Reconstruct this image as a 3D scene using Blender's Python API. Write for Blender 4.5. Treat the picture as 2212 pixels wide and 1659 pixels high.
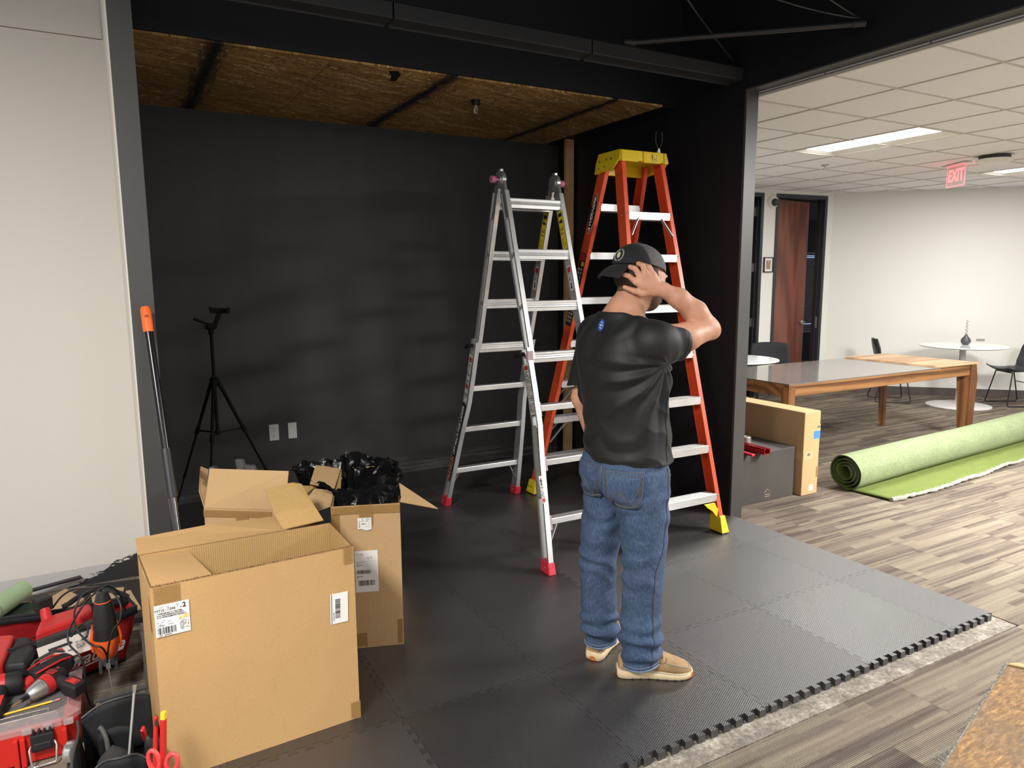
import bpy, bmesh, math, random
import numpy as np
from mathutils import Vector, Matrix
for o in list(bpy.data.objects): bpy.data.objects.remove(o)
SC = bpy.context.scene
COL = SC.collection
PI = math.pi
random.seed(7)

# ------------------------------------------------------------------ camera
cam_d = bpy.data.cameras.new('camera'); cam = bpy.data.objects.new('camera', cam_d); COL.objects.link(cam)
cam_d.sensor_fit = 'HORIZONTAL'; cam_d.sensor_width = 36.0; cam_d.lens = 1546.988/2212*36
cam_d.clip_start = 0.05; cam_d.clip_end = 200
_y, _p, _r = 0.505931105, 0.145306962, -0.00637912
_f = Vector((math.sin(_y)*math.cos(_p), math.cos(_y)*math.cos(_p), -math.sin(_p)))
_rt = Vector((math.cos(_y), -math.sin(_y), 0)); _u = _rt.cross(_f)
_r2 = _rt*math.cos(_r) + _u*math.sin(_r); _u2 = _r2.cross(_f)
cam.matrix_world = Matrix(((_r2.x, _u2.x, -_f.x, 0), (_r2.y, _u2.y, -_f.y, 0), (_r2.z, _u2.z, -_f.z, 1.62), (0, 0, 0, 1)))
SC.camera = cam
# ------------------------------------------------------------------ view, world, lamps
SC.view_settings.view_transform = 'Standard'; SC.view_settings.look = 'None'
SC.view_settings.gamma = 1.0; SC.view_settings.use_curve_mapping = False
SC.view_settings.exposure = 0.0
W = bpy.data.worlds.new('world'); SC.world = W; W.use_nodes = True
W.node_tree.nodes['Background'].inputs['Color'].default_value = (1.0, 0.97, 0.93, 1)
W.node_tree.nodes['Background'].inputs['Strength'].default_value = 0.55
def area(name, loc, sx, sy, power, col=(1, .972, .93), rot=(0, 0, 0)):
    d = bpy.data.lights.new(name, 'AREA'); d.shape = 'RECTANGLE'; d.size = sx; d.size_y = sy
    d.energy = power; d.color = col
    o = bpy.data.objects.new(name, d); o.location = loc; o.rotation_euler = rot; COL.objects.link(o); return o
# office ceiling lamps beyond the frame (right room and the office behind the camera)
area('office_lamp', (5.85, 0.8, 2.75), .6, 1.2, 430)
area('office_lamp', (8.9, 0.8, 2.75), .6, 1.2, 16)
area('office_lamp', (5.85, -1.3, 2.75), .6, 1.2, 260)
area('office_lamp', (-1.2, 0.6, 2.95), .6, 1.2, 210)
area('office_lamp', (1.2, -1.2, 2.95), 1.2, .6, 50)

# ------------------------------------------------------------------ helpers
def tag(o, label=None, cat=None, group=None, kind=None):
    if label: o['label'] = label
    if cat: o['category'] = cat
    if group: o['group'] = group
    if kind: o['kind'] = kind
    return o
def root(name, label, cat, loc=(0, 0, 0), group=None):
    o = bpy.data.objects.new(name, None); COL.objects.link(o); o.location = loc
    o.empty_display_size = .05; o['_org'] = [float(c) for c in loc]
    return tag(o, label, cat, group)
def org(p):
    while p is not None:
        if '_org' in p: return Vector(p['_org'])
        p = p.parent
    return Vector((0, 0, 0))
def frame(o, u, v):
    u = Vector(u).normalized(); v = Vector(v); v = (v - u*v.dot(u)).normalized(); n = u.cross(v)
    return Matrix(((u.x, v.x, n.x, o[0]), (u.y, v.y, n.y, o[1]), (u.z, v.z, n.z, o[2]), (0, 0, 0, 1)))
def rotz(a): return Matrix.Rotation(a, 3, 'Z')
class MB:
    def __init__(s): s.V = []; s.F = []; s.I = []; s.mi = 0
    def add(s, vs, fs, mi=None):
        n = len(s.V); s.V += [tuple(v) for v in vs]; s.F += [tuple(i+n for i in f) for f in fs]
        s.I += [s.mi if mi is None else mi]*len(fs); return s
    def hexa(s, c, mi=None):
        return s.add(c, [(0, 3, 2, 1), (4, 5, 6, 7), (0, 1, 5, 4), (1, 2, 6, 5), (2, 3, 7, 6), (3, 0, 4, 7)], mi)
    def box(s, c, d, R=None, mi=None):
        c = Vector(c); a, b, e = d[0]/2, d[1]/2, d[2]/2
        P = [Vector(p) for p in ((-a, -b, -e), (a, -b, -e), (a, b, -e), (-a, b, -e), (-a, -b, e), (a, -b, e), (a, b, e), (-a, b, e))]
        if R is not None: P = [R @ p for p in P]
        return s.hexa([p+c for p in P], mi)
    def bb(s, x0, y0, z0, x1, y1, z1, mi=None):
        return s.box(((x0+x1)/2, (y0+y1)/2, (z0+z1)/2), (x1-x0, y1-y0, z1-z0), None, mi)
    def bar(s, p0, p1, w, h, up=(0, 0, 1), mi=None, w1=None, h1=None):
        p0 = Vector(p0); p1 = Vector(p1); d = (p1-p0).normalized(); up = Vector(up)
        a = d.cross(up)
        if a.length < 1e-4: a = d.cross(Vector((1, 0, 0)))
        a.normalize(); b = a.cross(d).normalized(); w1 = w1 or w; h1 = h1 or h
        P = []
        for p, ww, hh in ((p0, w, h), (p1, w1, h1)):
            P += [p-a*ww/2-b*hh/2, p+a*ww/2-b*hh/2, p+a*ww/2+b*hh/2, p-a*ww/2+b*hh/2]
        return s.hexa([P[i] for i in range(8)], mi)
    def ring_loft(s, rings, cap=True, mi=None, closed=False):
        n = len(rings[0]); vs = [v for r in rings for v in r]; fs = []
        m = len(rings)
        for i in range(m if closed else m-1):
            for j in range(n):
                fs.append((i*n+j, i*n+(j+1) % n, ((i+1) % m)*n+(j+1) % n, ((i+1) % m)*n+j))
        if cap and not closed: fs += [tuple(range(n-1, -1, -1)), tuple(range((m-1)*n, m*n))]
        return s.add(vs, fs, mi)
    def tube(s, pts, r, seg=8, mi=None, closed=False, cap=True, flat=1.0):
        P = [Vector(p) for p in pts]; n = len(P)
        R = r if isinstance(r, (list, tuple)) else [r]*n
        T = []
        for i in range(n):
            a = P[(i-1) % n] if (closed or i > 0) else P[i]; b = P[(i+1) % n] if (closed or i < n-1) else P[i]
            t = (b-a); T.append(t.normalized() if t.length > 1e-9 else Vector((0, 0, 1)))
        x = T[0].cross(Vector((0, 0, 1)))
        if x.length < 1e-3: x = T[0].cross(Vector((1, 0, 0)))
        x.normalize(); rings = []
        for i in range(n):
            x = (x - T[i]*x.dot(T[i])).normalized(); y = T[i].cross(x)
            rings.append([P[i]+x*math.cos(2*PI*k/seg)*R[i]+y*math.sin(2*PI*k/seg)*R[i]*flat for k in range(seg)])
        return s.ring_loft(rings, cap, mi, closed)
    def cyl(s, p0, p1, r0, r1=None, seg=16, mi=None): return s.tube([p0, p1], [r0, r0 if r1 is None else r1], seg, mi)
    def lathe(s, prof, M=None, seg=24, mi=None):
        rings = []
        for r, z in prof:
            rings.append([Vector((max(r, 1e-5)*math.cos(2*PI*k/seg), max(r, 1e-5)*math.sin(2*PI*k/seg), z)) for k in range(seg)])
        if M is not None: rings = [[M @ v for v in r] for r in rings]
        return s.ring_loft(rings, True, mi)
    def prism(s, poly, M, d, mi=None):
        n = len(poly); a = [M @ Vector((p[0], p[1], 0)) for p in poly]; b = [M @ Vector((p[0], p[1], d)) for p in poly]
        fs = [tuple(range(n-1, -1, -1)), tuple(range(n, 2*n))]+[(i, (i+1) % n, (i+1) % n+n, i+n) for i in range(n)]
        return s.add(a+b, fs, mi)
    def ell(s, c, r, R=None, seg=16, rings=10, mi=None):
        c = Vector(c); L = []
        for i in range(rings+1):
            t = PI*i/rings; z = -math.cos(t); q = max(math.sin(t), 1e-4)
            ring = [Vector((r[0]*q*math.cos(2*PI*k/seg), r[1]*q*math.sin(2*PI*k/seg), r[2]*z)) for k in range(seg)]
            if R is not None: ring = [R @ v for v in ring]
            L.append([v+c for v in ring])
        return s.ring_loft(L, False, mi)
    def grid(s, f, nu, nv, mi=None):
        vs = [f(i/nu, j/nv) for i in range(nu+1) for j in range(nv+1)]
        fs = [(i*(nv+1)+j, (i+1)*(nv+1)+j, (i+1)*(nv+1)+j+1, i*(nv+1)+j+1) for i in range(nu) for j in range(nv)]
        return s.add(vs, fs, mi)
    def text(s, body, M, size, mi=None, depth=.0006, shear=0., sx=1., align='CENTER', width=None, bold=0.):
        cu = bpy.data.curves.new('t', 'FONT'); cu.body = body; cu.size = 1; cu.align_x = align; cu.align_y = 'CENTER'
        cu.shear = shear; cu.resolution_u = 3; cu.extrude = .001; cu.offset = bold
        ob = bpy.data.objects.new('t', cu); me = bpy.data.meshes.new_from_object(ob)
        xs = [v.co.x for v in me.vertices] or [0, 1]
        if width: sx = width/max(max(xs)-min(xs), 1e-6)/size
        vs = [M @ Vector((v.co.x*size*sx, v.co.y*size, depth if v.co.z > 0 else 0)) for v in me.vertices]
        s.add(vs, [tuple(p.vertices) for p in me.polygons], mi)
        bpy.data.objects.remove(ob); bpy.data.curves.remove(cu); bpy.data.meshes.remove(me); return s
    def build(s, name, mats, parent=None, label=None, cat=None, group=None, kind=None, loc=None, smooth=None, bevel=0, seg=2, solid=0, subsurf=0):
        me = bpy.data.meshes.new(name); L = Vector(loc) if loc is not None else org(parent)
        me.from_pydata([(v[0]-L.x, v[1]-L.y, v[2]-L.z) for v in s.V], [], s.F); me.update()
        for m in (mats if isinstance(mats, (list, tuple)) else [mats]): me.materials.append(m)
        me.polygons.foreach_set('material_index', s.I)
        bm = bmesh.new(); bm.from_mesh(me); bmesh.ops.recalc_face_normals(bm, faces=bm.faces); bm.to_mesh(me); bm.free()
        if smooth is not None:
            me.polygons.foreach_set('use_smooth', [True]*len(me.polygons))
            me.set_sharp_from_angle(angle=math.radians(smooth))
        o = bpy.data.objects.new(name, me); COL.objects.link(o)
        if parent is not None: o.parent = parent
        else: o.location = L; o['_org'] = [L.x, L.y, L.z]
        if bevel:
            b = o.modifiers.new('b', 'BEVEL'); b.width = bevel; b.segments = seg; b.limit_method = 'ANGLE'; b.angle_limit = math.radians(40)
        if solid: 
            b = o.modifiers.new('s', 'SOLIDIFY'); b.thickness = solid; b.offset = 0
        if subsurf:
            b = o.modifiers.new('u', 'SUBSURF'); b.levels = subsurf; b.render_levels = subsurf
        return tag(o, label, cat, group, kind)
def box_obj(name, m, b, parent=None, **k):
    return MB().bb(*b).build(name, m, parent, **k)
def kids(o): return [c for c in bpy.data.objects if c.parent == o]
def copy_tree(o, loc=None, rz=None, label=None, parent=None):
    c = o.copy(); COL.objects.link(c); c.parent = parent
    if loc is not None: c.location = loc
    if rz is not None: c.rotation_euler = (0, 0, rz)
    if label: c['label'] = label
    for ch in kids(o): copy_tree(ch, parent=c)
    return c

# ------------------------------------------------------------------ materials
def srgb(r, g, b): 
    f = lambda c: (c/255/12.92 if c/255 <= .04045 else ((c/255+.055)/1.055)**2.4)
    return (f(r), f(g), f(b))
class NT:
    def __init__(s, name):
        s.m = bpy.data.materials.new(name); s.m.use_nodes = True; s.t = s.m.node_tree; s.b = s.t.nodes['Principled BSDF']
    def n(s, typ, **k):
        nd = s.t.nodes.new(typ)
        for a, v in k.items():
            if a.startswith('i_'):
                key = a[2:]; key = int(key) if key.isdigit() else key.replace('_', ' ')
                if hasattr(v, 'links') or isinstance(v, bpy.types.NodeSocket): s.t.links.new(v, nd.inputs[key])
                else: nd.inputs[key].default_value = v
            else: setattr(nd, a, v)
        return nd
    def l(s, a, b): s.t.links.new(a, b)
    def coord(s, kind='Object', sc=(1, 1, 1), rot=(0, 0, 0), off=None):
        c = s.n('ShaderNodeTexCoord').outputs[kind]
        mp = s.n('ShaderNodeMapping'); s.l(c, mp.inputs[0]); mp.inputs['Scale'].default_value = sc; mp.inputs['Rotation'].default_value = rot
        if off is not None: s.l(off, mp.inputs['Location'])
        return mp.outputs[0]
    def noise(s, vec, scale=5, detail=4, rough=.5, dist=0): 
        nd = s.n('ShaderNodeTexNoise', i_Scale=scale, i_Detail=detail, i_Roughness=rough, i_Distortion=dist); s.l(vec, nd.inputs['Vector']); return nd.outputs['Fac']
    def ramp(s, fac, stops, interp='LINEAR'):
        r = s.n('ShaderNodeValToRGB'); r.color_ramp.interpolation = interp; s.l(fac, r.inputs[0]); e = r.color_ramp.elements
        while len(e) < len(stops): e.new(.5)
        for i, (p, c) in enumerate(stops):
            e[i].position = p; e[i].color = (*c, 1) if len(c) == 3 else c
        return r.outputs[0]
    def mix(s, fac, a, b, typ='MIX'):
        m = s.n('ShaderNodeMix', data_type='RGBA', blend_type=typ)
        for v, i in ((fac, 0), (a, 6), (b, 7)):
            if isinstance(v, bpy.types.NodeSocket): s.l(v, m.inputs[i])
            else: m.inputs[i].default_value = v if i == 0 else (*v, 1)
        return m.outputs[2]
    def math(s, op, a, b=0., c=None):
        m = s.n('ShaderNodeMath', operation=op)
        for v, i in ((a, 0), (b, 1), (c, 2)):
            if v is None: continue
            if isinstance(v, bpy.types.NodeSocket): s.l(v, m.inputs[i])
            else: m.inputs[i].default_value = v
        return m.outputs[0]
    def bump(s, h, strength=.3, dist=.01):
        b = s.n('ShaderNodeBump', i_Strength=strength, i_Distance=dist); s.l(h, b.inputs['Height']); s.l(b.outputs[0], s.b.inputs['Normal']); return b
    def col(s, v):
        if isinstance(v, bpy.types.NodeSocket): s.l(v, s.b.inputs['Base Color'])
        else: s.b.inputs['Base Color'].default_value = (*v, 1)
    def set(s, **k):
        for a, v in k.items():
            i = s.b.inputs[a.replace('_', ' ')]
            if isinstance(v, bpy.types.NodeSocket): s.l(v, i)
            else: i.default_value = v
MC = {}
def M_(name, c, rough=.5, metal=0., var=.08, vs=6., bump=0., bs=60., spec=.5, **k):
    """plain procedural material: colour with slight noise variation, optional fine bump"""
    if name in MC: return MC[name]
    t = NT(name); v = t.coord()
    f = t.noise(v, vs, 4)
    c0 = tuple(max(0, x*(1-var)) for x in c); c1 = tuple(min(1, x*(1+var)) for x in c)
    t.col(t.ramp(f, [(.3, c0), (.7, c1)]))
    t.set(Roughness=rough, Metallic=metal); t.b.inputs['Specular IOR Level'].default_value = spec
    if bump: t.bump(t.noise(v, bs, 3), bump, .003)
    for a, x in k.items(): t.b.inputs[a.replace('_', ' ')].default_value = x
    MC[name] = t.m; return t.m
def emis(name, c, s):
    t = NT(name); t.col((.8, .8, .8)); t.b.inputs['Emission Color'].default_value = (*c, 1); t.b.inputs['Emission Strength'].default_value = s; return t.m

# black paint of the alcove: rolled, with faint lap marks
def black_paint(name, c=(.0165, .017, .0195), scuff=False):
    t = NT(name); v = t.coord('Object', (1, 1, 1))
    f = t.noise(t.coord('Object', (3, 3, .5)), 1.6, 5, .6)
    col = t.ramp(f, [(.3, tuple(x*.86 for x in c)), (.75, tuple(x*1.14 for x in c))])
    if scuff:   # unpainted smears low on the wall, by the missing baseboard
        sep = t.n('ShaderNodeSeparateXYZ'); t.l(t.coord(), sep.inputs[0])
        z = sep.outputs['Z']
        band = t.ramp(z, [(0, (1, 1, 1)), (.10, (1, 1, 1)), (.125, (.85, .85, .85)), (.17, (0, 0, 0))])
        n2 = t.noise(t.coord('Object', (1.2, 1, 22)), 1.7, 8, .7)
        n2r = t.ramp(n2, [(.47, (0, 0, 0)), (.70, (1, 1, 1))])
        fac = t.mix(1., band, n2r, 'MULTIPLY')
        col = t.mix(t.math('MULTIPLY', fac, .8), col, (.20, .185, .16))
    t.col(col); t.set(Roughness=.55); t.bump(t.noise(v, 220, 2), .12, .002); return t.m
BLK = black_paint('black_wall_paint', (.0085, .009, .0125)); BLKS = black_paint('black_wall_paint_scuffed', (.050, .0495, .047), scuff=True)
BLKG = M_('black_satin_trim_paint', (.030, .031, .034), .42, var=.05, bump=.08, bs=150)
TRIM = M_('charcoal_satin_post_paint', (.062, .060, .058), .42, var=.05, bump=.08, bs=150)
def white_wall(name, c, stain=False):
    t = NT(name); f = t.noise(t.coord('Object', (1, 1, .4)), .9, 3)
    col = t.ramp(f, [(.3, tuple(x*.965 for x in c)), (.7, c)])
    if stain:
        sep = t.n('ShaderNodeSeparateXYZ'); t.l(t.coord(), sep.inputs[0]); X, Z = sep.outputs['X'], sep.outputs['Z']
        # primer band below the old baseboard line, black paint brushed over its right end
        n = t.noise(t.coord('Object', (7, 1, 18)), 2.2, 6, .7)
        grey = t.math('LESS_THAN', t.math('ADD', Z, t.math('MULTIPLY', t.math('SUBTRACT', n, .5), .015)), .10)
        col = t.mix(t.math('MULTIPLY', grey, .55), col, (.42, .42, .45))
        lim = t.math('ADD', t.math('MULTIPLY', t.math('SUBTRACT', n, .5), .16), t.math('MULTIPLY', t.math('ADD', X, .32), .40))
        blk = t.math('LESS_THAN', Z, lim)
        col = t.mix(t.math('MULTIPLY', blk, .97), col, (.01, .01, .012))
    t.col(col); t.set(Roughness=.72); t.bump(t.noise(t.coord(), 260, 2), .10, .002); return t.m
WHT = white_wall('warm_white_wall_paint', (.79, .755, .70)); WHTS = white_wall('white_wall_paint_patched', (.79, .755, .70), True)
WHT2 = white_wall('office_white_wall_paint', (.79, .785, .745))
def osb():
    t = NT('oriented_strand_board'); v = t.coord('Object', (1, 1, 1))
    w = t.n('ShaderNodeTexVoronoi', i_Scale=1.0); w.feature = 'F1'
    vv = t.coord('Object', (14, 60, 1)); d = t.noise(t.coord('Object', (6, 6, 1)), 3, 3)
    mp = t.n('ShaderNodeVectorMath', operation='ADD'); t.l(vv, mp.inputs[0])
    cmb = t.n('ShaderNodeCombineXYZ'); t.l(t.math('MULTIPLY', d, 7.), cmb.inputs[0]); t.l(t.math('MULTIPLY', d, 14.), cmb.inputs[1]); t.l(cmb.outputs[0], mp.inputs[1])
    t.l(mp.outputs[0], w.inputs['Vector'])
    c1 = t.ramp(t.n('ShaderNodeSeparateXYZ', i_0=w.outputs['Color']).outputs[0], [(0, (.26, .135, .042)), (.45, (.42, .235, .072)), (.85, (.58, .36, .125)), (1, (.85, .66, .36))])
    big = t.noise(v, 1.5, 3); col = t.mix(.75, c1, t.ramp(big, [(.3, (.55, .5, .45)), (.7, (1, 1, 1))]), 'MULTIPLY')
    # black over-spray stripes where the old framing stood
    sep = t.n('ShaderNodeSeparateXYZ'); t.l(v, sep.inputs[0]); X = sep.outputs['X']
    ng = t.noise(t.coord('Object', (25, 5, 1)), 1.5, 6, .75); off = t.math('MULTIPLY', t.math('SUBTRACT', ng, .5), .38)
    fac = None
    for x0, hw in ((.555, .058), (1.83, .055), (3.01, .045)):
        d_ = t.math('ABSOLUTE', t.math('SUBTRACT', X, x0)); e = t.math('LESS_THAN', t.math('ADD', d_, off), hw)
        soft = t.ramp(t.math('MULTIPLY', d_, 1.), [(0, (1, 1, 1)), (hw+.02, (.4, .4, .4)), (hw+.10, (0, 0, 0))])
        e = t.math('MULTIPLY', t.math('ADD', t.math('MULTIPLY', e, .75), .35), t.n('ShaderNodeRGBToBW', i_0=soft).outputs[0])
        fac = e if fac is None else t.math('MAXIMUM', fac, e)
    col = t.mix(fac, col, (.008, .007, .007)); t.col(col); t.set(Roughness=.75); t.bump(w.outputs['Distance'], .3, .002); return t.m
OSB = osb()
def carpet(name, plank=True):
    t = NT(name); rnd = t.n('ShaderNodeObjectInfo').outputs['Random']
    pos = t.n('ShaderNodeNewGeometry').outputs['Position']
    cmb = t.n('ShaderNodeCombineXYZ'); t.l(t.math('MULTIPLY', rnd, 37.), cmb.inputs[0]); t.l(t.math('MULTIPLY', rnd, 53.), cmb.inputs[1])
    def st(sx, sy):
        m = t.n('ShaderNodeMapping'); t.l(pos, m.inputs[0]); m.inputs['Scale'].default_value = (sx, sy, 1); t.l(cmb.outputs[0], m.inputs['Location']); return m.outputs[0]
    a = t.noise(st(1.0, 19), 1.0, 2, .5); b = t.noise(st(1.6, 60), 1.0, 2, .5); cc = t.noise(st(60, 90), 3.0, 3, .7)
    # woven streak blocks: bands along x, each cut into runs of random length and tone
    sp = t.n('ShaderNodeSeparateXYZ'); t.l(pos, sp.inputs[0])
    def blocks(bw, L, z):
        j = t.math('FLOOR', t.math('DIVIDE', sp.outputs['Y'], bw)); w1 = t.n('ShaderNodeTexWhiteNoise', noise_dimensions='1D'); t.l(t.math('ADD', j, z), w1.inputs['W'])
        i = t.math('FLOOR', t.math('DIVIDE', t.math('ADD', sp.outputs['X'], t.math('MULTIPLY', w1.outputs['Value'], 3.7)), L))
        cm = t.n('ShaderNodeCombineXYZ'); t.l(i, cm.inputs[0]); t.l(j, cm.inputs[1]); t.l(t.math('MULTIPLY', rnd, 9.), cm.inputs[2])
        w2 = t.n('ShaderNodeTexWhiteNoise', noise_dimensions='3D'); t.l(cm.outputs[0], w2.inputs['Vector']); return w2.outputs['Value']
    bk_ = t.math('ADD', t.math('MULTIPLY', blocks(.0465, .62, 3.), .62), t.math('MULTIPLY', blocks(.0155, .41, 11.), .38))
    f = t.math('ADD', t.math('MULTIPLY', a, .40), t.math('MULTIPLY', b, .30)); f = t.math('ADD', f, t.math('MULTIPLY', rnd, .16)); f = t.math('ADD', f, t.math('MULTIPLY', bk_, .42)); f = t.math('SUBTRACT', f, .13)
    col = t.ramp(f, [(.20, srgb(92, 84, 80)), (.40, srgb(112, 103, 96)), (.52, srgb(132, 123, 113)), (.62, srgb(147, 138, 124)), (.75, srgb(160, 152, 136))])
    sep = t.n('ShaderNodeSeparateXYZ'); t.l(pos, sep.inputs[0])
    wv = t.math('SINE', t.math('MULTIPLY', sep.outputs['Y'], 2*PI/.0062))
    loop = t.math('MULTIPLY', t.math('SINE', t.math('MULTIPLY', sep.outputs['X'], 2*PI/.006)), .3)
    h = t.math('ADD', wv, loop)
    dark = t.ramp(t.math('ADD', t.math('MULTIPLY', h, .42), t.math('MULTIPLY', cc, .9)), [(.16, (.42, .39, .39)), (.42, (.86, .84, .84)), (.85, (1.18, 1.16, 1.1))])
    t.col(t.mix(1., col, dark, 'MULTIPLY')); t.set(Roughness=.95); t.b.inputs['Specular IOR Level'].default_value = .1
    t.bump(t.math('ADD', h, t.math('MULTIPLY', cc, 2.)), .5, .002); return t.m
CARP = carpet('loop_carpet')
def concrete():
    t = NT('bare_concrete'); v = t.coord()
    f = t.noise(v, 9, 8, .65); g = t.noise(v, 60, 8, .8)
    c = t.ramp(f, [(.3, srgb(108, 102, 94)), (.52, srgb(142, 134, 124)), (.72, srgb(176, 170, 160))])
    c = t.mix(1., c, t.ramp(g, [(.38, (.55, .53, .51)), (.52, (1, 1, 1)), (.62, (1.5, 1.48, 1.45))]), 'MULTIPLY')
    t.col(c); t.set(Roughness=.85); t.bump(g, .4, .004); return t.m
CONC = concrete()
def foam():
    t = NT('black_foam_mat'); v = t.coord('Object'); rnd = t.n('ShaderNodeObjectInfo').outputs['Random']
    sep = t.n('ShaderNodeSeparateXYZ'); t.l(v, sep.inputs[0])
    d1 = t.math('SINE', t.math('MULTIPLY', t.math('ADD', sep.outputs['X'], t.math('MULTIPLY', sep.outputs['Y'], .55)), 2*PI/.0085))
    d2 = t.math('SINE', t.math('MULTIPLY', t.math('SUBTRACT', sep.outputs['Y'], t.math('MULTIPLY', sep.outputs['X'], .55)), 2*PI/.0085))
    h = t.math('MULTIPLY', t.math('ADD', d1, 1.), t.math('ADD', d2, 1.))
    dust = t.noise(v, 2.4, 6, .65); s2 = t.noise(t.coord('Object', (1, 3, 1)), 7, 5, .7)
    base = t.ramp(dust, [(.35, srgb(31, 30, 31)), (.7, srgb(42, 40, 40))])
    base = t.mix(t.math('MULTIPLY', t.math('MAXIMUM', t.math('SUBTRACT', rnd, .4), 0.), .5), base, srgb(76, 72, 73))
    base = t.mix(t.ramp(s2, [(.66, (0, 0, 0)), (.8, (.55, .55, .55))]), base, srgb(100, 96, 94))
    base = t.mix(t.ramp(h, [(.0, (.45, .45, .45)), (1, (0, 0, 0))]), base, srgb(26, 25, 27))
    t.col(base); t.set(Roughness=t.math('ADD', t.n('ShaderNodeMapRange', i_0=dust, i_3=.40, i_4=.48).outputs[0], t.math('MULTIPLY', t.math('SUBTRACT', rnd, .5), .16))); t.b.inputs['Specular IOR Level'].default_value = 1.0; t.b.inputs['IOR'].default_value = 1.7; t.b.inputs['Sheen Weight'].default_value = .04; t.b.inputs['Sheen Roughness'].default_value = .4; t.bump(h, .22, .0009); return t.m
FOAM = foam()
CEILT = M_('ceiling_tile_white', srgb(248, 247, 250), .9, var=.03, vs=120, bump=.25, bs=400)
GRID = M_('ceiling_grid_white', srgb(205, 199, 190), .5, var=.02)
def cardboard(name, c, rib=0):
    t = NT(name); v = t.coord()
    f = t.noise(v, 2.2, 4); g = t.noise(v, 160, 3, .6); sm = t.noise(t.coord('Object', (6, 6, 1.2)), 3, 5, .6)
    col = t.ramp(f, [(.3, tuple(x*.93 for x in c)), (.7, tuple(min(1, x*1.05) for x in c))])
    col = t.mix(.5, col, t.ramp(g, [(.3, (.88, .87, .86)), (.7, (1.05, 1.05, 1.05))]), 'MULTIPLY')
    col = t.mix(t.ramp(sm, [(.66, (0, 0, 0)), (.82, (.35, .35, .35))]), col, tuple(x*.6 for x in c))
    t.col(col); t.set(Roughness=.78); t.b.inputs['Specular IOR Level'].default_value = .25
    if rib:
        sep = t.n('ShaderNodeSeparateXYZ'); t.l(v, sep.inputs[0])
        ax = {1: 'X', 2: 'Y', 3: 'Z'}[rib]
        s = t.math('SINE', t.math('MULTIPLY', sep.outputs[ax], 2*PI/.0075)); t.bump(t.math('ADD', s, t.math('MULTIPLY', sm, 3.)), .35, .002)
    else: t.bump(t.math('ADD', sm, t.math('MULTIPLY', g, .15)), .35, .006)
    return t.m
KRAFT = cardboard('kraft_cardboard', srgb(196, 158, 108)); KRAFT2 = cardboard('kraft_cardboard_pale', srgb(198, 164, 120)); KRAFTI = cardboard('kraft_cardboard_inner', srgb(192, 158, 104), 1)
KRAFTY = cardboard('kraft_cardboard_ribbed_flap', srgb(196, 160, 104), 2)
KEDGE = M_('corrugated_edge', srgb(120, 88, 52), .9, var=.35, vs=300, bump=.8, bs=400)
def tape_mat():
    t = NT('clear_packing_tape'); t.col(srgb(178, 140, 86)); t.set(Roughness=.16); t.b.inputs['Alpha'].default_value = .55
    t.bump(t.noise(t.coord(), 60, 5, .7), .5, .004); return t.m
TAPE = tape_mat()
PAPER = M_('white_label_paper', srgb(238, 236, 232), .6, var=.02); INK = M_('black_ink', (.02, .02, .025), .6, var=.02); INKG = M_('grey_ink', (.35, .34, .34), .7, var=.02)
YEL_INK = M_('yellow_ink', srgb(232, 200, 60), .6, var=.02)
def alu(name='brushed_aluminium', c=(.76, .76, .755), r=.36):
    t = NT(name); v = t.coord('Object', (30, 30, 3)); f = t.noise(v, 3, 4); g = t.noise(t.coord(), 7, 4)
    t.col(t.ramp(g, [(.3, tuple(x*.86 for x in c)), (.7, c)])); t.set(Metallic=.8, Roughness=t.n('ShaderNodeMapRange', i_0=f, i_3=r-.05, i_4=r+.12).outputs[0]); t.bump(f, .06, .002); return t.m
ALU = alu(); ALUD = alu('aluminium_channel_dark', (.42, .42, .41), .42); CHROME = alu('chrome', (.8, .8, .8), .12)  # second one: darker, slightly rougher aluminium, set on the rung ends
ORANGE = M_('orange_fibreglass', srgb(226, 84, 44), .38, var=.08, vs=14, bump=.08, bs=120)
YELLOW = M_('yellow_plastic', srgb(238, 206, 40), .42, var=.05)
REDP = M_('red_rubber_foot', srgb(206, 44, 66), .5, var=.06); PINK = M_('faded_pink_plastic', srgb(202, 108, 146), .5, var=.05); PINKG = M_('dusty_pink_bracket', srgb(176, 152, 156), .5, var=.06)
STUD = M_('pine_stud', srgb(205, 165, 112), .8, var=.18, vs=9, bump=.2)
def wood(name, a, b, sc=1., rot=0, ax=0):
    t = NT(name); s = [1.2, 1.2, 1.2]; s[ax] = .12
    v = t.coord('Object', tuple(x*sc for x in s)); w = t.n('ShaderNodeTexWave', wave_type='RINGS', i_Scale=3., i_Distortion=7., i_Detail=4., i_Detail_Scale=1.2); t.l(v, w.inputs['Vector'])
    f = t.noise(t.coord('Object', tuple(8*x*sc for x in s)), 6, 5, .6); k = t.math('ADD', t.math('MULTIPLY', w.outputs['Fac'], .6), t.math('MULTIPLY', f, .4))
    t.col(t.ramp(k, [(.2, a), (.75, b)])); t.set(Roughness=.4); return t.m
WALN = wood('walnut_table_wood', srgb(96, 62, 38), srgb(152, 108, 68)); WALNZ = wood('walnut_leg_wood', srgb(104, 66, 40), srgb(150, 104, 66), ax=2)
OAK = wood('pale_oak_leaf', srgb(158, 124, 90), srgb(194, 162, 126)); MAHOG = wood('mahogany_door', srgb(98, 52, 40), srgb(126, 74, 58), ax=2)
GLASSTOP = M_('grey_back_painted_glass', srgb(112, 108, 104), .06, var=.01, spec=.8); WGLASS = M_('white_glass_top', srgb(232, 240, 238), .08, var=.01, spec=.7)
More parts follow.
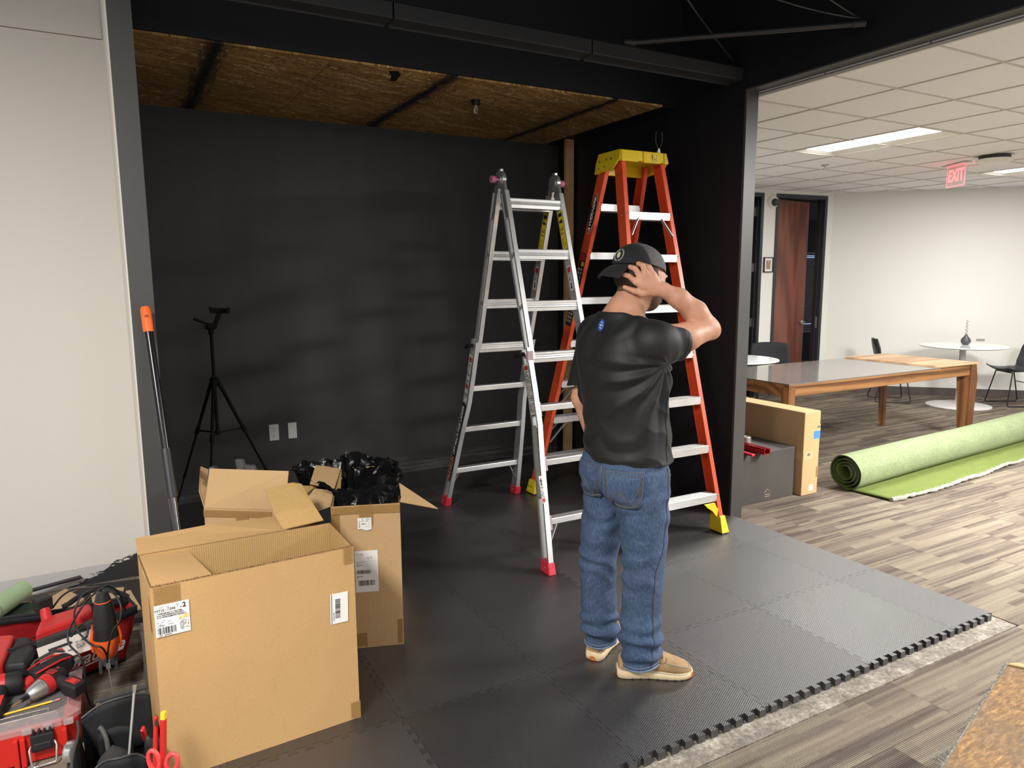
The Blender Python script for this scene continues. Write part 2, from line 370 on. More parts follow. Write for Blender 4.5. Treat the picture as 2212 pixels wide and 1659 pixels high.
DKMET = M_('dark_metal', (.03, .03, .032), .4, .6, var=.05); BLKPL = M_('black_plastic', (.018, .018, .02), .45, var=.08); GREYPL = M_('grey_plastic', (.09, .09, .09), .5, var=.08)
CHARC = M_('charcoal_plastic', (.045, .045, .047), .55, var=.08, bump=.1)
BLKLEA = M_('black_leather', (.035, .036, .04), .36, var=.1, bump=.1); WMET = M_('white_powder_metal', srgb(222, 222, 222), .35, var=.02)
WPL = M_('white_plastic', srgb(228, 226, 220), .4, var=.02); REDPL = M_('red_tool_plastic', srgb(196, 34, 30), .4, var=.06); REDFAB = M_('red_nylon_fabric', srgb(166, 24, 30), .7, var=.12, vs=10, bump=.4, bs=500)
BLKFAB = M_('black_nylon_fabric', (.010, .011, .013), .75, var=.15, vs=20, bump=.5, bs=500)
STEEL = alu('steel', (.55, .54, .52), .28)

# ================================================================== STRUCTURE
S_ = dict(kind='structure')
def st(name, m, b, **k): return box_obj(name, m, b, kind='structure', **k)
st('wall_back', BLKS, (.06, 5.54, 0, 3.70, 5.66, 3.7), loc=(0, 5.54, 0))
wl = MB(); wl.bb(.066, 3.372, 0, .154, 5.54, 3.7, 0); wl.bb(.0605, 3.376, 0, .066, 4.33, 3.7, 1)
wl.build('wall_alcove_left', [TRIM, WHT], kind='structure')
ww = MB(); ww.bb(-2.2, 4.33, 0, .0605, 4.43, 2.822, 0); ww.build('wall_left', WHTS, kind='structure', loc=(0, 4.33, 0))
st('wall_left_upper', WHT, (-2.2, 4.322, 2.826, .0535, 4.43, 3.7))
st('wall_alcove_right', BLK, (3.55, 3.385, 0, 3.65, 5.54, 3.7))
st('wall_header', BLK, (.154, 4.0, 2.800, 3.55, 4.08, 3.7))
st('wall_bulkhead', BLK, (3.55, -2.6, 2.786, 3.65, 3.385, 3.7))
tr = MB(); tr.bb(3.548, 3.366, 0.002, 3.652, 3.385, 2.78); tr.build('trim_1', TRIM, kind='structure', bevel=.003)
tr = MB(); tr.bb(3.549, -2.6, 2.774, 3.652, 3.385, 2.785); tr.build('trim_2', TRIM, kind='structure', bevel=.002)
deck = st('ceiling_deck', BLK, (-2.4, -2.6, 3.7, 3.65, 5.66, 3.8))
# ribbed deck
rb = MB()
for i in range(26): rb.bb(-2.2+.23*i, -2.6, 3.655, -2.2+.23*i+.09, 4.0, 3.70)
rb.build('deck_rib', BLK, deck, kind='stuff')
# alcove ceiling of OSB sheets
ac = MB(); ac.bb(3.410, 4.0, 2.786, 3.55, 5.54, 2.80); ac.bb(.154, 3.985, 2.80, 3.55, 4.0, 3.7)
alc = ac.build('ceiling_alcove', BLK, kind='structure')
for x0, x1 in ((.154, 1.1265), (1.1295, 2.3225), (2.3255, 3.4085)):
    box_obj('strand_board_panel', OSB, (x0, 3.992, 2.786, x1, 5.54, 2.7975), alc)
pm = MB()
pm.prism([(0, 0), (.05, -.02), (.085, .04), (.09, .19), (.06, .2), (.035, .08)], frame((1.46, 4.05, 2.7855), (1, -.1, 0), (.1, 1, 0)), .0004)
pm.build('paint_mark', M_('black_paint_daub', (.01, .008, .007), .5), alc)
# screw heads along the seams
sc_ = MB()
for x in (1.105, 1.15, 2.30, 2.347):
    for k in range(5): sc_.cyl((x, 4.1+.33*k, 2.7865), (x, 4.1+.33*k, 2.7848), .004, seg=8)
sc_.build('screw', STEEL, alc, kind='stuff')
# painted steel joist across the opening
bm_ = MB(); xs = [.154, 1.26, 2.40, 3.55]
for a, b in zip(xs[:-1], xs[1:]):
    bm_.bb(a+.004, 3.40, 2.842, b-.004, 3.408, 2.915); bm_.bb(a+.004, 3.40, 2.838, b-.004, 3.505, 2.844)
    bm_.bb(a+.012, 3.500, 2.828, b-.012, 3.507, 2.842); bm_.bb(a+.004, 3.40, 2.908, b-.004, 3.505, 2.916)
bm_.bb(.154, 3.43, 2.85, 3.55, 3.47, 2.905)
beam = bm_.build('ceiling_beam', BLKG, kind='structure', bevel=.002)
wb = MB(); wb.bb(.154, 3.40, 3.62, 3.55, 3.50, 3.66); wb.build('upper_chord', BLKG, beam)
cp = MB(); cp.tube([(2.69, 3.39, 2.935), (3.48, 2.52, 2.905)], .0145, 12); cp.tube([(2.69, 3.39, 2.935), (2.64, 3.43, 2.94)], [.02, .02], 12)
cp.tube([(3.44, 2.564, 2.9065), (3.48, 2.52, 2.905)], .0185, 12)
cd_ = cp.build('conduit', BLKG, smooth=40, label='black painted conduit running from the ceiling joist to the bulkhead', cat='conduit')
def cat_(p, q, sag, n=20):
    p = Vector(p); q = Vector(q)
    return [p.lerp(q, i/n)-Vector((0, 0, sag*4*(i/n)*(1-i/n))) for i in range(n+1)]
MB().tube(cat_((3.46, 2.54, 2.93), (1.9, 2.9, 3.35), .10), .0045, 6).build('ceiling_cable', BLKG, smooth=60, label='black cable sagging deepest below the dark ceiling above the conduit', cat='cable')
MB().tube(cat_((3.47, 2.55, 2.935), (2.1, 2.45, 3.25), .03), .0045, 6).build('ceiling_cable', BLKG, smooth=60, label='black cable pulled nearly straight to the right end of the conduit', cat='cable')
MB().tube(cat_((3.50, 3.44, 2.95), (2.35, 3.0, 3.35), .02), .006, 6).build('ceiling_cable', BLKG, smooth=60, label='black diagonal cable ending in the corner where joist meets bulkhead', cat='cable')
# pine stud in the back right corner
MB().bb(3.456, 5.26, .026, 3.532, 5.30, 2.86).build('wall_stud', STUD, label='bare pine stud standing in the back right corner of the black alcove', cat='stud', loc=(3.5, 5.28, .026), bevel=.002)
# sprinkler in the alcove
sp = root('alcove_sprinkler', 'pendant sprinkler head with dark cup hanging from the strand board ceiling', 'sprinkler', (2.19, 4.42, 2.786))
MB().lathe([(0, 0), (.03, 0), (.028, -.03), (.012, -.034), (0, -.034)], Matrix.Translation((2.19, 4.42, 2.786)), 16).build('cup', DKMET, sp, smooth=30)
h_ = MB(); h_.cyl((2.19, 4.42, 2.755), (2.19, 4.42, 2.735), .012, seg=12)
for s in (-1, 1): h_.tube([(2.19+s*.011, 4.42, 2.737), (2.19+s*.012, 4.42, 2.715), (2.19+s*.003, 4.42, 2.70)], .0025, 6)
h_.cyl((2.19, 4.42, 2.735), (2.19, 4.42, 2.702), .004, seg=8); h_.cyl((2.19, 4.42, 2.700), (2.19, 4.42, 2.697), .014, seg=12)
h_.build('head', CHROME, sp, smooth=30)

# ------------------------------------------------------------------ floor
fl = MB(); fl.bb(-2.4, -1.2, -.10, 13.5, 9.9, -.012); floor = fl.build('floor', CONC, kind='structure')
cs = MB(); cs.bb(.0, 1.62, -.012, 3.60, 5.54, -.004); cs.build('concrete_slab', CONC, floor)
cf_ = MB(); cf_.bb(3.60, 1.61, -.0119, 13.5, 9.9, -.0012).bb(-2.4, -1.2, -.0119, 13.5, 1.61, -.0012).bb(-2.4, 1.61, -.0119, 0, 4.33, -.0012); cf_.build('carpet_field', CARP, floor, kind='stuff')
def plank(x0, y0, x1, y1):
    if x1-x0 < .03 or y1-y0 < .02: return
    g = .0008
    MB().bb(x0+g, y0+g, -.0118, x1-g, y1-g, 0).build('carpet_plank', CARP, floor)
r_ = random.Random(3); npl = 0
for k in range(-6, 24):
    y0 = 1.61+.25*k; y1 = y0+.25
    off = (.37*k) % 1.0
    segs = []
    if k < 0: segs.append((.6 if k > -4 else 1.2, 5.2 if k > -3 else 4.0))
    else:
        segs.append((3.60, min(10.6, 15.7-y0)))
        if k < 11: segs.append((-1.0, -.004))
    for xa, xb in segs:
        x = math.floor(xa)+off-1.0; L = 1.0 if y0 < 4.5 else 2.0
        while x < xb:
            a, b = max(x, xa), min(x+L, xb)
            if y1 > 0.1: plank(a, max(y0, .1), b, min(y1, 6.98)); npl += 1
            x += L
print('planks', npl)

# ------------------------------------------------------------------ interlocking mat
mat_ = root('foam_mat_flooring', 'black interlocking foam puzzle mat covering the alcove floor and running out in front', 'mat', (1.9, 3.0, 0))
def teeth(n=10, L=.61):
    p = L/n; pts = [(0, 0), (.0125, 0), (.0140, .0105)]
    for i in range(n):
        c = (i+.5)*p
        pts += [(c-.0120, .0105), (c-.0165, -.0105), (c+.0165, -.0105), (c+.0120, .0105)]
    pts += [(L-.0140, .0105), (L-.0125, 0), (L, 0)]
    return pts
TT = teeth()
def clip_pts(pts, L):
    out = [p for p in pts if p[0] <= L-.004]
    return out+[(L, out[-1][1]*0)] if abs(L-.61) > 1e-6 else pts
X0, Y0, TS = .207, 1.7155, .61
for i in range(-1, 6):
    for j in range(7):
        x0 = X0+TS*i; y0 = Y0+TS*j; x1 = x0+TS; y1 = y0+TS; lx = rx = False
        if i == -1:
            if j > 2: continue
            x0 = .0
        ys = min(y1, 5.53)
        if i == 5: x1 = 3.57 if j < 3 else 3.545; rx = True
        if i == -1: lx = True
        w = x1-x0; h = ys-y0
        P = []
        bot = [(x0+a, y0+b) for a, b in (clip_pts(TT, w) if i != -1 else [(0, 0)]+[(a-(TS-w), b) for a, b in TT if a-(TS-w) > .004])]
        # trim straight-cut columns
        P += bot
        if rx: P += [(x1, ys)]
        else: P += [(x1+b, y0+a) for a, b in clip_pts(TT, h)[1:]]
        if ys < y1: P += [(x0, ys)] if rx is False else [(x0, ys)]
        else:
            top = [(x0+a, ys+b) for a, b in (clip_pts(TT, w) if i != -1 else [(0, 0)]+[(a-(TS-w), b) for a, b in TT if a-(TS-w) > .004])]
            P += top[::-1][(0 if rx else 1):]
        if lx: pass
        else: P += [(x0+b, y0+a) for a, b in clip_pts(TT, h)[::-1]][1:-1]
        Q = []
        for p in P:
            if not Q or (abs(p[0]-Q[-1][0])+abs(p[1]-Q[-1][1])) > 1e-5: Q.append(p)
        cx_, cy_ = (x0+x1)/2, (y0+ys)/2
        Q = [(cx_+(a-cx_)*.9972, cy_+(b-cy_)*.9972) for a, b in Q]
        MB().prism(Q, Matrix.Translation((0, 0, -.003)), .028).build('mat_tile', FOAM, mat_)

# ------------------------------------------------------------------ office room beyond
ceil = st('ceiling', GRID, (3.65, -2.6, 2.80, 13.5, 7.4, 2.86))  # solid plate added above the panels so no light leaks through
GX0, GY0 = 3.717, 2.28
troff = {(3, 2), (3, 3), (8, 2), (8, 3), (3, -3), (3, -2)}
pan = MB().bb(-.2985, -.2985, 2.7685, .2985, .2985, 2.778)
first = None
for i in range(0, 13):
    for j in range(-1, 8):
        cx_, cy_ = GX0+.61*(i+.5), GY0+.61*(j+.5)
        if (i, j) in troff or cx_+cy_ > 15.9 or cy_ > 7.0: continue
        if cx_ > 9.6 and cy_ < 2.6: continue
        if first is None: first = pan.build('ceiling_panel', CEILT, ceil); o = first
        else: o = first.copy(); COL.objects.link(o)
        o.location = (cx_, cy_, 0)
for j in range(-1, 8):   # cut panels beside the bulkhead
    MB().bb(3.655, GY0+.61*j+.006, 2.7685, 3.710, GY0+.61*(j+1)-.006, 2.778).build('ceiling_panel', CEILT, ceil)
for i in range(0, 14): MB().bb(GX0+.61*i-.009, -.5, 2.7635, GX0+.61*i+.009, 7.1, 2.7675).build('grid_bar', GRID, ceil)
for j in range(-1, 9): MB().bb(3.655, GY0+.61*j-.006, 2.7637, 12.0, GY0+.61*j+.006, 2.7676).build('grid_bar', GRID, ceil)
MB().bb(3.652, -2.6, 2.745, 3.655, 3.9, 2.766).bb(3.652, -2.6, 2.761, 3.674, 6.9, 2.7645).build('wall_angle', GRID, ceil)
# troffers
EM = emis('lamp_diffuser', (1, .96, .90), 9.0); EMW = M_('troffer_reflector', srgb(240, 238, 232), .4, var=.01)
def troffer(i, j, label):
    x, y = GX0+.61*(i+.5), GY0+.61*(j+1)
    r = root('ceiling_light', label, 'light', (x, y, 2.77), 'recessed office ceiling lights')
    m = MB()
    m.bb(x-.30, y-.605, 2.762, x-.285, y+.605, 2.80); m.bb(x+.285, y-.605, 2.762, x+.30, y+.605, 2.80)
    m.bb(x-.285, y-.605, 2.762, x+.285, y-.59, 2.80); m.bb(x-.285, y+.59, 2.762, x+.285, y+.605, 2.80)
    m.build('frame', GRID, r)
    # sloping reflector sides and a raised lens in the middle
    q = MB()
    q.add([(x-.285, y-.59, 2.766), (x-.285, y+.59, 2.766), (x-.12, y+.54, 2.796), (x-.12, y-.54, 2.796)], [(0, 1, 2, 3)])
    q.add([(x+.285, y-.59, 2.766), (x+.285, y+.59, 2.766), (x+.16, y+.54, 2.796), (x+.16, y-.54, 2.796)], [(0, 1, 2, 3)])
    q.add([(x-.285, y-.59, 2.766), (x+.285, y-.59, 2.766), (x+.16, y-.54, 2.796), (x-.12, y-.54, 2.796)], [(0, 1, 2, 3)])
    q.add([(x-.285, y+.59, 2.766), (x+.285, y+.59, 2.766), (x+.16, y+.54, 2.796), (x-.12, y+.54, 2.796)], [(0, 1, 2, 3)])
    q.build('reflector', EMW, r)
    MB().bb(x-.285, y-.59, 2.790, x+.165, y+.59, 2.798).build('diffuser', EM, r)
troffer(3, 2, 'large recessed fluorescent ceiling light nearest the black opening')
troffer(8, 2, 'recessed fluorescent ceiling light at the right edge beyond the exit sign')
area('troffer_lamp', (GX0+.61*3.5-.03, 4.11, 2.755), .5, 1.1, 85)
area('troffer_lamp', (GX0+.61*8.5-.03, 4.11, 2.755), .5, 1.1, 36)

# walls of the office, the one with doors runs almost along x
CW = Vector((8.85, 6.745, 0)); UW = Vector((-.9938, .111, 0)); NW_ = Vector((.111, .9938, 0))   # NW_ points away from the room
def wseg(mb, s0, s1, z0, z1, t0=0, t1=.12, mi=0):
    P = []
    for z in (z0, z1):
        for s, t in ((s0, t0), (s1, t0), (s1, t1), (s0, t1)):
            q = CW+UW*s+NW_*t; P.append((q.x, q.y, z))
    mb.hexa(P, mi)
w = MB(); wseg(w, -.05, .11, 0, 2.8); wseg(w, 1.01, 1.22, 0, 2.8); wseg(w, 2.16, 5.3, 0, 2.8); wseg(w, .11, 1.01, 2.725, 2.8); wseg(w, 1.22, 2.16, 2.725, 2.8)
w.build('wall_office_back', WHT2, kind='structure')
def doorframe(name, a, b):
    m = MB()
    wseg(m, a, a+.045, 0, 2.725, -.012, .13); wseg(m, b-.045, b, 0, 2.725, -.012, .13); wseg(m, a+.045, b-.045, 2.675, 2.725, -.012, .13)
    wseg(m, a+.045, a+.06, 0, 2.675, .05, .065); wseg(m, b-.06, b-.045, 0, 2.675, .05, .065)
    return m.build(name, M_('dark_grey_door_frame', (.03, .032, .04), .4), kind='structure', loc=(CW+UW*(a+b)/2)[:])
d1 = doorframe('door_1', .11, 1.01); d2 = doorframe('door_2', 1.22, 2.16)
def leaf(parent, hinge, dirv, L, top=2.66):
    n = Vector((-dirv.y, dirv.x, 0)); m = MB(); P = []
    for z in (.01, top):
        for s, t in ((0, 0), (L, 0), (L, .045), (0, .045)):
            q = hinge+dirv*s+n*t; P.append((q.x, q.y, z))
    return m.hexa(P).build('door_leaf', MAHOG, parent, bevel=.003)
D1 = Vector((.789, .133, 0)).normalized(); H1 = Vector((7.895, 6.865, 0))
lf = leaf(d1, H1, D1, .80)
hp = H1+D1*.735; n_ = Vector((D1.y, -D1.x, 0))
hm = MB(); hm.cyl(hp+Vector((0, 0, .985)), hp+n_*.012+Vector((0, 0, .985)), .028, seg=16); hm.cyl(hp+Vector((0, 0, .985)), hp+n_*.05+Vector((0, 0, .985)), .010, seg=10)
hm.tube([hp+n_*.05+Vector((0, 0, .985)), hp+n_*.055-D1*.11+Vector((0, 0, .985))], .0095, 10); hm.build('door_handle', CHROME, lf, smooth=40)
sk = CW+UW*.162+NW_*.045; MB().box((sk.x, sk.y, .99), (.004, .05, .16), Matrix(((UW.x, NW_.x, 0), (UW.y, NW_.y, 0), (0, 0, 1)))).build('strike_plate', STEEL, d1)
D2 = Vector((.62, .785, 0)).normalized(); H2 = CW+UW*1.31+NW_*.12
lf2 = leaf(d2, H2, D2, .82)
for z in (2.49, 1.755, 1.015):
    q = CW+UW*1.2665+NW_*.085
    h = MB().box((q.x, q.y, z), (.003, .075, .115), Matrix(((UW.x, NW_.x, 0), (UW.y, NW_.y, 0), (0, 0, 1)))); h.cyl((q.x-.008, q.y+.045, z-.057), (q.x-.008, q.y+.045, z+.057), .007, seg=10)
    q2 = H2-D2*.002+Vector((0, 0, 0)); h.box((q2.x-.012, q2.y+.01, z), (.06, .003, .115), rotz(-.3)); h.build('hinge', STEEL, d2, smooth=40)
# dark rooms behind the doors with window blinds
dk = M_('dark_room_wall', (.012, .014, .022), .9)
bk = MB(); bk.bb(6.2, 9.5, 0, 12.6, 9.6, 2.8); bk.bb(6.2, 7.2, 2.7, 12.6, 9.5, 2.8); bk.bb(6.2, 7.25, 0, 6.3, 9.5, 2.8)
bk.build('wall_dark_offices', dk, kind='structure')
wn = MB(); wn.bb(9.4, 9.47, .55, 12.2, 9.5, 2.1, 0)
wnd = wn.build('window_1', M_('night_glass', (.006, .009, .02), .1), kind='structure')
bl = MB()
for k in range(34): bl.box((10.8, 9.44, .60+.044*k), (2.7, .03, .0025), Matrix.Rotation(.9, 3, 'X'))
bl.build('blind_slat', M_('blind_slat', (.05, .055, .07), .5), wnd, kind='stuff')
bl = emis('twilight_gap', (.35, .6, 1.0), .8)
for z in (2.02, 1.99, .72): MB().bb(9.5, 9.405, z, 12.1, 9.41, z+.012).build('light_slit', bl, wnd)
# angled right wall
w2 = Vector((.700, -.714, 0)); n2 = Vector((.714, .700, 0))
def w2seg(mb, s0, s1, z0, z1, t0, t1):
    P = []
    for z in (z0, z1):
        for s, t in ((s0, t0), (s1, t0), (s1, t1), (s0, t1)):
            q = CW+w2*s+n2*t; P.append((q.x, q.y, z))
    mb.hexa(P)
w = MB(); w2seg(w, 0, 7.5, 0, 2.8, 0, .12); w.build('wall_office_right', WHT2, kind='structure')
w = MB(); w2seg(w, 0, 7.5, 0, .102, -.012, 0); w.build('baseboard_right', M_('dark_brown_baseboard', srgb(84, 74, 70), .5), kind='structure')
w = MB(); wseg(w, .02, .108, 0, .102, -.012, 0); wseg(w, 1.012, 1.218, 0, .102, -.012, 0); wseg(w, 2.17, 5.3, 0, .102, -.012, 0); w.build('baseboard_back', MC['dark_brown_baseboard'], kind='structure')

# ================================================================== LADDERS
def slab(mb, pts, th, mi=None):
    P = [Vector(p) for p in pts]; n = Vector((0, 0, 0))
    for i in range(len(P)): n += (P[i]-P[0]).cross(P[(i+1) % len(P)]-P[0])
    n.normalize(); k = len(P); A = [p-n*th/2 for p in P]; B = [p+n*th/2 for p in P]
    return mb.add(A+B, [tuple(range(k-1, -1, -1)), tuple(range(k, 2*k))]+[(i, (i+1) % k, (i+1) % k+k, i+k) for i in range(k)], mi)
def channel(mb, pts, wx, dp, side, t=.004, mi=None):
    """C section rail through pts; web on the `side` (+1/-1) in x, flanges pointing the other way"""
    n = len(pts); P = [Vector(p) for p in pts]; rings = []
    for i in range(n):
        d = (P[min(i+1, n-1)]-P[max(i-1, 0)]).normalized(); x = Vector((1, 0, 0)); x = (x-d*x.dot(d)).normalized(); y = d.cross(x)
        s = side; prof = [(s*wx/2, -dp/2), (s*wx/2, dp/2), (-s*wx/2, dp/2), (-s*wx/2, dp/2-.012), (-s*wx/2+s*t*1.2, dp/2-.012), (-s*wx/2+s*t*1.2, dp/2-t), (s*wx/2-s*t, dp/2-t),
                     (s*wx/2-s*t, -dp/2+t), (-s*wx/2+s*t*1.2, -dp/2+t), (-s*wx/2+s*t*1.2, -dp/2+.012), (-s*wx/2, -dp/2+.012), (-s*wx/2, -dp/2)]
        if side < 0: prof = prof[::-1]
        rings.append([P[i]+x*a+y*b for a, b in prof])
    return mb.ring_loft(rings, True, mi)
def decal(name, parent, o, u, v, w, h, mat, th=.0006, **k):
    F = frame(o, u, v); m = MB(); m.prism([(-w/2, -h/2), (w/2, -h/2), (w/2, h/2), (-w/2, h/2)], F, th); return m.build(name, mat, parent, **k), F
def off(F, z): return F @ Matrix.Translation((0, 0, z))
def scribble(m, F, x0, y0, x1, y1, rows, mi=0, seed=1, th=.0011, fill=.6):
    """rows of tiny word-like dashes: print too small to read"""
    r = random.Random(seed); hh = (y1-y0)/rows
    for i in range(rows):
        y = y1-(i+.5)*hh; x = x0
        while x < x1-.001:
            L = min((x1-x0)*r.uniform(.06, .2), x1-x)
            if r.random() < fill+.2: m.prism([(x, y-hh*.25), (x+L*.85, y-hh*.25), (x+L*.85, y+hh*.25), (x, y+hh*.25)], F, th, mi)
            x += L
            if r.random() < .08: break
def barcode(m, F, x0, y0, x1, y1, n=34, mi=0, seed=2, th=.0011, vert=True):
    r = random.Random(seed); x = x0 if vert else y0; end = x1 if vert else y1; u = (end-x)/n/1.9
    while x < end-u:
        w = u*r.choice([1, 1, 2, 3])
        b = min(x+w, end)
        q = [(x, y0), (b, y0), (b, y1), (x, y1)] if vert else [(x0, x), (x1, x), (x1, b), (x0, b)]
        m.prism(q, F, th, mi); x = b+u*r.choice([1, 1, 2])

SL = root('aluminium_ladder', 'silver aluminium multi-position ladder with red rubber feet standing open as an A-frame', 'ladder', (2.265, 3.87, .025))
yF = lambda z: 3.165+z*.309
yR = lambda z: 4.575-z*.309
for fy, sgn in ((yF, 1), (yR, -1)):
    for sd in (-1, 1):
        xi = 2.265+sd*.190
        m = MB(); channel(m, [(xi, fy(1.16), 1.16), (xi, fy(2.13), 2.13)], .028, .064, -sd); m.build('inner_rail', ALUD if False else ALU, SL)
        xo = 2.265+sd*.212
        pts = [(2.265+sd*.285, fy(.03), .03), (2.265+sd*.262, fy(.30), .30), (2.265+sd*.236, fy(.60), .60), (2.265+sd*.214, fy(.80), .80), (xo-sd*.002, fy(1.0), 1.0), (xo-sd*.003, fy(1.225), 1.225)]
        m = MB(); channel(m, pts, .030, .074, -sd); m.build('outer_rail', ALU, SL)
        # foot
        f = MB(); x = 2.265+sd*.285; y = fy(.03); d = Vector((0, .309*sgn, 1)).normalized()
        f.hexa([(x-.024, y-.046, .0255), (x+.024, y-.046, .0255), (x+.024, y+.046, .0255), (x-.024, y+.046, .0255)]+[(x+sx*.021-sd*.004, y+sy*.042+.309*sgn*.062, .090) for sx, sy in ((-1, -1), (1, -1), (1, 1), (-1, 1))])
        ft = f.build('foot', REDP, SL, bevel=.006, seg=3)
        MB().ell((x-.0235, y, .06), (.004, .006, .006), seg=8, rings=6).build('rivet', STEEL, ft)
    # upper ribbed rungs
    for z in (1.175, 1.465, 1.765, 2.065):
        y = fy(z)-.0; s = -1 if fy is yF else 1
        hw = .176 if z > 1.2 else .19
        prof = [(-.030, -.020), (-.030, -.028), (-.006, -.030), (.010, -.024), (.026, -.026), (.030, -.022), (.030, .022), (.026, .026), (.010, .024), (-.006, .030), (-.030, .028)]
        # (z', y') -> y,z
        F = Matrix(((0, 0, 1, 2.265-hw), (0, 1, 0, y), (1, 0, 0, z), (0, 0, 0, 1)))
        rg = MB().prism(prof, F, 2*hw).bb(2.265-hw, y-.031, z+.002, 2.265+hw, y-.027, z+.006).bb(2.265-hw, y-.033, z-.010, 2.265+hw, y-.027, z-.007)
        rg.build('rung', ALU, SL, bevel=.0015, seg=1)
        for sd in (-1, 1): MB().cyl((2.265+sd*.187, y, z), (2.265+sd*.193, y, z), .017, .014, seg=14).build('rung_end', ALUD, SL, smooth=40)
    for z in (.29, .60, .893):
        y = fy(z); hw = .285-(.285-.214)*min(z/.8, 1)-.012
        MB().bb(2.265-hw, y-.026, z-.017, 2.265+hw, y+.026, z+.019).build('rung', ALU, SL, bevel=.004)
        if fy is yF:
            for sd in (-1, 1):
                x = 2.265+sd*(hw+.006)
                MB().hexa([(x-.021, y-.045, z-.042), (x+.021, y-.045, z-.042), (x+.021, y-.028, z-.042), (x-.021, y-.028, z-.042)]+[(x-.021, y-.026, z+.038), (x+.021, y-.026, z+.038), (x+.021, y-.008, z+.038), (x-.021, y-.008, z+.038)]).build('rung_bracket', PINKG, SL, bevel=.004)
    if fy is yF:
        for sd in (-1, 1):
            MB().bb(2.265+sd*.212-.02, yF(1.19)-.047, 1.145, 2.265+sd*.212+.02, yF(1.19)-.03, 1.215).build('rung_bracket', PINKG, SL, bevel=.004)
    for sd in (-1, 1):   # bottom diagonal braces and lock levers
        z = .29; y = fy(.22)
        MB().bar((2.265+sd*.20, y, .275), (2.265+sd*.268, fy(.15), .15), .004, .022, up=(0, 1, 0)).build('brace', ALU, SL)
        l = MB(); yy = fy(1.2); xx = 2.265+sd*.225
        l.cyl((xx, yy, 1.195), (xx+sd*.03, yy, 1.19), .012, seg=12); l.tube([(xx+sd*.03, yy-.02, 1.205), (xx+sd*.04, yy, 1.19), (xx+sd*.042, yy+.03, 1.180)], [.010, .014, .009], 10)
        l.build('lock_lever', DKMET, SL, smooth=50)
        # hinge arms
        MB().bar((2.265+sd*.190, fy(1.98), 1.98), (2.265+sd*.190, fy(2.19), 2.19), .020, .058, up=(0, 1, 0), h1=.05).build('hinge_arm', STEEL, SL, bevel=.004)
for sd in (-1, 1):
    x = 2.265+sd*.190
    h = MB(); h.cyl((x-.013, 3.87, 2.205), (x+.013, 3.87, 2.205), .052, seg=28); h.cyl((x-.019, 3.87, 2.205), (x+.019, 3.87, 2.205), .036, seg=24); h.bb(x-.010, 3.852, 2.24, x+.010, 3.888, 2.268)
    h.build('hinge', STEEL, SL, smooth=35, bevel=.002)
    k = MB(); k.cyl((x+sd*.018, 3.87, 2.205), (x+sd*.040, 3.87, 2.205), .011, seg=12, mi=1); k.cyl((x+sd*.036, 3.87, 2.205), (x+sd*.064, 3.87, 2.205), .021, seg=20, mi=0); k.cyl((x+sd*.0641, 3.87, 2.205), (x+sd*.0644, 3.87, 2.205), .007, seg=12, mi=1)
    k.build('release_knob', [PINK, STEEL], SL, smooth=35, bevel=.003)
# stickers on the rails (outer faces look to -x)
YST = M_('yellow_sticker', srgb(228, 204, 30), .5, var=.02); WST = M_('white_sticker', srgb(208, 206, 200), .5, var=.03); BST = M_('black_sticker', (.012, .012, .012), .4, var=.02); RED_INK = M_('red_ink', srgb(190, 50, 55), .5, var=.02)
def side_sticker(fy, z0, z1, x, mat, wd=.046, sgn=1):
    d = Vector((0, .309*sgn, 1)).normalized(); c = Vector((x, fy((z0+z1)/2), (z0+z1)/2))
    # u (right when seen from -x) = -y
    return decal('sticker', SL, c, d.cross(Vector((-1, 0, 0))), d, wd, (z1-z0)/d.z, mat)
for fy, sgn in ((yF, 1), (yR, -1)):
    x = 2.265+.190-.0146
    s, F = side_sticker(fy, 1.80, 2.03, x, YST, sgn=sgn)
    m = MB(); F1 = off(F, .0007)
    sg = 1 if fy is yF else -1
    ar = [(-.018, -.008), (.004, -.008), (.004, -.018), (.020, 0), (.004, .018), (.004, .008), (-.018, .008)]
    m.prism([(sg*a, b+.055) for a, b in ar], F1, .0004); m.prism([(-.018, .085), (.018, .085), (.018, .108), (-.018, .108)], F1, .0004)
    scribble(m, F1, -.018, -.04, .018, .022, 5, th=.0004, seed=4); scribble(m, F1, -.018, -.105, .018, -.05, 9, th=.0004, seed=5); m.build('sticker_print', BST, s)
    s, F = side_sticker(fy, 1.55, 1.70, x, WST, .040, sgn); F1 = off(F, .0007)
    m = MB(); m.prism([(-.016, .035), (.016, .035), (.016, .068), (-.016, .068)], F1, .0004, 1); scribble(m, F1, -.015, -.02, .015, .03, 6, th=.0004)
    m.prism([(-.005, -.03), (-.005, -.055), (-.012, -.055), (0, -.07), (.012, -.055), (.005, -.055), (.005, -.03)], F1, .0004, 0); m.build('sticker_print', [BST, RED_INK], s)
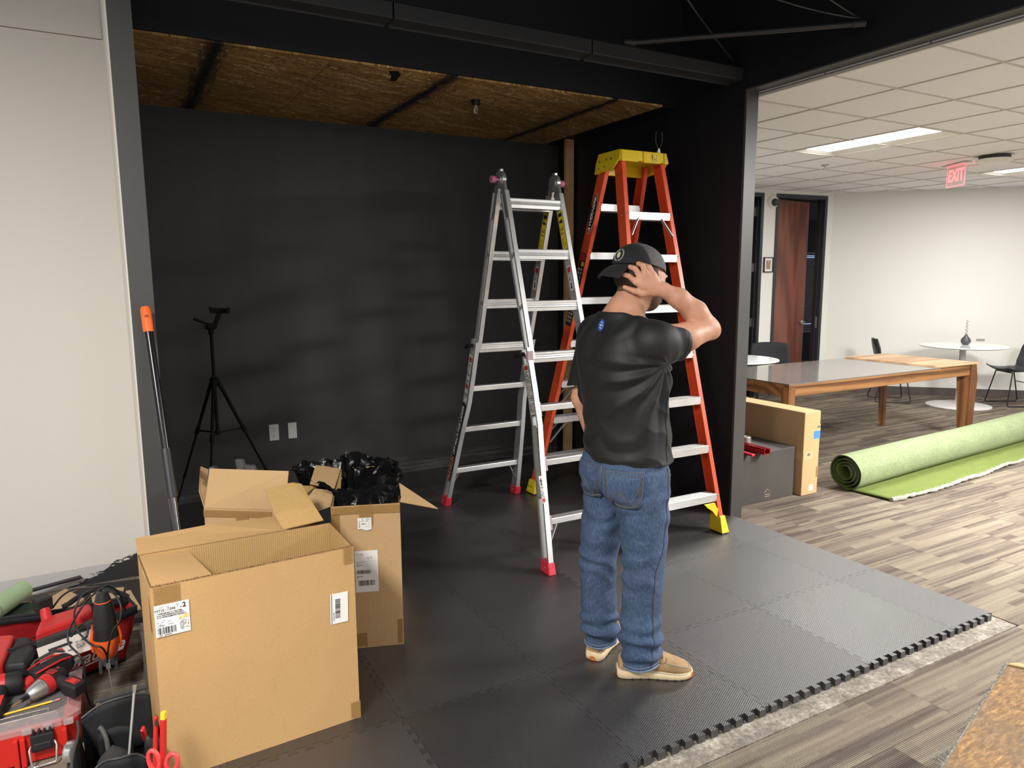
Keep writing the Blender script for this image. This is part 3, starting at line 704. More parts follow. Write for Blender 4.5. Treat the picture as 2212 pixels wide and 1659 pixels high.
# long instruction strip on the near left rail, front
def strip_on(fy, z0, z1, mat, wd, x0, x1, sgn):
    a = Vector((x0, fy(z0), z0)); b = Vector((x1, fy(z1), z1)); d = (b-a).normalized()
    return decal('sticker', SL, (a+b)/2, d.cross(Vector((-1, 0, 0))), d, wd, (b-a).length, mat)
xo = lambda z: 2.265-(.285-(.285-.212)*min(z/.85, 1))-.0155
s, F = strip_on(yF, .86, 1.14, WST, .050, xo(.86), xo(1.14), 1); m = MB(); F1 = off(F, .0007); scribble(m, F1, -.022, -.135, .022, .105, 22, th=.0004, seed=8, fill=.5)
m.prism([(-.02, .11), (.02, .11), (.02, .135), (-.02, .135)], F1, .0004, 1); m.build('sticker_print', [BST, RED_INK], s)
s, F = strip_on(yF, .42, .80, M_('grey_sticker', srgb(150, 150, 145), .5, var=.03), .044, xo(.42), xo(.80), 1); m = MB(); F1 = off(F, .0007); scribble(m, F1, -.019, -.18, .019, .18, 34, th=.0004, seed=9, fill=.8); m.build('sticker_print', INKG, s)
# front face of near left rail: small arrow sticker between the two lowest rungs
c = Vector((1.988, yF(.47)-.040, .47))
s, F = decal('sticker', SL, (1.998, yF(.47)-.0395, .47), (1, 0, 0), (0, .309, 1), .022, .15, WST); m = MB(); F1 = off(F, .0007)
m.prism([(-.004, .02), (.004, .02), (.004, .045), (.009, .045), (0, .062), (-.009, .045), (-.004, .045)], F1, .0004, 0); scribble(m, F1, -.008, -.045, .008, .015, 6, th=.0004); m.prism([(-.009, -.07), (.009, -.07), (.009, -.05), (-.009, -.05)], F1, .0004, 1); m.build('sticker_print', [BST, RED_INK], s)
# far left rail: white instruction part above, black name strip below
s, F = strip_on(yR, .80, 1.13, WST, .046, xo(.80), xo(1.13), -1); m = MB(); F1 = off(F, .0007); scribble(m, F1, -.02, -.16, .02, .12, 20, th=.0004, seed=3)
m.prism([(-.018, .12), (.018, .12), (.018, .155), (-.018, .155)], F1, .0004, 1); m.prism([(-.018, -.04), (.018, -.04), (.018, -.07), (-.018, -.07)], F1, .0004, 1); m.build('sticker_print', [BST, RED_INK], s)
a = Vector((2.265-.268-.0165, yR(.22), .22)); b = Vector((xo(.79), yR(.79), .79)); d = (b-a).normalized(); nrm = Vector((-1, 0, 0))
s, F = decal('sticker', SL, (a+b)/2+Vector((-.0022, 0, 0)), d, d.cross(nrm)*-1, (b-a).length, .052, BST, th=.001)
F1 = frame((a+b)/2+Vector((-.0034, 0, 0)), d, nrm.cross(d))
m = MB(); m.text('FRANKLIN', off(F1, 0) @ Matrix.Translation((-.205, 0, 0)), .052, 1, width=.19, shear=.2, bold=.01); m.text('17FT MULTI-TASK LADDER', F1 @ Matrix.Translation((.092, 0, 0)), .036, 0, width=.37, shear=.2, bold=.008)
m.build('sticker_print', [PAPER, M_('orange_print', srgb(235, 150, 110), .5)], s)

# ------------------------------------------------------------------ orange fibreglass step ladder
OL = root('fibreglass_stepladder', 'orange fibreglass stepladder with yellow top cap and feet behind the man', 'ladder', (2.98, 3.83, .025))
ZT = 2.36
nearY = lambda z: 3.175+(z)*.2480
farY = lambda z: 4.495-(z)*.2480
xl = lambda z: 2.660+(2.872-2.660)*z/ZT
xr = lambda z: 3.262+(3.185-3.262)*z/ZT
steps_n = (.25, .548, .85, 1.14, 1.43, 1.745, 2.01); steps_f = (.305, .607, .877, 1.17, 1.47, 1.773, 2.085)
for fy, sg, ss in ((nearY, 1, steps_n), (farY, -1, steps_f)):
    for sd, fx in ((-1, xl), (1, xr)):
        m = MB(); channel(m, [(fx(.06), fy(.06), .06), (fx(ZT), fy(ZT), ZT)], .030, .078, sd, t=.0045); m.build('rail', ORANGE, OL)
        x = fx(.03); y = fy(.03); f = MB()
        f.hexa([(x-.030, y-.056, .034), (x+.030, y-.056, .034), (x+.030, y+.056, .034), (x-.030, y+.056, .034)]+[(x+a*.021, y+b*.044+sg*.02, .135) for a, b in ((-1, -1), (1, -1), (1, 1), (-1, 1))])
        ft = f.build('foot', YELLOW, OL, bevel=.003)
        MB().bb(x-.028, y-.053, .0255, x+.028, y+.053, .034).build('foot_tread', BLKPL, ft)
        if sg < 0: MB().ell((x-.0275, y-.015, .085), (.003, .006, .006), seg=8, rings=6).ell((x-.0275, y+.018, .085), (.003, .006, .006), seg=8, rings=6).build('rivet', DKMET, ft, kind='stuff')
        rv = MB()
        for z in ss:
            for dz in (.012, -.012): rv.ell((fx(z)-.0, fy(z)-.0400, z+dz), (.0055, .003, .0055), seg=8, rings=6)
            rv.ell((fx(z)+sd*.0155, fy(z), z), (.003, .0055, .0055), seg=8, rings=6)
        rv.build('rivet', STEEL, OL, kind='stuff', smooth=60)
    for z in ss:
        x0, x1 = xl(z)+.012, xr(z)-.012; y = fy(z); q = MB()
        q.bb(x0, y-.040, z+.018, x1, y+.040, z+.0225)
        q.bb(x0, y-.0425, z-.024, x1, y-.040, z+.0225); q.bb(x0, y+.040, z-.024, x1, y+.0425, z+.0225)
        for k in range(5): q.bb(x0, y-.032+.014*k, z+.0225, x1, y-.028+.014*k, z+.0245)
        q.build('step', ALU, OL, bevel=.001, seg=1)
for sd, fx in ((-1, xl), (1, xr)):
    z = 2.0
    MB().bar((fx(z)-sd*.085, nearY(z)-.036, 1.995), (fx(z)-sd*.012, nearY(z-.11)-.036, 1.885), .003, .024, up=(0, 1, 0)).build('brace', ALU, OL)
    for z in (.877, .607):
        MB().bar((fx(z)-sd*.13, farY(z)-.03, z-.02), (fx(z)-sd*.012, farY(z-.17)-.03, z-.17), .003, .020, up=(0, 1, 0)).build('brace', ALU, OL)
        MB().bar((fx(z)-sd*.10, farY(z)+.03, z-.02), (fx(z)-sd*.012, farY(z-.13)+.03, z-.13), .003, .020, up=(0, 1, 0)).build('brace', ALU, OL)
    q = MB(); q.prism([(-.115, .0), (-.03, 0), (-.012, -.035), (.0, -.04), (.0, -.10), (-.02, -.085), (-.05, -.05), (-.09, -.025)] if sd > 0 else [(.115, .0), (.09, -.025), (.05, -.05), (.02, -.085), (0, -.10), (0, -.04), (.012, -.035), (.03, 0)], frame((fx(.23)-sd*.012, nearY(.2)-.034, .222), (1, 0, 0), (0, 0, 1)), .012)
    q.build('corner_brace', YELLOW, OL, bevel=.002)
# top cap
cx0, cx1, cy0, cy1, cz0, cz1 = 2.838, 3.215, 3.716, 3.945, 2.335, 2.42
cap = MB()
cap.hexa([(cx0-.012, cy0-.012, cz0+.02), (cx1+.012, cy0-.012, cz0+.02), (cx1+.012, cy1+.012, cz0+.02), (cx0-.012, cy1+.012, cz0+.02), (cx0, cy0, cz1), (cx1, cy0, cz1), (cx1, cy1, cz1), (cx0, cy1, cz1)])
cap.hexa([(cx0-.018, cy0+.04, cz0-.03), (cx0-.004, cy0+.05, cz0-.03), (cx0-.004, cy1+.018, cz0-.045), (cx0-.018, cy1+.018, cz0-.045), (cx0-.012, cy0-.01, cz0+.03), (cx0+.002, cy0-.01, cz0+.03), (cx0+.002, cy1+.01, cz0+.03), (cx0-.012, cy1+.01, cz0+.03)])
cap.hexa([(cx1+.002, cy0+.05, cz0-.02), (cx1+.016, cy0+.04, cz0-.02), (cx1+.018, cy1+.018, cz0-.045), (cx1+.004, cy1+.018, cz0-.045), (cx1-.002, cy0-.01, cz0+.03), (cx1+.012, cy0-.01, cz0+.03), (cx1+.012, cy1+.01, cz0+.03), (cx1-.002, cy1+.01, cz0+.03)])
cap.bb(cx0, cy1-.006, cz0-.045, cx1, cy1+.008, cz0+.03)
for a, b in ((.0, .135), (.175, .315), (.345, .377)): cap.hexa([(cx0+a, cy0-.022, cz0+.012), (cx0+b, cy0-.022, cz0+.012), (cx0+b, cy0+.01, cz0+.012), (cx0+a, cy0+.01, cz0+.012), (cx0+a+.006, cy0-.008, cz1-.002), (cx0+b-.006, cy0-.008, cz1-.002), (cx0+b-.006, cy0+.01, cz1-.002), (cx0+a+.006, cy0+.01, cz1-.002)])
tc = cap.build('top_cap', YELLOW, OL, bevel=.004, seg=2)
hl = MB()
for a, b in ((.06, 2.375), (.11, 2.378), (.18, 2.37), (.19, 2.33), (.13, 2.335)): hl.ell((cx0-.0165, cy0+a+.01, b-.005), (.003, .0045, .0055), seg=8, rings=6)
hl.build('rivet', DKMET, tc)
s, F = decal('sticker', tc, (cx0+.262, cy0-.0205, 2.378), (1, 0, 0), (0, .015, 1), .032, .044, YST); m = MB(); F1 = off(F, .0007)
for q in ((-.016, -.022, .016, -.020), (-.016, .020, .016, .022), (-.016, -.022, -.014, .022), (.014, -.022, .016, .022)): m.prism([(q[0], q[1]), (q[2], q[1]), (q[2], q[3]), (q[0], q[3])], F1, .0004)
m.tube([F1 @ Vector(p) for p in ((-.008, .012, 0), (-.002, .004, 0), (-.009, -.002, 0), (.0, -.010, 0), (.006, -.002, 0), (.010, -.012, 0))], .0016, 5); scribble(m, F1, -.010, -.018, .010, -.013, 1, th=.0004); m.build('sticker_print', BST, s)
# oval maker's mark and warning strip on the far left rail's outer web
def osticker(z0, z1, wd, mat, shape=None):
    a = Vector((xl(z0)-.0158, farY(z0)+.0, z0)); b = Vector((xl(z1)-.0158, farY(z1), z1)); d = (b-a).normalized()
    u = d.cross(Vector((-1, 0, 0))); F = frame((a+b)/2+Vector((-.0012, 0, 0)), u, d); L = (b-a).length; m = MB()
    if shape == 'oval': m.prism([(wd/2*math.cos(t)*abs(math.cos(t))**.25, L/2*math.sin(t)) for t in [2*PI*k/32 for k in range(32)]], F, .001)
    else: m.prism([(-wd/2, -L/2), (wd/2, -L/2), (wd/2, L/2), (-wd/2, L/2)], F, .001)
    return m.build('sticker', mat, OL), F, L
s, F, L = osticker(1.915, 2.175, .066, PAPER, 'oval')
m = MB(); F1 = off(F, .0012); m.prism([(.033*math.cos(t)*abs(math.cos(t))**.25, (L/2-.005)*math.sin(t)) for t in [2*PI*k/32 for k in range(32)]], F1, .0004, 0)
F2 = off(F, .0018) @ Matrix.Rotation(PI/2, 4, 'Z'); m.text('WERNER', F2, .036, 1, width=.170, shear=.25, bold=.02)
for sg in (-1, 1): m.prism([(.013, sg*.090), (-.013, sg*.090), (0, sg*.120)], off(F, .0016), .0004, 1)
m.build('sticker_print', [BST, PAPER], s)
s, F, L = osticker(1.30, 1.79, .062, BST); F1 = off(F, .0012); m = MB(); m.prism([(-.028, L/2-.05), (.028, L/2-.05), (.028, L/2-.004), (-.028, L/2-.004)], F1, .0004, 1); m.prism([(0, L/2-.085), (.028, L/2-.085), (.028, L/2-.056), (0, L/2-.056)], F1, .0004, 2)
for i in range(15):
    for j in (-1, 1):
        y = L/2-.11-.026*i; m.prism([(j*.013-.009, y-.009), (j*.013+.009, y-.009), (j*.013+.009, y+.009), (j*.013-.009, y+.009)], F1, .0004, 0)
m.build('sticker_print', [M_('grey_print', srgb(150, 150, 150), .5), RED_INK, YEL_INK], s)
# wire tie standing up from the cap
w = MB(); bx, by, bz = 3.165, 3.735, 2.42
for s_ in (-1, 1): w.tube([(bx+s_*.004, by, bz+.012), (bx+s_*.008, by, bz+.035), (bx+s_*.026, by, bz+.065), (bx+s_*.027, by, bz+.115), (bx+s_*.022, by, bz+.135)], .0028, 6, mi=0)
w.hexa([(bx-.012, by-.006, bz), (bx+.012, by-.006, bz), (bx+.012, by+.006, bz), (bx-.012, by+.006, bz), (bx-.005, by-.004, bz+.03), (bx+.005, by-.004, bz+.03), (bx+.005, by+.004, bz+.03), (bx-.005, by+.004, bz+.03)], mi=1)
w.build('wire_tie', [CHARC, WPL], label='thin dark two-pronged wire tie standing up on the yellow ladder cap', cat='wire tie', smooth=40, loc=(bx, by, bz))

# ================================================================== CARTONS
def carton(name, label, A, B, C, D, z0, z1, mat, inner=KRAFTI, t=.005, group=None, close=False):
    """open-topped carton from its four floor corners (counter-clockwise from the front left)"""
    P = [Vector((p[0], p[1], 0)) for p in (A, B, C, D)]; c = sum(P, Vector())/4
    r = root(name, label, 'cardboard box', (c.x, c.y, z0), group)
    Z0, Z1 = Vector((0, 0, z0)), Vector((0, 0, z1)); Q = []
    for i in range(4):
        a, b, d = P[i-1], P[i], P[(i+1) % 4]; u = (a-b).normalized(); v = (d-b).normalized(); Q.append(b+(u+v)*t)
    m = MB(); vs = []
    # subdivided walls so that they bow a little
    N = 8
    def wall(a, b, qa, qb, bow, sd):
        r_ = random.Random(sd); nr = Vector(((b-a).y, -(b-a).x, 0)).normalized()
        def f(u, v, ii):
            p = (qa.lerp(qb, u) if ii else a.lerp(b, u)); k = bow*math.sin(PI*u)*math.sin(PI*min(1, v*.9+.1))
            return p+nr*k+Vector((0, 0, z0+(z1-z0)*v))
        m.grid(lambda u, v: f(u, v, 0), N, N, 0); m.grid(lambda u, v: f(u, v, 1), N, N, 1)
        m.grid(lambda u, v: (f(u, 1, 0) if v < .5 else f(u, 1, 1)), N, 1, 2)
    for i in range(4):
        wall(P[i], P[(i+1) % 4], Q[i], Q[(i+1) % 4], (.006, -.003, .004, -.003)[i], i)
    m.add([P[0]+Z0, P[1]+Z0, P[2]+Z0, P[3]+Z0], [(0, 3, 2, 1)], 0); e = Vector((0, 0, .004))
    m.add([Q[0]+Z0+e, Q[1]+Z0+e, Q[2]+Z0+e, Q[3]+Z0+e], [(0, 1, 2, 3)], 1)
    if close: m.add([P[0]+Z1, P[1]+Z1, P[2]+Z1, P[3]+Z1], [(0, 1, 2, 3)], 0)
    b = m.build('carton_body', [mat, inner, KEDGE], r)
    return r
def flap(parent, pts, mat, th=.005, nm='flap', **k):
    m = MB(); slab(m, pts, th); o = m.build(nm, mat, parent, **k); return o
B1 = carton('cardboard_box', 'largest open cardboard box in front, with two white labels on its long side', (.035, 2.376), (.684, 2.407), (.678, 2.693), (.010, 2.690), .0255, .686, KRAFT)
flap(B1, [(.020, 2.52, .684), (.038, 2.384, .684), (.222, 2.392, .672), (.172, 2.681, .668), (.016, 2.686, .684)], KRAFT, .004)
flap(B1, [(.010, 2.692, .686), (.490, 2.694, .688), (.497, 2.812, .706), (.25, 2.822, .712), (.009, 2.826, .702)], KRAFT, .004)
fp = MB(); slab(fp, [(.500, 2.692, .690), (.652, 2.692, .700), (.637, 2.76, .739), (.482, 2.76, .735)], .004); slab(fp, [(.482, 2.76, .735), (.637, 2.76, .739), (.620, 2.90, .797), (.585, 2.905, .806), (.474, 2.90, .797)], .004)
fp.build('flap', KRAFTY, B1)
# ragged torn rim edge
rg = MB(); r_ = random.Random(5)
for k in range(60):
    u = k/60; x = .036+.648*u; y = 2.3765+.0315*u; rg.add([(x, y-.0015, .684), (x+.011, y-.0015, .684), (x+.0055+r_.uniform(-.003, .003), y-.001+r_.uniform(-.002, .004), .686+r_.uniform(.001, .006))], [(0, 1, 2)])
rg.build('torn_edge', KEDGE, B1, kind='stuff')
def on_face(A, B, x_along, z, out=.0007):
    a = Vector((A[0], A[1], 0)); b = Vector((B[0], B[1], 0)); u = (b-a).normalized(); nr = Vector((u.y, -u.x, 0)); p = a+u*x_along
    return frame(p+nr*out+Vector((0, 0, z)), u, (0, 0, 1))
def tape(parent, F, w, h, seed=0):
    r_ = random.Random(seed); m = MB(); j = lambda: r_.uniform(-.004, .004)
    m.prism([(-w/2, -h/2+j()), (-w/6, -h/2+j()), (w/5, -h/2+j()), (w/2, -h/2+j()), (w/2, h/2), (-w/2, h/2)], F, .0005); return m.build('packing_tape', TAPE, parent)
fa, fb = (.035, 2.376), (.684, 2.407)
tape(B1, on_face(fa, fb, .045, .647, .0066-.004), .075, .07, 1); tape(B1, on_face(fa, fb, .635, .06, .002), .035, .065, 2); tape(B1, on_face(fa, fb, .628, .655, .003), .030, .06, 3)
tape(B1, on_face((.010, 2.690), (.035, 2.376), .26, .60, -.001), .05, .17, 4)
# product label, small shipping label
F = on_face(fa, fb, .0555+.0, .572, .0045) @ Matrix.Translation((0, 0, 0)); lb = MB(); lb.prism([(-.050, -.052), (.050, -.052), (.050, .052), (-.050, .052)], F, .0005); L1 = lb.build('product_label', PAPER, B1, label='white product label reading MTIS-3206T x2')
F1 = off(F, .0006); m = MB()
m.text('CAP', F1 @ Matrix.Translation((-.034, .044, 0)), .009, 1, th if False else .0004, width=.022)
m.text('MTIS-', F1 @ Matrix.Translation((-.033, .033, 0)), .0125, 0, width=.030); m.text('3', F1 @ Matrix.Translation((-.012, .037, 0)), .020, 1, width=.009)
m.text('206', F1 @ Matrix.Translation((.002, .034, 0)), .011, 0, width=.017, bold=.01); m.text('T', F1 @ Matrix.Translation((.017, .038, 0)), .020, 1, width=.010); m.text('x', F1 @ Matrix.Translation((.026, .034, 0)), .012, 0, width=.005)
m.text('2', F1 @ Matrix.Translation((.036, .038, 0)), .022, 0, width=.010, bold=.03)
for i, s_ in enumerate(('1" EXERCISE MAT (1" TEXTURE)', '2.5 cm TAPIS D\'EXERCICE (TEXTURE T)', '2.5 cm TAPETES DE EJERCICIO (TEXTURA T)')): m.text(s_, F1 @ Matrix.Translation((-.008+.003*i, .0235-.0062*i, 0)), .0058, 0, width=.072+.005*i, bold=.02)
scribble(m, F1, -.045, -.018, .004, .002, 7, 2, seed=11, fill=.3); barcode(m, F1, -.044, -.044, .010, -.022, 26, 0, 3, .0004); scribble(m, F1, -.040, -.049, .006, -.046, 1, 0, seed=12)
scribble(m, F1, .020, -.045, .047, -.010, 9, 2, seed=13, fill=.4)
m.prism([(.016, -.007), (.047, -.007), (.047, -.006), (.016, -.006)], F1, .0004, 1); m.prism([(.016, .008), (.047, .008), (.047, .009), (.016, .009)], F1, .0004, 1)
m.prism([(.018, -.005), (.028, -.005), (.023, .006)], F1, .0004, 3); scribble(m, F1, .030, -.004, .046, .008, 2, 3, seed=14, fill=.9)
m.build('label_print', [INK, INKG, INKG, YEL_INK], L1)
F = on_face(fa, fb, .588, .4695, .004) @ Matrix.Rotation(-.03, 4, 'Z'); lb = MB(); lb.prism([(-.032, -.056), (.032, -.056), (.032, .056), (-.032, .056)], F, .0005); L2 = lb.build('barcode_label', PAPER, B1, label='small white label with a barcode turned on its side'); F1 = off(F, .0006)
m = MB(); m.prism([(-.028, -.055), (-.0258, -.055), (-.0258, .055), (-.028, .055)], F1, .0004, 1); barcode(m, F1, -.014, -.036, .004, .036, 34, 0, 5, .0004, vert=False); m.text('1 (G) No (2/4)', F1 @ Matrix.Translation((-.0195, -.03, 0)) @ Matrix.Rotation(PI/2, 4, 'Z'), .006, 0, width=.032); scribble(m, F1, .008, -.03, .0085, .02, 14, 0); m.build('label_print', [INK, M_('navy_ink', (.03, .02, .12), .6)], L2)
B2A, B2B, B2C, B2D = (.742, 2.929), (1.015, 2.833), (1.231, 3.446), (.958, 3.542)
B2 = carton('cardboard_box', 'tall open cardboard box lined with a black bag, white shipping label on its narrow side', B2A, B2B, B2C, B2D, .0255, .672, KRAFT2)
flap(B2, [(1.020, 2.850, .672), (1.046, 2.90, .676), (1.085, 3.03, .700), (1.225, 2.915, .588)], KRAFT2, .004)
flap(B2, [(.745, 2.940, .672), (.760, 2.985, .672), (.818, 3.15, .672), (.735, 3.17, .690), (.690, 3.10, .680), (.664, 2.955, .650)], KRAFT2, .004)
flap(B2, [(.96, 3.546, .672), (.83, 3.19, .673), (.735, 3.26, .690), (.845, 3.585, .700)], KRAFT2, .004)
fa, fb = B2A, B2B
tape(B2, on_face(fa, fb, .145, .628, .0065), .056, .09, 5); tape(B2, on_face(fa, fb, .145, .653, .0062), .286, .035, 6); tape(B2, on_face(fa, fb, .105, .065, .004), .055, .06, 7); tape(B2, on_face(fa, fb, .275, .09, .001), .022, .11, 8); tape(B2, on_face(fa, fb, .018, .59, .0012), .035, .10, 9)
F = on_face(fa, fb, .138, .592, .0078); lb = MB(); lb.prism([(-.029, -.024), (-.012, -.023), (.008, -.031), (.029, -.026), (.029, .026), (-.029, .026)], F, .0004); L3 = lb.build('barcode_label', PAPER, B2, label='small torn white label near the top'); F1 = off(F, .0005)
m = MB(); scribble(m, F1, -.020, .010, .024, .022, 3, 0, seed=20, fill=.3, th=.0003); m.text('4000', F1 @ Matrix.Translation((-.005, -.001, 0)), .011, 0, width=.016, depth=.0003); scribble(m, F1, -.024, -.018, -.018, .018, 7, 0, seed=22, th=.0003)
for x in (.007, .018): m.prism([(x, -.02), (x+.001, -.02), (x+.001, .012), (x, .012)], F1, .0003, 1)
m.build('label_print', [INK, INKG], L3)
F = on_face(fa, fb, .140, .378, .0066); lb = MB(); lb.prism([(-.049+.0, -.093), (.049, -.093), (.049, .093), (-.049, .093)], F, .0004); L4 = lb.build('shipping_label', PAPER, B2, label='large white shipping label with barcodes', bevel=.0001); F1 = off(F, .0005)
m = MB(); scribble(m, F1, -.044, .070, -.010, .088, 4, 1, seed=30, fill=.5, th=.0003); scribble(m, F1, .004, .050, .03, .066, 3, 1, seed=31, fill=.4, th=.0003)
m.prism([(-.045, .0455), (.045, .0455), (.045, .0462), (-.045, .0462)], F1, .0003, 1)
scribble(m, F1, -.042, .022, -.014, .042, 4, 0, seed=32, fill=.5, th=.0003); barcode(m, F1, -.043, -.010, .018, .006, 44, 0, 33, .0003); barcode(m, F1, -.036, -.064, .034, -.040, 40, 0, 34, .0003); scribble(m, F1, -.043, -.030, -.010, -.020, 2, 0, seed=35, th=.0003)
m.text('TRK-4', F1 @ Matrix.Translation((.030, .010, 0)), .007, 0, width=.016, depth=.0003) if False else None
m.build('label_print', [INK, INKG], L4)

B3 = carton('cardboard_box', 'cardboard box at the back with one flap standing up, holding grey plastic parts', (.273, 3.188), (.568, 2.98), (.774, 3.275), (.479, 3.483), .0255, .672, KRAFT2)
flap(B3, [(.276, 3.186, .672), (.566, 2.981, .672), (.592, 3.00, .832), (.312, 3.238, .826)], KRAFT2, .004)
flap(B3, [(.479, 3.48, .672), (.275, 3.19, .672), (.262, 3.22, .74), (.29, 3.40, .80)], KRAFT2, .004)
fa, fb = (.273, 3.188), (.568, 2.98)
tape(B3, on_face(fa, fb, .15, .65, .005), .30, .03, 11); tape(B3, on_face(fa, fb, .17, .63, .006), .055, .05, 12)
g = root('plastic_bracket', 'dark grey plastic bracket poking out of the back box at its left corner', 'bracket', (.39, 3.30, .60))
m = MB(); m.prism([(-.02, -.10), (.025, -.10), (.028, .02), (.020, .085), (.005, .10), (-.018, .10), (-.026, .06)], frame((.345, 3.33, .715), (.9, -.42, 0), (0, 0, 1)), .035); m.build('arm', CHARC, g, bevel=.004)
MB().cyl((.365, 3.30, .765), (.345, 3.26, .765), .012, seg=14).build('pin', GREYPL, g, smooth=40)
g = root('plastic_bracket', 'pair of grey ribbed plastic arms sticking up behind the raised flap', 'bracket', (.50, 3.28, .60))
m = MB(); F = frame((.455, 3.30, .745), (.8, -.6, 0), (0, 0, 1)); m.prism([(-.015, -.08), (.03, -.08), (.018, .05), (.008, .092), (-.020, .094), (-.014, .03)], F, .03); m.build('arm', GREYPL, g, bevel=.003)
m = MB(); F = frame((.505, 3.27, .735), (.8, -.6, 0), (0, 0, 1)); m.prism([(-.03, -.06), (.035, -.06), (.02, .01), (-.002, .075), (-.03, .075), (-.032, .0)], F, .03); m.prism([(-.045, .05), (-.03, .05), (-.028, .075), (-.043, .078)], F, .026); m.build('arm', GREYPL, g, bevel=.003)
# black bag liner: crumpled skirt over the rim of the tall box
from mathutils import noise as mn
def bag():
    c = Vector((.93, 3.22, 0)); U = 64; Vn = 16; m = MB(); r_ = random.Random(21)
    rim = [(.0, .33, .705), (.09, .355, .740), (.20, .27, .700), (.215, .06, .695), (.175, -.10, .700), (.03, -.15, .688), (-.09, -.12, .682), (-.16, .04, .686), (-.225, .29, .705), (-.11, .345, .712)]
    out = [(.02, .34, .62), (.15, .30, .64), (.29, .22, .665), (.24, .0, .668), (.125, -.29, .650), (.02, -.355, .646), (-.13, -.285, .644), (-.125, -.05, .650), (-.20, .24, .650), (-.09, .35, .64)]
    def loop_(L, t):
        n = len(L); t = (t % 1)*n; i = int(t); f = t-i; a, b, d, e = (Vector(L[(i+k) % n]) for k in (-1, 0, 1, 2))
        return .5*((2*b)+(d-a)*f+(2*a-5*b+4*d-e)*f*f+(3*b-a-3*d+e)*f**3)
    def f(u, v):
        r = loop_(rim, u); o = loop_(out, u)
        if v < .5:
            k = v/.5; p = Vector((r.x*(.25+.75*k**.7), r.y*(.25+.75*k**.7)+.06*(1-k), r.z-.17*(1-k)**1.2)); amp = .020+.012*k
        else:
            k = (v-.5)/.5; p = r.lerp(o, k)+Vector((0, 0, .018*math.sin(PI*k))); amp = .024
        q = c+p; s1 = mn.noise(q*14)*.9+mn.noise(q*31)*.5
        d = Vector((r_.uniform(-1, 1), r_.uniform(-1, 1), r_.uniform(-.8, 1)))*.55+Vector((r.x, r.y, .5)).normalized()*s1
        if v >= .97: d *= .35
        return q+d*amp
    vs = [f((i+.5*(j % 2))/U, j/Vn) for i in range(U) for j in range(Vn+1)]; fs = []
    for i in range(U):
        for j in range(Vn):
            a, b, d, e = i*(Vn+1)+j, ((i+1) % U)*(Vn+1)+j, ((i+1) % U)*(Vn+1)+j+1, i*(Vn+1)+j+1
            fs += [(a, b, e), (b, d, e)] if j % 2 == 0 else [(a, b, d), (a, d, e)]
    m.add(vs, fs); return m
BAGM = M_('black_bin_bag_film', (.006, .006, .007), .16, var=.05, spec=.7)
t_ = NT('black_bin_bag'); t_.col((.006, .006, .007)); t_.set(Roughness=.15); t_.bump(t_.noise(t_.coord(), 38, 4, .55, 2.0), .30, .008)
bag().build('bin_bag', t_.m, label='crumpled black plastic bag filling the mouth of the tall box', cat='bag', loc=(.93, 3.22, .67), smooth=38)

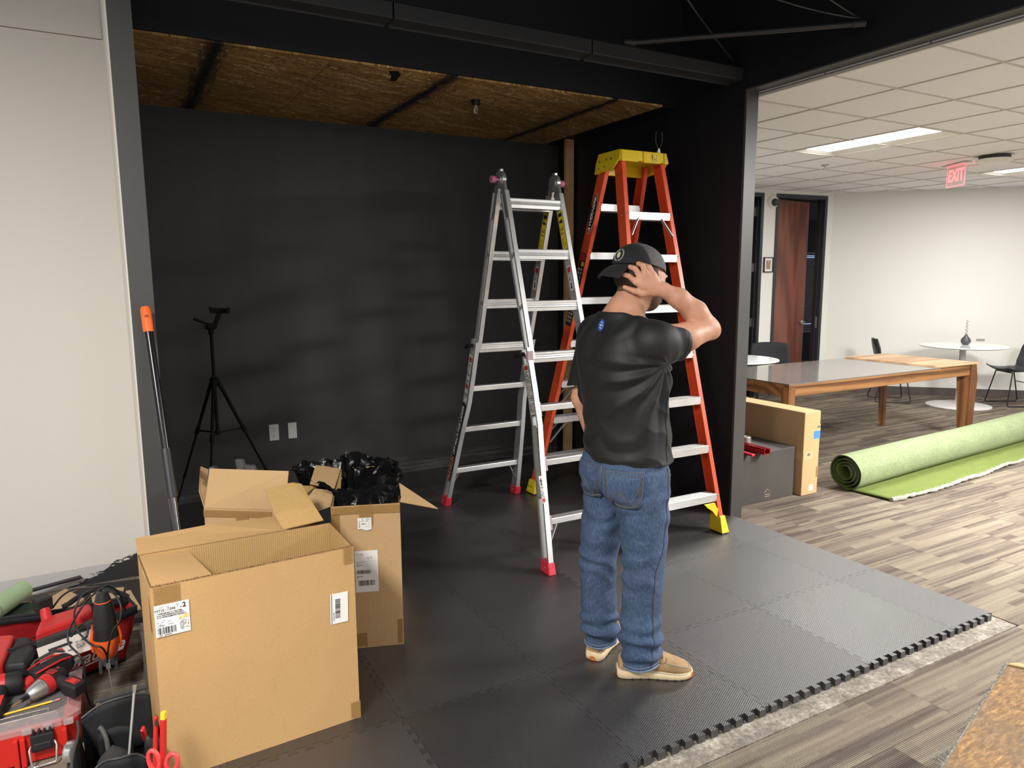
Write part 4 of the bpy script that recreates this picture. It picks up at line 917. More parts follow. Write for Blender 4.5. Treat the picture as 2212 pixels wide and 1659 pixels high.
# ================================================================== PERSON (local frame: X forward, Y left, Z up)
PO = Vector((1.78, 2.2, 0.0))
def nz(p, seed=0):   # value noise, vectorised
    p = np.asarray(p, np.float64); i = np.floor(p).astype(np.int64); f = p-i; f = f*f*(3-2*f)
    def h(a, b, c):
        n = (a*73856093) ^ (b*19349663) ^ (c*83492791) ^ (seed*2654435)
        n = (n ^ (n >> 13))*1274126177 & 0x7fffffff; n = (n ^ (n >> 11)) & 0xffff
        return n/65535.
    r = 0
    for a in (0, 1):
        for b in (0, 1):
            for c in (0, 1):
                w = (f[..., 0] if a else 1-f[..., 0])*(f[..., 1] if b else 1-f[..., 1])*(f[..., 2] if c else 1-f[..., 2])
                r = r+w*h(i[..., 0]+a, i[..., 1]+b, i[..., 2]+c)
    return r*2-1
class Grid:
    def __init__(s, x, y, z):
        s.x, s.y, s.z = (np.asarray(v, np.float32) for v in (x, y, z)); s.D = np.full((len(x), len(y), len(z)), .5, np.float32)
    def sub(s, lo, hi):
        sl = []
        for a, l, h in zip((s.x, s.y, s.z), lo, hi):
            i0 = max(0, np.searchsorted(a, l)-1); i1 = min(len(a), np.searchsorted(a, h)+1); sl.append(slice(i0, i1))
        P = np.meshgrid(s.x[sl[0]], s.y[sl[1]], s.z[sl[2]], indexing='ij', sparse=True); return tuple(sl), P
    def put(s, sl, d, k, op='u'):
        a = s.D[sl]
        if op == 'u': h = np.clip(.5+.5*(a-d)/k, 0, 1); s.D[sl] = a*(1-h)+d*h-k*h*(1-h)
        else: h = np.clip(.5-.5*(a+d)/k, 0, 1); s.D[sl] = a*(1-h)-d*h+k*h*(1-h)
    def cone(s, a, b, ra, rb, k=.02, op='u'):
        a = np.array(a, float); b = np.array(b, float); R = max(ra, rb)+k*1.5+.02
        sl, (X, Y, Z) = s.sub(np.minimum(a, b)-R, np.maximum(a, b)+R); ba = b-a; L = ba@ba
        t = np.clip(((X-a[0])*ba[0]+(Y-a[1])*ba[1]+(Z-a[2])*ba[2])/L, 0, 1)
        d = np.sqrt((X-a[0]-ba[0]*t)**2+(Y-a[1]-ba[1]*t)**2+(Z-a[2]-ba[2]*t)**2)-(ra+(rb-ra)*t); s.put(sl, d, k, op)
    def chain(s, pts, rs, k=.02):
        for i in range(len(pts)-1): s.cone(pts[i], pts[i+1], rs[i], rs[i+1], k)
    def ell(s, c, r, k=.02, rot=None, op='u'):
        c = np.array(c, float); r = np.array(r, float); R = r.max()+k*1.5+.02
        sl, (X, Y, Z) = s.sub(c-R, c+R); X, Y, Z = X-c[0], Y-c[1], Z-c[2]
        if rot is not None:
            m = np.array(rot); X, Y, Z = (m[0, i]*X+m[1, i]*Y+m[2, i]*Z for i in range(3))
        q = np.sqrt((X/r[0])**2+(Y/r[1])**2+(Z/r[2])**2); g = np.sqrt((X/r[0]**2)**2+(Y/r[1]**2)**2+(Z/r[2]**2)**2)+1e-6
        s.put(sl, q*(q-1)/g, k, op)
    def stack(s, keys, k=.02, p=2.2, op='u'):
        K = np.array(keys, float); zz = K[:, 0]
        lo = [(K[:, 1]-K[:, 3]).min()-.06, (K[:, 2]-K[:, 4]).min()-.06, zz.min()-.04]; hi = [(K[:, 1]+K[:, 3]).max()+.06, (K[:, 2]+K[:, 4]).max()+.06, zz.max()+.04]
        sl, (X, Y, Z) = s.sub(lo, hi); z = Z.ravel()
        def sm(c):   # smooth (catmull) interpolation
            zi = np.clip(z, zz[0], zz[-1]); m = np.gradient(c, zz); i = np.clip(np.searchsorted(zz, zi)-1, 0, len(zz)-2); h = zz[i+1]-zz[i]; t = (zi-zz[i])/h
            return ((2*t**3-3*t**2+1)*c[i]+(t**3-2*t**2+t)*h*m[i]+(-2*t**3+3*t**2)*c[i+1]+(t**3-t**2)*h*m[i+1])[None, None, :]
        cx, cy, a, b = (sm(K[:, i]) for i in range(1, 5))
        q = ((np.abs(X-cx)/a)**p+(np.abs(Y-cy)/b)**p)**(1/p); d = (q-1)*np.minimum(a, b)*.9
        dz = np.maximum(zz[0]-Z, Z-zz[-1]); d = np.maximum(d, dz); s.put(sl, d.astype(np.float32), k, op)
    def cut(s, n, p, lo=None, hi=None):   # keep the side where n.(x-p) < 0
        n = np.array(n, float); n /= np.linalg.norm(n); sl, (X, Y, Z) = s.sub(lo if lo is not None else (-9, -9, -9), hi if hi is not None else (9, 9, 9))
        d = (X-p[0])*n[0]+(Y-p[1])*n[1]+(Z-p[2])*n[2]; s.D[sl] = np.maximum(s.D[sl], d)
    def mesh(s):
        D = s.D; S = D < 0; nx, ny, nz_ = D.shape
        c = S[:-1, :-1, :-1].astype(np.int8)
        for a in (0, 1):
            for b in (0, 1):
                for e in (0, 1):
                    if a+b+e: c = c+S[a:nx-1+a, b:ny-1+b, e:nz_-1+e]
        act = (c > 0) & (c < 8); I = np.argwhere(act); idx = np.full(act.shape, -1, np.int64); idx[act] = np.arange(len(I))
        acc = np.zeros((len(I), 3)); cnt = np.zeros(len(I)); ax = [s.x.astype(float), s.y.astype(float), s.z.astype(float)]
        corners = [(a, b, e) for a in (0, 1) for b in (0, 1) for e in (0, 1)]
        for c0 in corners:
            for k in range(3):
                if c0[k] == 0:
                    c1 = list(c0); c1[k] = 1
                    A = I+np.array(c0); B = I+np.array(c1); da = D[A[:, 0], A[:, 1], A[:, 2]]; db = D[B[:, 0], B[:, 1], B[:, 2]]
                    m = (da < 0) != (db < 0); t = np.where(m, da/(da-db+1e-12), 0)
                    for q in range(3):
                        pa = ax[q][A[:, q]]; pb = ax[q][B[:, q]]; acc[:, q] += np.where(m, pa+(pb-pa)*t, 0)
                    cnt += m
        V = acc/cnt[:, None]; F = []
        for k in range(3):
            u, v = [(1, 2), (2, 0), (0, 1)][k]
            lo = [slice(None)]*3; hi = [slice(None)]*3; lo[k] = slice(None, -1); hi[k] = slice(1, None)
            e = S[tuple(lo)] != S[tuple(hi)]; E = np.argwhere(e)
            ok = (E[:, u] > 0) & (E[:, v] > 0) & (E[:, u] < D.shape[u]-1) & (E[:, v] < D.shape[v]-1); E = E[ok]
            def at(du, dv):
                q = E.copy(); q[:, u] -= du; q[:, v] -= dv; return idx[q[:, 0], q[:, 1], q[:, 2]]
            Q = np.stack([at(1, 1), at(0, 1), at(0, 0), at(1, 0)], 1); fl = ~S[tuple(lo)][tuple(E.T)][:] if False else ~S[tuple(E.T)]
            Q[fl] = Q[fl][:, ::-1]; F.append(Q)
        F = np.concatenate(F); F = F[(F >= 0).all(1)]; return V, F
def vnormals(V, F):
    n = np.cross(V[F[:, 2]]-V[F[:, 0]], V[F[:, 3]]-V[F[:, 1]]); N = np.zeros_like(V)
    for i in range(4): np.add.at(N, F[:, i], n)
    return N/(np.linalg.norm(N, axis=1)[:, None]+1e-12)
def relax(V, F, it=2, w=.5):
    E = np.concatenate([F[:, [0, 1]], F[:, [1, 2]], F[:, [2, 3]], F[:, [3, 0]]]); 
    for _ in range(it):
        S = np.zeros_like(V); C = np.zeros(len(V)); np.add.at(S, E[:, 0], V[E[:, 1]]); np.add.at(S, E[:, 1], V[E[:, 0]]); np.add.at(C, E[:, 0], 1); np.add.at(C, E[:, 1], 1)
        V = V*(1-w)+S/C[:, None]*w
    return V
PR = root('person', 'man in black t-shirt, jeans and backwards cap scratching his head beside the ladders', 'person', PO[:])
def npmesh(name, V, F, mat, parent=PR, mats=None, mi=None, **k):
    me = bpy.data.meshes.new(name); me.vertices.add(len(V)); me.vertices.foreach_set('co', V.astype(np.float32).ravel())
    me.loops.add(F.size); me.loops.foreach_set('vertex_index', F.astype(np.int32).ravel()); me.polygons.add(len(F)); me.polygons.foreach_set('loop_start', np.arange(0, F.size, 4, dtype=np.int32))
    me.update(calc_edges=True); me.validate()
    for m in (mats or [mat]): me.materials.append(m)
    if mi is not None: me.polygons.foreach_set('material_index', mi.astype(np.int32))
    me.polygons.foreach_set('use_smooth', [True]*len(me.polygons))
    o = bpy.data.objects.new(name, me); COL.objects.link(o); o.parent = parent; return tag(o, **k)
def rng(segs):
    out = [segs[0][0]]
    for a, b, h in segs:
        n = max(1, int(round((b-a)/h))); out += list(np.linspace(a, b, n+1)[1:])
    return out
# materials
def skin():
    t = NT('skin'); v = t.coord(); f = t.noise(v, 22, 5); g = t.noise(v, 6, 3)
    c = t.ramp(f, [(.3, srgb(196, 142, 114)), (.7, srgb(216, 164, 136))]); c = t.mix(t.ramp(g, [(.45, (0, 0, 0)), (.75, (.4, .4, .4))]), c, srgb(212, 134, 110))
    t.col(c); t.set(Roughness=.5); t.b.inputs['Subsurface Weight'].default_value = .12; t.b.inputs['Subsurface Radius'].default_value = (.012, .004, .002); t.bump(t.noise(v, 160, 4), .12, .002); return t.m
SKIN = skin()
def fabric(name, c, c2, rough, bs=900, sheen=.2):
    t = NT(name); v = t.coord(); f = t.noise(v, 3, 5, .6); t.col(t.ramp(f, [(.35, c), (.7, c2)])); t.set(Roughness=rough); t.b.inputs['Sheen Weight'].default_value = sheen
    t.bump(t.noise(v, bs, 2), .25, .0008); return t.m
SHIRT = fabric('black_jersey', (.006, .0063, .007), (.009, .0093, .010), .6, 900, .04)
def denim():
    t = NT('blue_denim'); v = t.coord('Object', (1, 1, .22)); f = t.noise(v, 260, 3, .7); g = t.noise(t.coord(), 7, 6, .62); w = t.noise(t.coord('Object', (1, 1, 2.4)), 14, 5, .7)
    c = t.ramp(g, [(.3, srgb(30, 46, 74)), (.52, srgb(44, 66, 98)), (.72, srgb(70, 94, 126))])
    c = t.mix(.35, c, t.ramp(f, [(.3, srgb(24, 40, 68)), (.7, srgb(120, 144, 176))])); c = t.mix(t.ramp(w, [(.58, (0, 0, 0)), (.75, (.35, .35, .35))]), c, srgb(112, 136, 168))
    t.col(c); t.set(Roughness=.85); t.bump(f, .3, .001); return t.m
DENIM = denim(); THREAD = M_('pale_thread', srgb(158, 158, 150), .8, var=.1); THREADD = M_('tan_thread', srgb(112, 104, 92), .8)
SUEDE = M_('tan_nubuck', srgb(168, 136, 98), .9, var=.2, vs=18, bump=.3, bs=300); SOLE = M_('cream_rubber_sole', srgb(226, 204, 164), .6, var=.06, bump=.15, bs=90); GUM = M_('gum_rubber', srgb(186, 112, 58), .6)
HAIR = M_('dark_brown_hair', srgb(46, 34, 26), .6, var=.5, vs=150, bump=.7, bs=300); FADE = M_('short_faded_hair', srgb(92, 68, 52), .7, var=.35, vs=260, bump=.5, bs=420); BEARD = M_('short_beard', srgb(104, 74, 58), .75, var=.4, vs=260, bump=.6, bs=400)
CAPB = fabric('black_cap_twill', (.007, .007, .0078), (.011, .011, .012), .85, 600, .05); CAPM = None
def meshmat():
    t = NT('grey_cap_mesh'); v = t.coord('Object', (1, 1, 1)); w = t.n('ShaderNodeTexVoronoi', i_Scale=330.); t.l(v, w.inputs['Vector'])
    t.col(t.ramp(w.outputs['Distance'], [(.2, srgb(34, 33, 34)), (.6, srgb(104, 100, 103))])); t.set(Roughness=.7); t.bump(w.outputs['Distance'], .6, .002); return t.m
CAPM = meshmat()

# ---- head and body: one continuous skin
hp = math.radians(10)
def HD(x, y, z):   # head frame pitched forward about the neck top
    z0 = 1.56; dx, dz = x, z-z0; return (dx*math.cos(hp)+dz*math.sin(hp)*.35, y, z0+dz*math.cos(hp)-dx*math.sin(hp))
RH = np.array([[math.cos(hp), 0, math.sin(hp)], [0, 1, 0], [-math.sin(hp), 0, math.cos(hp)]])
G = Grid(rng([(-.24, .36, .0036)]), rng([(-.25, -.02, .0032), (-.02, .31, .005)]), rng([(.05, .85, .012), (.85, 1.36, .008), (1.36, 1.80, .0034)]))
HI = 1.36
G.chain([(-.04, 0, .93), (-.055, 0, 1.15), (-.07, 0, 1.36)], [.10, .105, .10], .04)
G.chain([(-.03, -.09, .86), (-.03, -.10, .5), (-.02, -.08, .12)], [.075, .052, .04], .03)
G.chain([(-.04, .09, .86), (-.09, .116, .5), (-.064, .126, .12)], [.075, .052, .04], .03)
for s in (-1, 1):
    G.cone((-.075, s*.05, 1.43), (-.065, s*.165, 1.405), .058, .05, .03)
G.chain([(-.085, 0, 1.42), (-.060, 0, 1.48), (-.022, 0, 1.575)], [.072, .064, .060], .03)
for s in (-1, 1): G.cone((-.075, s*.02, 1.50), (-.09, s*.10, 1.435), .042, .04, .04)
G.ell((.002, 0, 1.638), (.097, .076, .098), .02, RH)
G.ell(HD(.033, 0, 1.578), (.060, .058, .073), .03, RH); G.ell(HD(.060, 0, 1.538), (.032, .034, .032), .03); G.ell(HD(.055, 0, 1.625), (.052, .060, .05), .02)
G.cone(HD(.103, 0, 1.625), HD(.122, 0, 1.590), .010, .014, .012); G.ell(HD(.098, 0, 1.645), (.016, .045, .010), .015)
G.ell(HD(.098, 0, 1.553), (.014, .024, .006), .006); G.ell(HD(.098, 0, 1.543), (.013, .022, .007), .006)
for s in (-1, 1):
    G.ell(HD(.095, s*.03, 1.630), (.014, .016, .010), .008, op='s'); G.ell(HD(.052, s*.052, 1.595), (.028, .018, .022), .02)
    G.ell(HD(-.002, s*.079, 1.605), (.019, .008, .031), .006); G.ell(HD(.003, s*.086, 1.607), (.009, .005, .017), .004, op='s')
# left arm, hand tucked in front
G.chain([(-.06, .185, 1.395), (-.10, .236, 1.13), (-.035, .228, .93), (.03, .200, .88)], [.052, .040, .029, .026], .02)
G.ell((.07, .185, .865), (.045, .02, .035), .02)
for i in range(4): G.chain([(.095, .19-.008*i, .88-.016*i), (.12, .17-.008*i, .865-.016*i), (.118, .145-.006*i, .855-.016*i)], [.009, .0085, .0075], .004)
G.chain([(.055, .17, .89), (.08, .15, .90), (.10, .14, .895)], [.012, .010, .008], .006)
# right arm raised
G.chain([(-.06, -.185, 1.395), (.09, -.175, 1.402), (.212, -.162, 1.426)], [.058, .052, .040], .02)
G.chain([(.216, -.160, 1.426), (.155, -.148, 1.490), (.085, -.132, 1.545), (.022, -.112, 1.578)], [.041, .044, .036, .0265], .018)
G.ell((.238, -.166, 1.414), (.018, .02, .02), .02)
# right hand: palm on the side of the head, fingers curling into the hair
wr = (.008, -.106, 1.580)
kn = [(-.022, -.108, 1.636), (-.050, -.102, 1.638), (-.070, -.093, 1.628), (-.080, -.084, 1.606)]
tp = [(-.036, -.104, 1.662), (-.061, -.096, 1.667), (-.085, -.083, 1.655), (-.101, -.069, 1.628)]
en = [(-.040, -.084, 1.668), (-.064, -.075, 1.674), (-.090, -.060, 1.662), (-.106, -.046, 1.634)]
G.cone((.022, -.112, 1.578), wr, .0265, .024, .014)
for i, k_ in enumerate(kn):
    w_ = (wr[0]-.006*i, wr[1]+.002*i, wr[2]+.010-.006*i); G.cone(w_, k_, .019, .0125, .012)
G.ell((-.038, -.099, 1.608), (.038, .015, .033), .014); G.ell((-.030, -.090, 1.588), (.034, .016, .020), .014)
for k_, t_, e_, r in zip(kn, tp, en, (.0090, .0103, .0106, .0102)): G.chain([k_, t_, e_], [r+.0018, r, r-.001], .0028)
G.chain([(-.012, -.094, 1.572), (-.052, -.090, 1.566), (-.080, -.075, 1.574), (-.107, -.050, 1.588)], [.018, .0145, .0105, .0085], .005)
V, F = G.mesh(); V = relax(V, F, 1, .35); del G
# hairless skin everywhere; beard/hair colours by region
C = V[F].mean(1); zz = C[:, 2]; xx = C[:, 0]; yy = np.abs(C[:, 1])
onhead = (zz > 1.47) & (yy < .088) & (np.abs(C[:, 1]) < .094)
jit = nz(C*170)*.003+nz(C*60)*.003
hx = C[:, 0]; 
beard = (hx > .022+jit) & (zz+.35*(hx-.05)*-1 < 1.580+jit) & (zz > 1.475) & (C[:, 1] > -.076) & (C[:, 1] < .08) & (hx < .125)
scalp = (hx < .030+jit) & (zz > 1.572+jit*.3+np.clip(hx+.06, 0, 1)*.35) & (C[:, 1] > -.0775) & (C[:, 1] < .0775)
top = scalp & (zz > 1.600+jit*2+np.clip(hx+.03, 0, 1)*.3)
def nearseg(P, a, b):
    a = np.array(a); b = np.array(b); ba = b-a; t = np.clip(((P-a)@ba)/(ba@ba), 0, 1); return np.linalg.norm(P-a-t[:, None]*ba, axis=1)
handd = np.full(len(C), 9.)
for k_, t_, e_ in zip(kn, tp, en):
    for a_, b_ in ((k_, t_), (t_, e_), (wr, k_)): handd = np.minimum(handd, nearseg(C, a_, b_)-.0135)
for a_, b_ in (((-.012, -.094, 1.572), (-.052, -.090, 1.566)), ((-.052, -.090, 1.566), (-.080, -.075, 1.574)), ((-.080, -.075, 1.574), (-.107, -.050, 1.588))): handd = np.minimum(handd, nearseg(C, a_, b_)-.0150)
ear = (np.abs(hx-.0) < .022) & (yy > .073) & (np.abs(zz-1.605) < .04)
mi = np.zeros(len(F)); mi[beard] = 1; mi[scalp] = 2; mi[top] = 3; mi[ear] = 0; mi[handd < 0] = 0
body = npmesh('body', V, F, None, mats=[SKIN, BEARD, FADE, HAIR], mi=mi)
for s in (-1, 1):
    c = HD(.088, s*.03, 1.629); e = MB(); e.ell(c, (.0115, .0115, .0115), seg=16, rings=10, mi=0); e.ell((c[0]+.0075, c[1], c[2]), (.005, .0055, .0055), seg=12, rings=8, mi=1)
    o = e.build('eye', [WPL, M_('brown_iris', (.05, .025, .012), .2)], PR, smooth=60); o.location = (0, 0, 0)
    for v in o.data.vertices: v.co += PO
    b = MB(); b.tube([Vector(HD(.098-abs(k-.5)*.012, s*(.014+.032*k), 1.648+.006*math.sin(PI*k)))+PO for k in (0, .25, .5, .75, 1)], [.002, .0035, .004, .0035, .002], 6); b.build('eyebrow', HAIR, PR, smooth=60)
# swept hair on the back and sides under the cap
G = Grid(rng([(-.13, .06, .003)]), rng([(-.10, .10, .0035)]), rng([(1.56, 1.72, .003)]))
G.ell((-.002, 0, 1.640), (.102, .083, .106), .005, RH); G.cut((1, 0, .25), (.035, 0, 1.62)); G.cut((-.25, 0, -1), (-.07, 0, 1.592)); G.ell((0, 0, 1.636), (.09, .07, .09), .004, RH, op='s')
V, F = G.mesh(); n = vnormals(V, F); st_ = nz(V*np.array([60, 60, 14]))*.0022+nz(V*np.array([150, 150, 30]), 3)*.0012; V = V+n*st_[:, None]
npmesh('hair', V, F, HAIR)

# ---- shirt
G = Grid(rng([(-.30, .20, .0042)]), rng([(-.30, .34, .0042)]), rng([(.86, 1.56, .0042)]))
G.stack([(.915, -.042, 0, .150, .196), (1.0, -.045, 0, .147, .190), (1.10, -.055, 0, .143, .188), (1.20, -.063, 0, .146, .196), (1.30, -.068, 0, .147, .202), (1.36, -.070, 0, .138, .200), (1.41, -.070, 0, .112, .180), (1.45, -.074, 0, .099, .138), (1.495, -.076, 0, .087, .098)], .03, 2.25)
G.cone((-.075, -.10, 1.425), (-.06, -.17, 1.392), .07, .082, .03); G.cone((-.075, .10, 1.425), (-.065, .17, 1.392), .07, .080, .03)
G.cone((-.06, -.165, 1.39), (.18, -.173, 1.402), .084, .069, .025)
G.cone((-.065, .17, 1.39), (-.105, .225, 1.16), .080, .068, .03)
for s in (-1, 1): G.ell((-.15, s*.075, 1.34), (.055, .07, .09), .05)   # shoulder blades
G.cut((1, -.02, .10), (.058, -.17, 1.40), (.0, -.30, 1.26), (.20, -.085, 1.52))
G.cut((.12, -.18, -1), (-.09, .22, 1.195), (-.22, .185, 1.10), (.05, .34, 1.22))
G.cut((0, 0, -1), (0, 0, .922)); G.cut((.38, 0, 1), (-.135, 0, 1.497))
G.cone((-.082, 0, 1.40), (-.045, 0, 1.58), .0705, .073, .008, 's')
G.cone((-.04, 0, 1.46), (.02, 0, 1.55), .05, .075, .01, 's')
V, F = G.mesh(); V = relax(V, F, 2, .5); N = vnormals(V, F)
# folds: bands fanning from the right armpit and sagging around the waist
ap = np.array([-.03, -.15, 1.31]); q = V-ap; rr = np.linalg.norm(q[:, [0, 2]], axis=1)+1e-6; ang = np.arctan2(q[:, 2], -q[:, 0])
side = np.clip((-V[:, 1]-.0)/.12+.6, .15, 1)
warp = nz(V*6)*.6+nz(V*14, 2)*.25
fan = np.sin(ang*13+warp*2.2)*np.exp(-((rr-.14)/.13)**2)*np.clip((1.36-V[:, 2])/.05, 0, 1)*(V[:, 0] < .09)*side
low = np.sin((V[:, 2]*62-V[:, 0]*22-V[:, 1]*14)+warp*5.0)*np.clip((1.16-V[:, 2])/.10, 0, 1)*(.35+.65*np.clip(nz(V*5, 7)+.4, 0, 1))
slv = np.sin(V[:, 0]*85+V[:, 2]*30+warp*5)*np.exp(-((V[:, 1]+.17)/.09)**2)*np.clip((V[:, 0]+.06)/.05, 0, 1)*np.clip((V[:, 2]-1.30)/.04, 0, 1)
sho = np.exp(-((V[:, 1]+.13)/.05)**2)*np.sin(V[:, 1]*110+V[:, 0]*30+warp*3)*np.clip((V[:, 2]-1.40)/.03, 0, 1)
gen = nz(V*9, 5)*.5+nz(V*20, 6)*.25
ridge = lambda a: np.sign(a)*np.abs(a)**1.3
sharp = lambda a: 1-2*np.abs(np.clip(a, -1, 1))**.7
f2 = sharp(np.sin((V[:, 2]*34+V[:, 0]*30+V[:, 1]*10)+warp*3.5))*np.clip((1.30-V[:, 2])/.1, 0, 1)*np.clip(nz(V*4.5, 11)+.25, 0, 1)
V = V+N*(ridge(fan)*.0085+ridge(low)*.0055+ridge(slv)*.0050+sho*.003+gen*.003+f2*.0030)[:, None]; V = relax(V, F, 1, .4)
shirt = npmesh('t_shirt', V, F, SHIRT)
from mathutils.bvhtree import BVHTree
def bvh(V, F): return BVHTree.FromPolygons([tuple(v) for v in V], [tuple(int(i) for i in f) for f in F])
SB = bvh(V, F)
VD = Vector((.66, .75, -.02)).normalized()
def cast(B, p, d=VD, off=.001, back=.6):
    h = B.ray_cast(Vector(p)-d*back, d)
    return (h[0]+h[1]*off if h[0] else None)
def seam(name, B, pts, mat, parent, r=.0012, d=VD, n=30, off=.0004):
    P = [Vector(p) for p in pts]; out = []
    for i in range(n+1):
        t = i/n*(len(P)-1); k = min(int(t), len(P)-2); q = cast(B, P[k].lerp(P[k+1], t-k), d, off)
        if q: out.append(q+PO)
    m = MB(); m.tube(out, r, 5); return m.build(name, mat, parent, smooth=60)
# ribbed collar and hems
seam('sleeve_hem', SB, [(.038, -.30, 1.462), (.038, -.30, 1.345)], SHIRT, shirt, .0012, Vector((0, 1, 0)))
seam('side_seam', SB, [(-.005, -.30, 1.29), (-.01, -.30, 1.15), (.0, -.30, 1.02), (.0, -.30, .935)], M_('black_thread', (.006, .006, .007), .7), shirt, .0016, Vector((0, 1, 0)))
seam('hem_stitch', SB, [(-.32+.0*k, -.20+.04*k, .940) for k in range(9)], MC['black_thread'], shirt, .0010, Vector((1, 0, 0)), 40)
# small blue emblem below the collar
em = []
def emblem_pt(a, b): return cast(SB, (-.30, -.000+a, 1.446+b), Vector((1, 0, 0)), .0012)
m = MB(); pts = [emblem_pt(.018*math.cos(2*PI*k/24), .0225*math.sin(2*PI*k/24)) for k in range(24)]; c = emblem_pt(0, 0)
m.add([p+PO for p in pts]+[c+PO], [(k, (k+1) % 24, 24) for k in range(24)], 0)
for a, b in (((-.013, -.004), (-.001, .003)), ((-.001, .003), (.012, .002)), ((-.009, .009), (.006, .012)), ((-.008, -.012), (.008, -.009)), ((.0, .003), (.004, -.006))):
    p, q = emblem_pt(*a), emblem_pt(*b); m.tube([p+PO+Vector((-.001, 0, 0)), q+PO+Vector((-.001, 0, 0))], .0011, 5, 1)
m.build('emblem', [M_('emblem_blue', srgb(48, 84, 176), .5, var=.02), PAPER], shirt, label='small blue oval emblem with white marks')

# ---- jeans
G = Grid(rng([(-.24, .15, .0045)]), rng([(-.24, .25, .0045)]), rng([(.04, 1.02, .0045)]))
G.stack([(.80, -.050, 0, .128, .170), (.86, -.050, 0, .138, .182), (.93, -.045, 0, .138, .178), (1.0, -.045, 0, .125, .165)], .03, 2.3)
G.stack([(.072, -.015, -.078, .082, .074), (.12, -.018, -.080, .078, .071), (.20, -.028, -.088, .080, .072), (.32, -.032, -.095, .079, .073), (.49, -.030, -.102, .083, .080), (.65, -.030, -.098, .096, .090), (.78, -.040, -.090, .112, .092), (.88, -.045, -.085, .118, .09)], .022, 2.1)
G.stack([(.072, -.060, .125, .074, .068), (.12, -.064, .126, .070, .066), (.20, -.074, .125, .073, .067), (.32, -.085, .122, .074, .070), (.49, -.090, .116, .080, .078), (.65, -.070, .104, .094, .088), (.78, -.055, .090, .110, .090), (.88, -.045, .085, .118, .09)], .022, 2.1)
for s in (-1, 1): G.ell((-.105, s*.078, .865), (.080, .085, .095), .05)
G.cut((.1, 0, -1), (-.02, -.08, .0785), (-.3, -.3, 0), (.2, .03, .15)); G.cut((.1, .0, -1), (-.06, .13, .090), (-.3, .03, 0), (.2, .3, .15))
V, F = G.mesh(); V = relax(V, F, 2, .5); N = vnormals(V, F); x, y, z = V.T
lg = np.where(y < .015, -1, 1); wv = nz(V*7)*1.0+nz(V*16, 3)*.4
ph = np.where(lg < 0, 0, 1.7)
stackf = np.sin(z*78+wv*3.4+ph+y*16)*np.exp(-((z-.16)/.085)**2)*np.clip((z-.085)/.03, 0, 1)*.0095
knee = np.sin(z*84+wv*4.2+x*20*lg+ph)*np.exp(-((z-.50)/.085)**2)*.0050*(.5+.5*np.clip(-(x+.03)/.03, -1, 1))
thigh = np.sin(z*50-x*24+wv*4)*np.exp(-((z-.70)/.09)**2)*.0035
seat = np.sin((z*60+np.abs(y)*30)+wv*3)*np.exp(-((z-.79)/.04)**2)*.004
bulge = np.exp(-((z-.175)/.045)**2)*.010+np.exp(-((z-.26)/.03)**2)*.004
V = V+N*(stackf+knee+thigh+seat+bulge+nz(V*11, 9)*.0028+nz(V*26, 4)*.0014)[:, None]; V = relax(V, F, 1, .35)
jeans = npmesh('jeans', V, F, DENIM)
JB = bvh(V, F)
# hem bands, outer seams, back pockets with stitching
sd = Vector((0, 1, 0))
seam('outer_seam', JB, [(.030, -.4, .90), (.022, -.4, .75), (.005, -.4, .60), (-.03, -.4, .50), (-.035, -.4, .38), (-.02, -.4, .22), (-.015, -.4, .085)], THREADD, jeans, .0008, sd, 70)
seam('outer_seam', JB, [(.022, -.4, .90), (.014, -.4, .75), (-.003, -.4, .60), (-.038, -.4, .50), (-.043, -.4, .38), (-.028, -.4, .22), (-.023, -.4, .085)], M_('navy_thread', srgb(30, 42, 66), .9), jeans, .0010, sd, 70)
seam('front_pocket_seam', JB, [(.10, -.4, .895), (.07, -.4, .868), (.035, -.4, .866)], THREADD, jeans, .0013, sd, 16)
seam('waist_stitch', JB, [(-.25, -.30+.05*k, .899) for k in range(11)], THREADD, jeans, .0011, Vector((1, 0, 0)), 50)
def hemring(cx, cy, z0, tilt, nm):
    pts = []
    for k in range(48):
        a = 2*PI*k/48; d = Vector((math.cos(a), math.sin(a), 0)); zc = z0+tilt*.09*math.cos(a)*.1
        h = JB.ray_cast(Vector((cx, cy, zc+.004))+d*.3, -d)
        if h[0] and (h[0].xy-Vector((cx, cy))).length < .105: pts.append(h[0]+PO)
    return pts
for (cx, cy, z0) in ((-.015, -.078, .084), (-.060, .125, .095)):
    p = hemring(cx, cy, z0-.002, 1, ''); MB().tube(p, .0032, 6, closed=True).build('cuff_edge', M_('frayed_denim_edge', srgb(126, 144, 168), .9, var=.4, vs=300), jeans, smooth=60)
    p = hemring(cx, cy, z0+.011, 1, ''); MB().tube(p, .0009, 5, closed=True).build('cuff_stitch', THREAD, jeans, smooth=60)
PD = Vector((.72, .69, -.06)).normalized()
PU = PD.cross(Vector((0, 0, 1))).normalized(); PV = Vector((0, 0, 1))
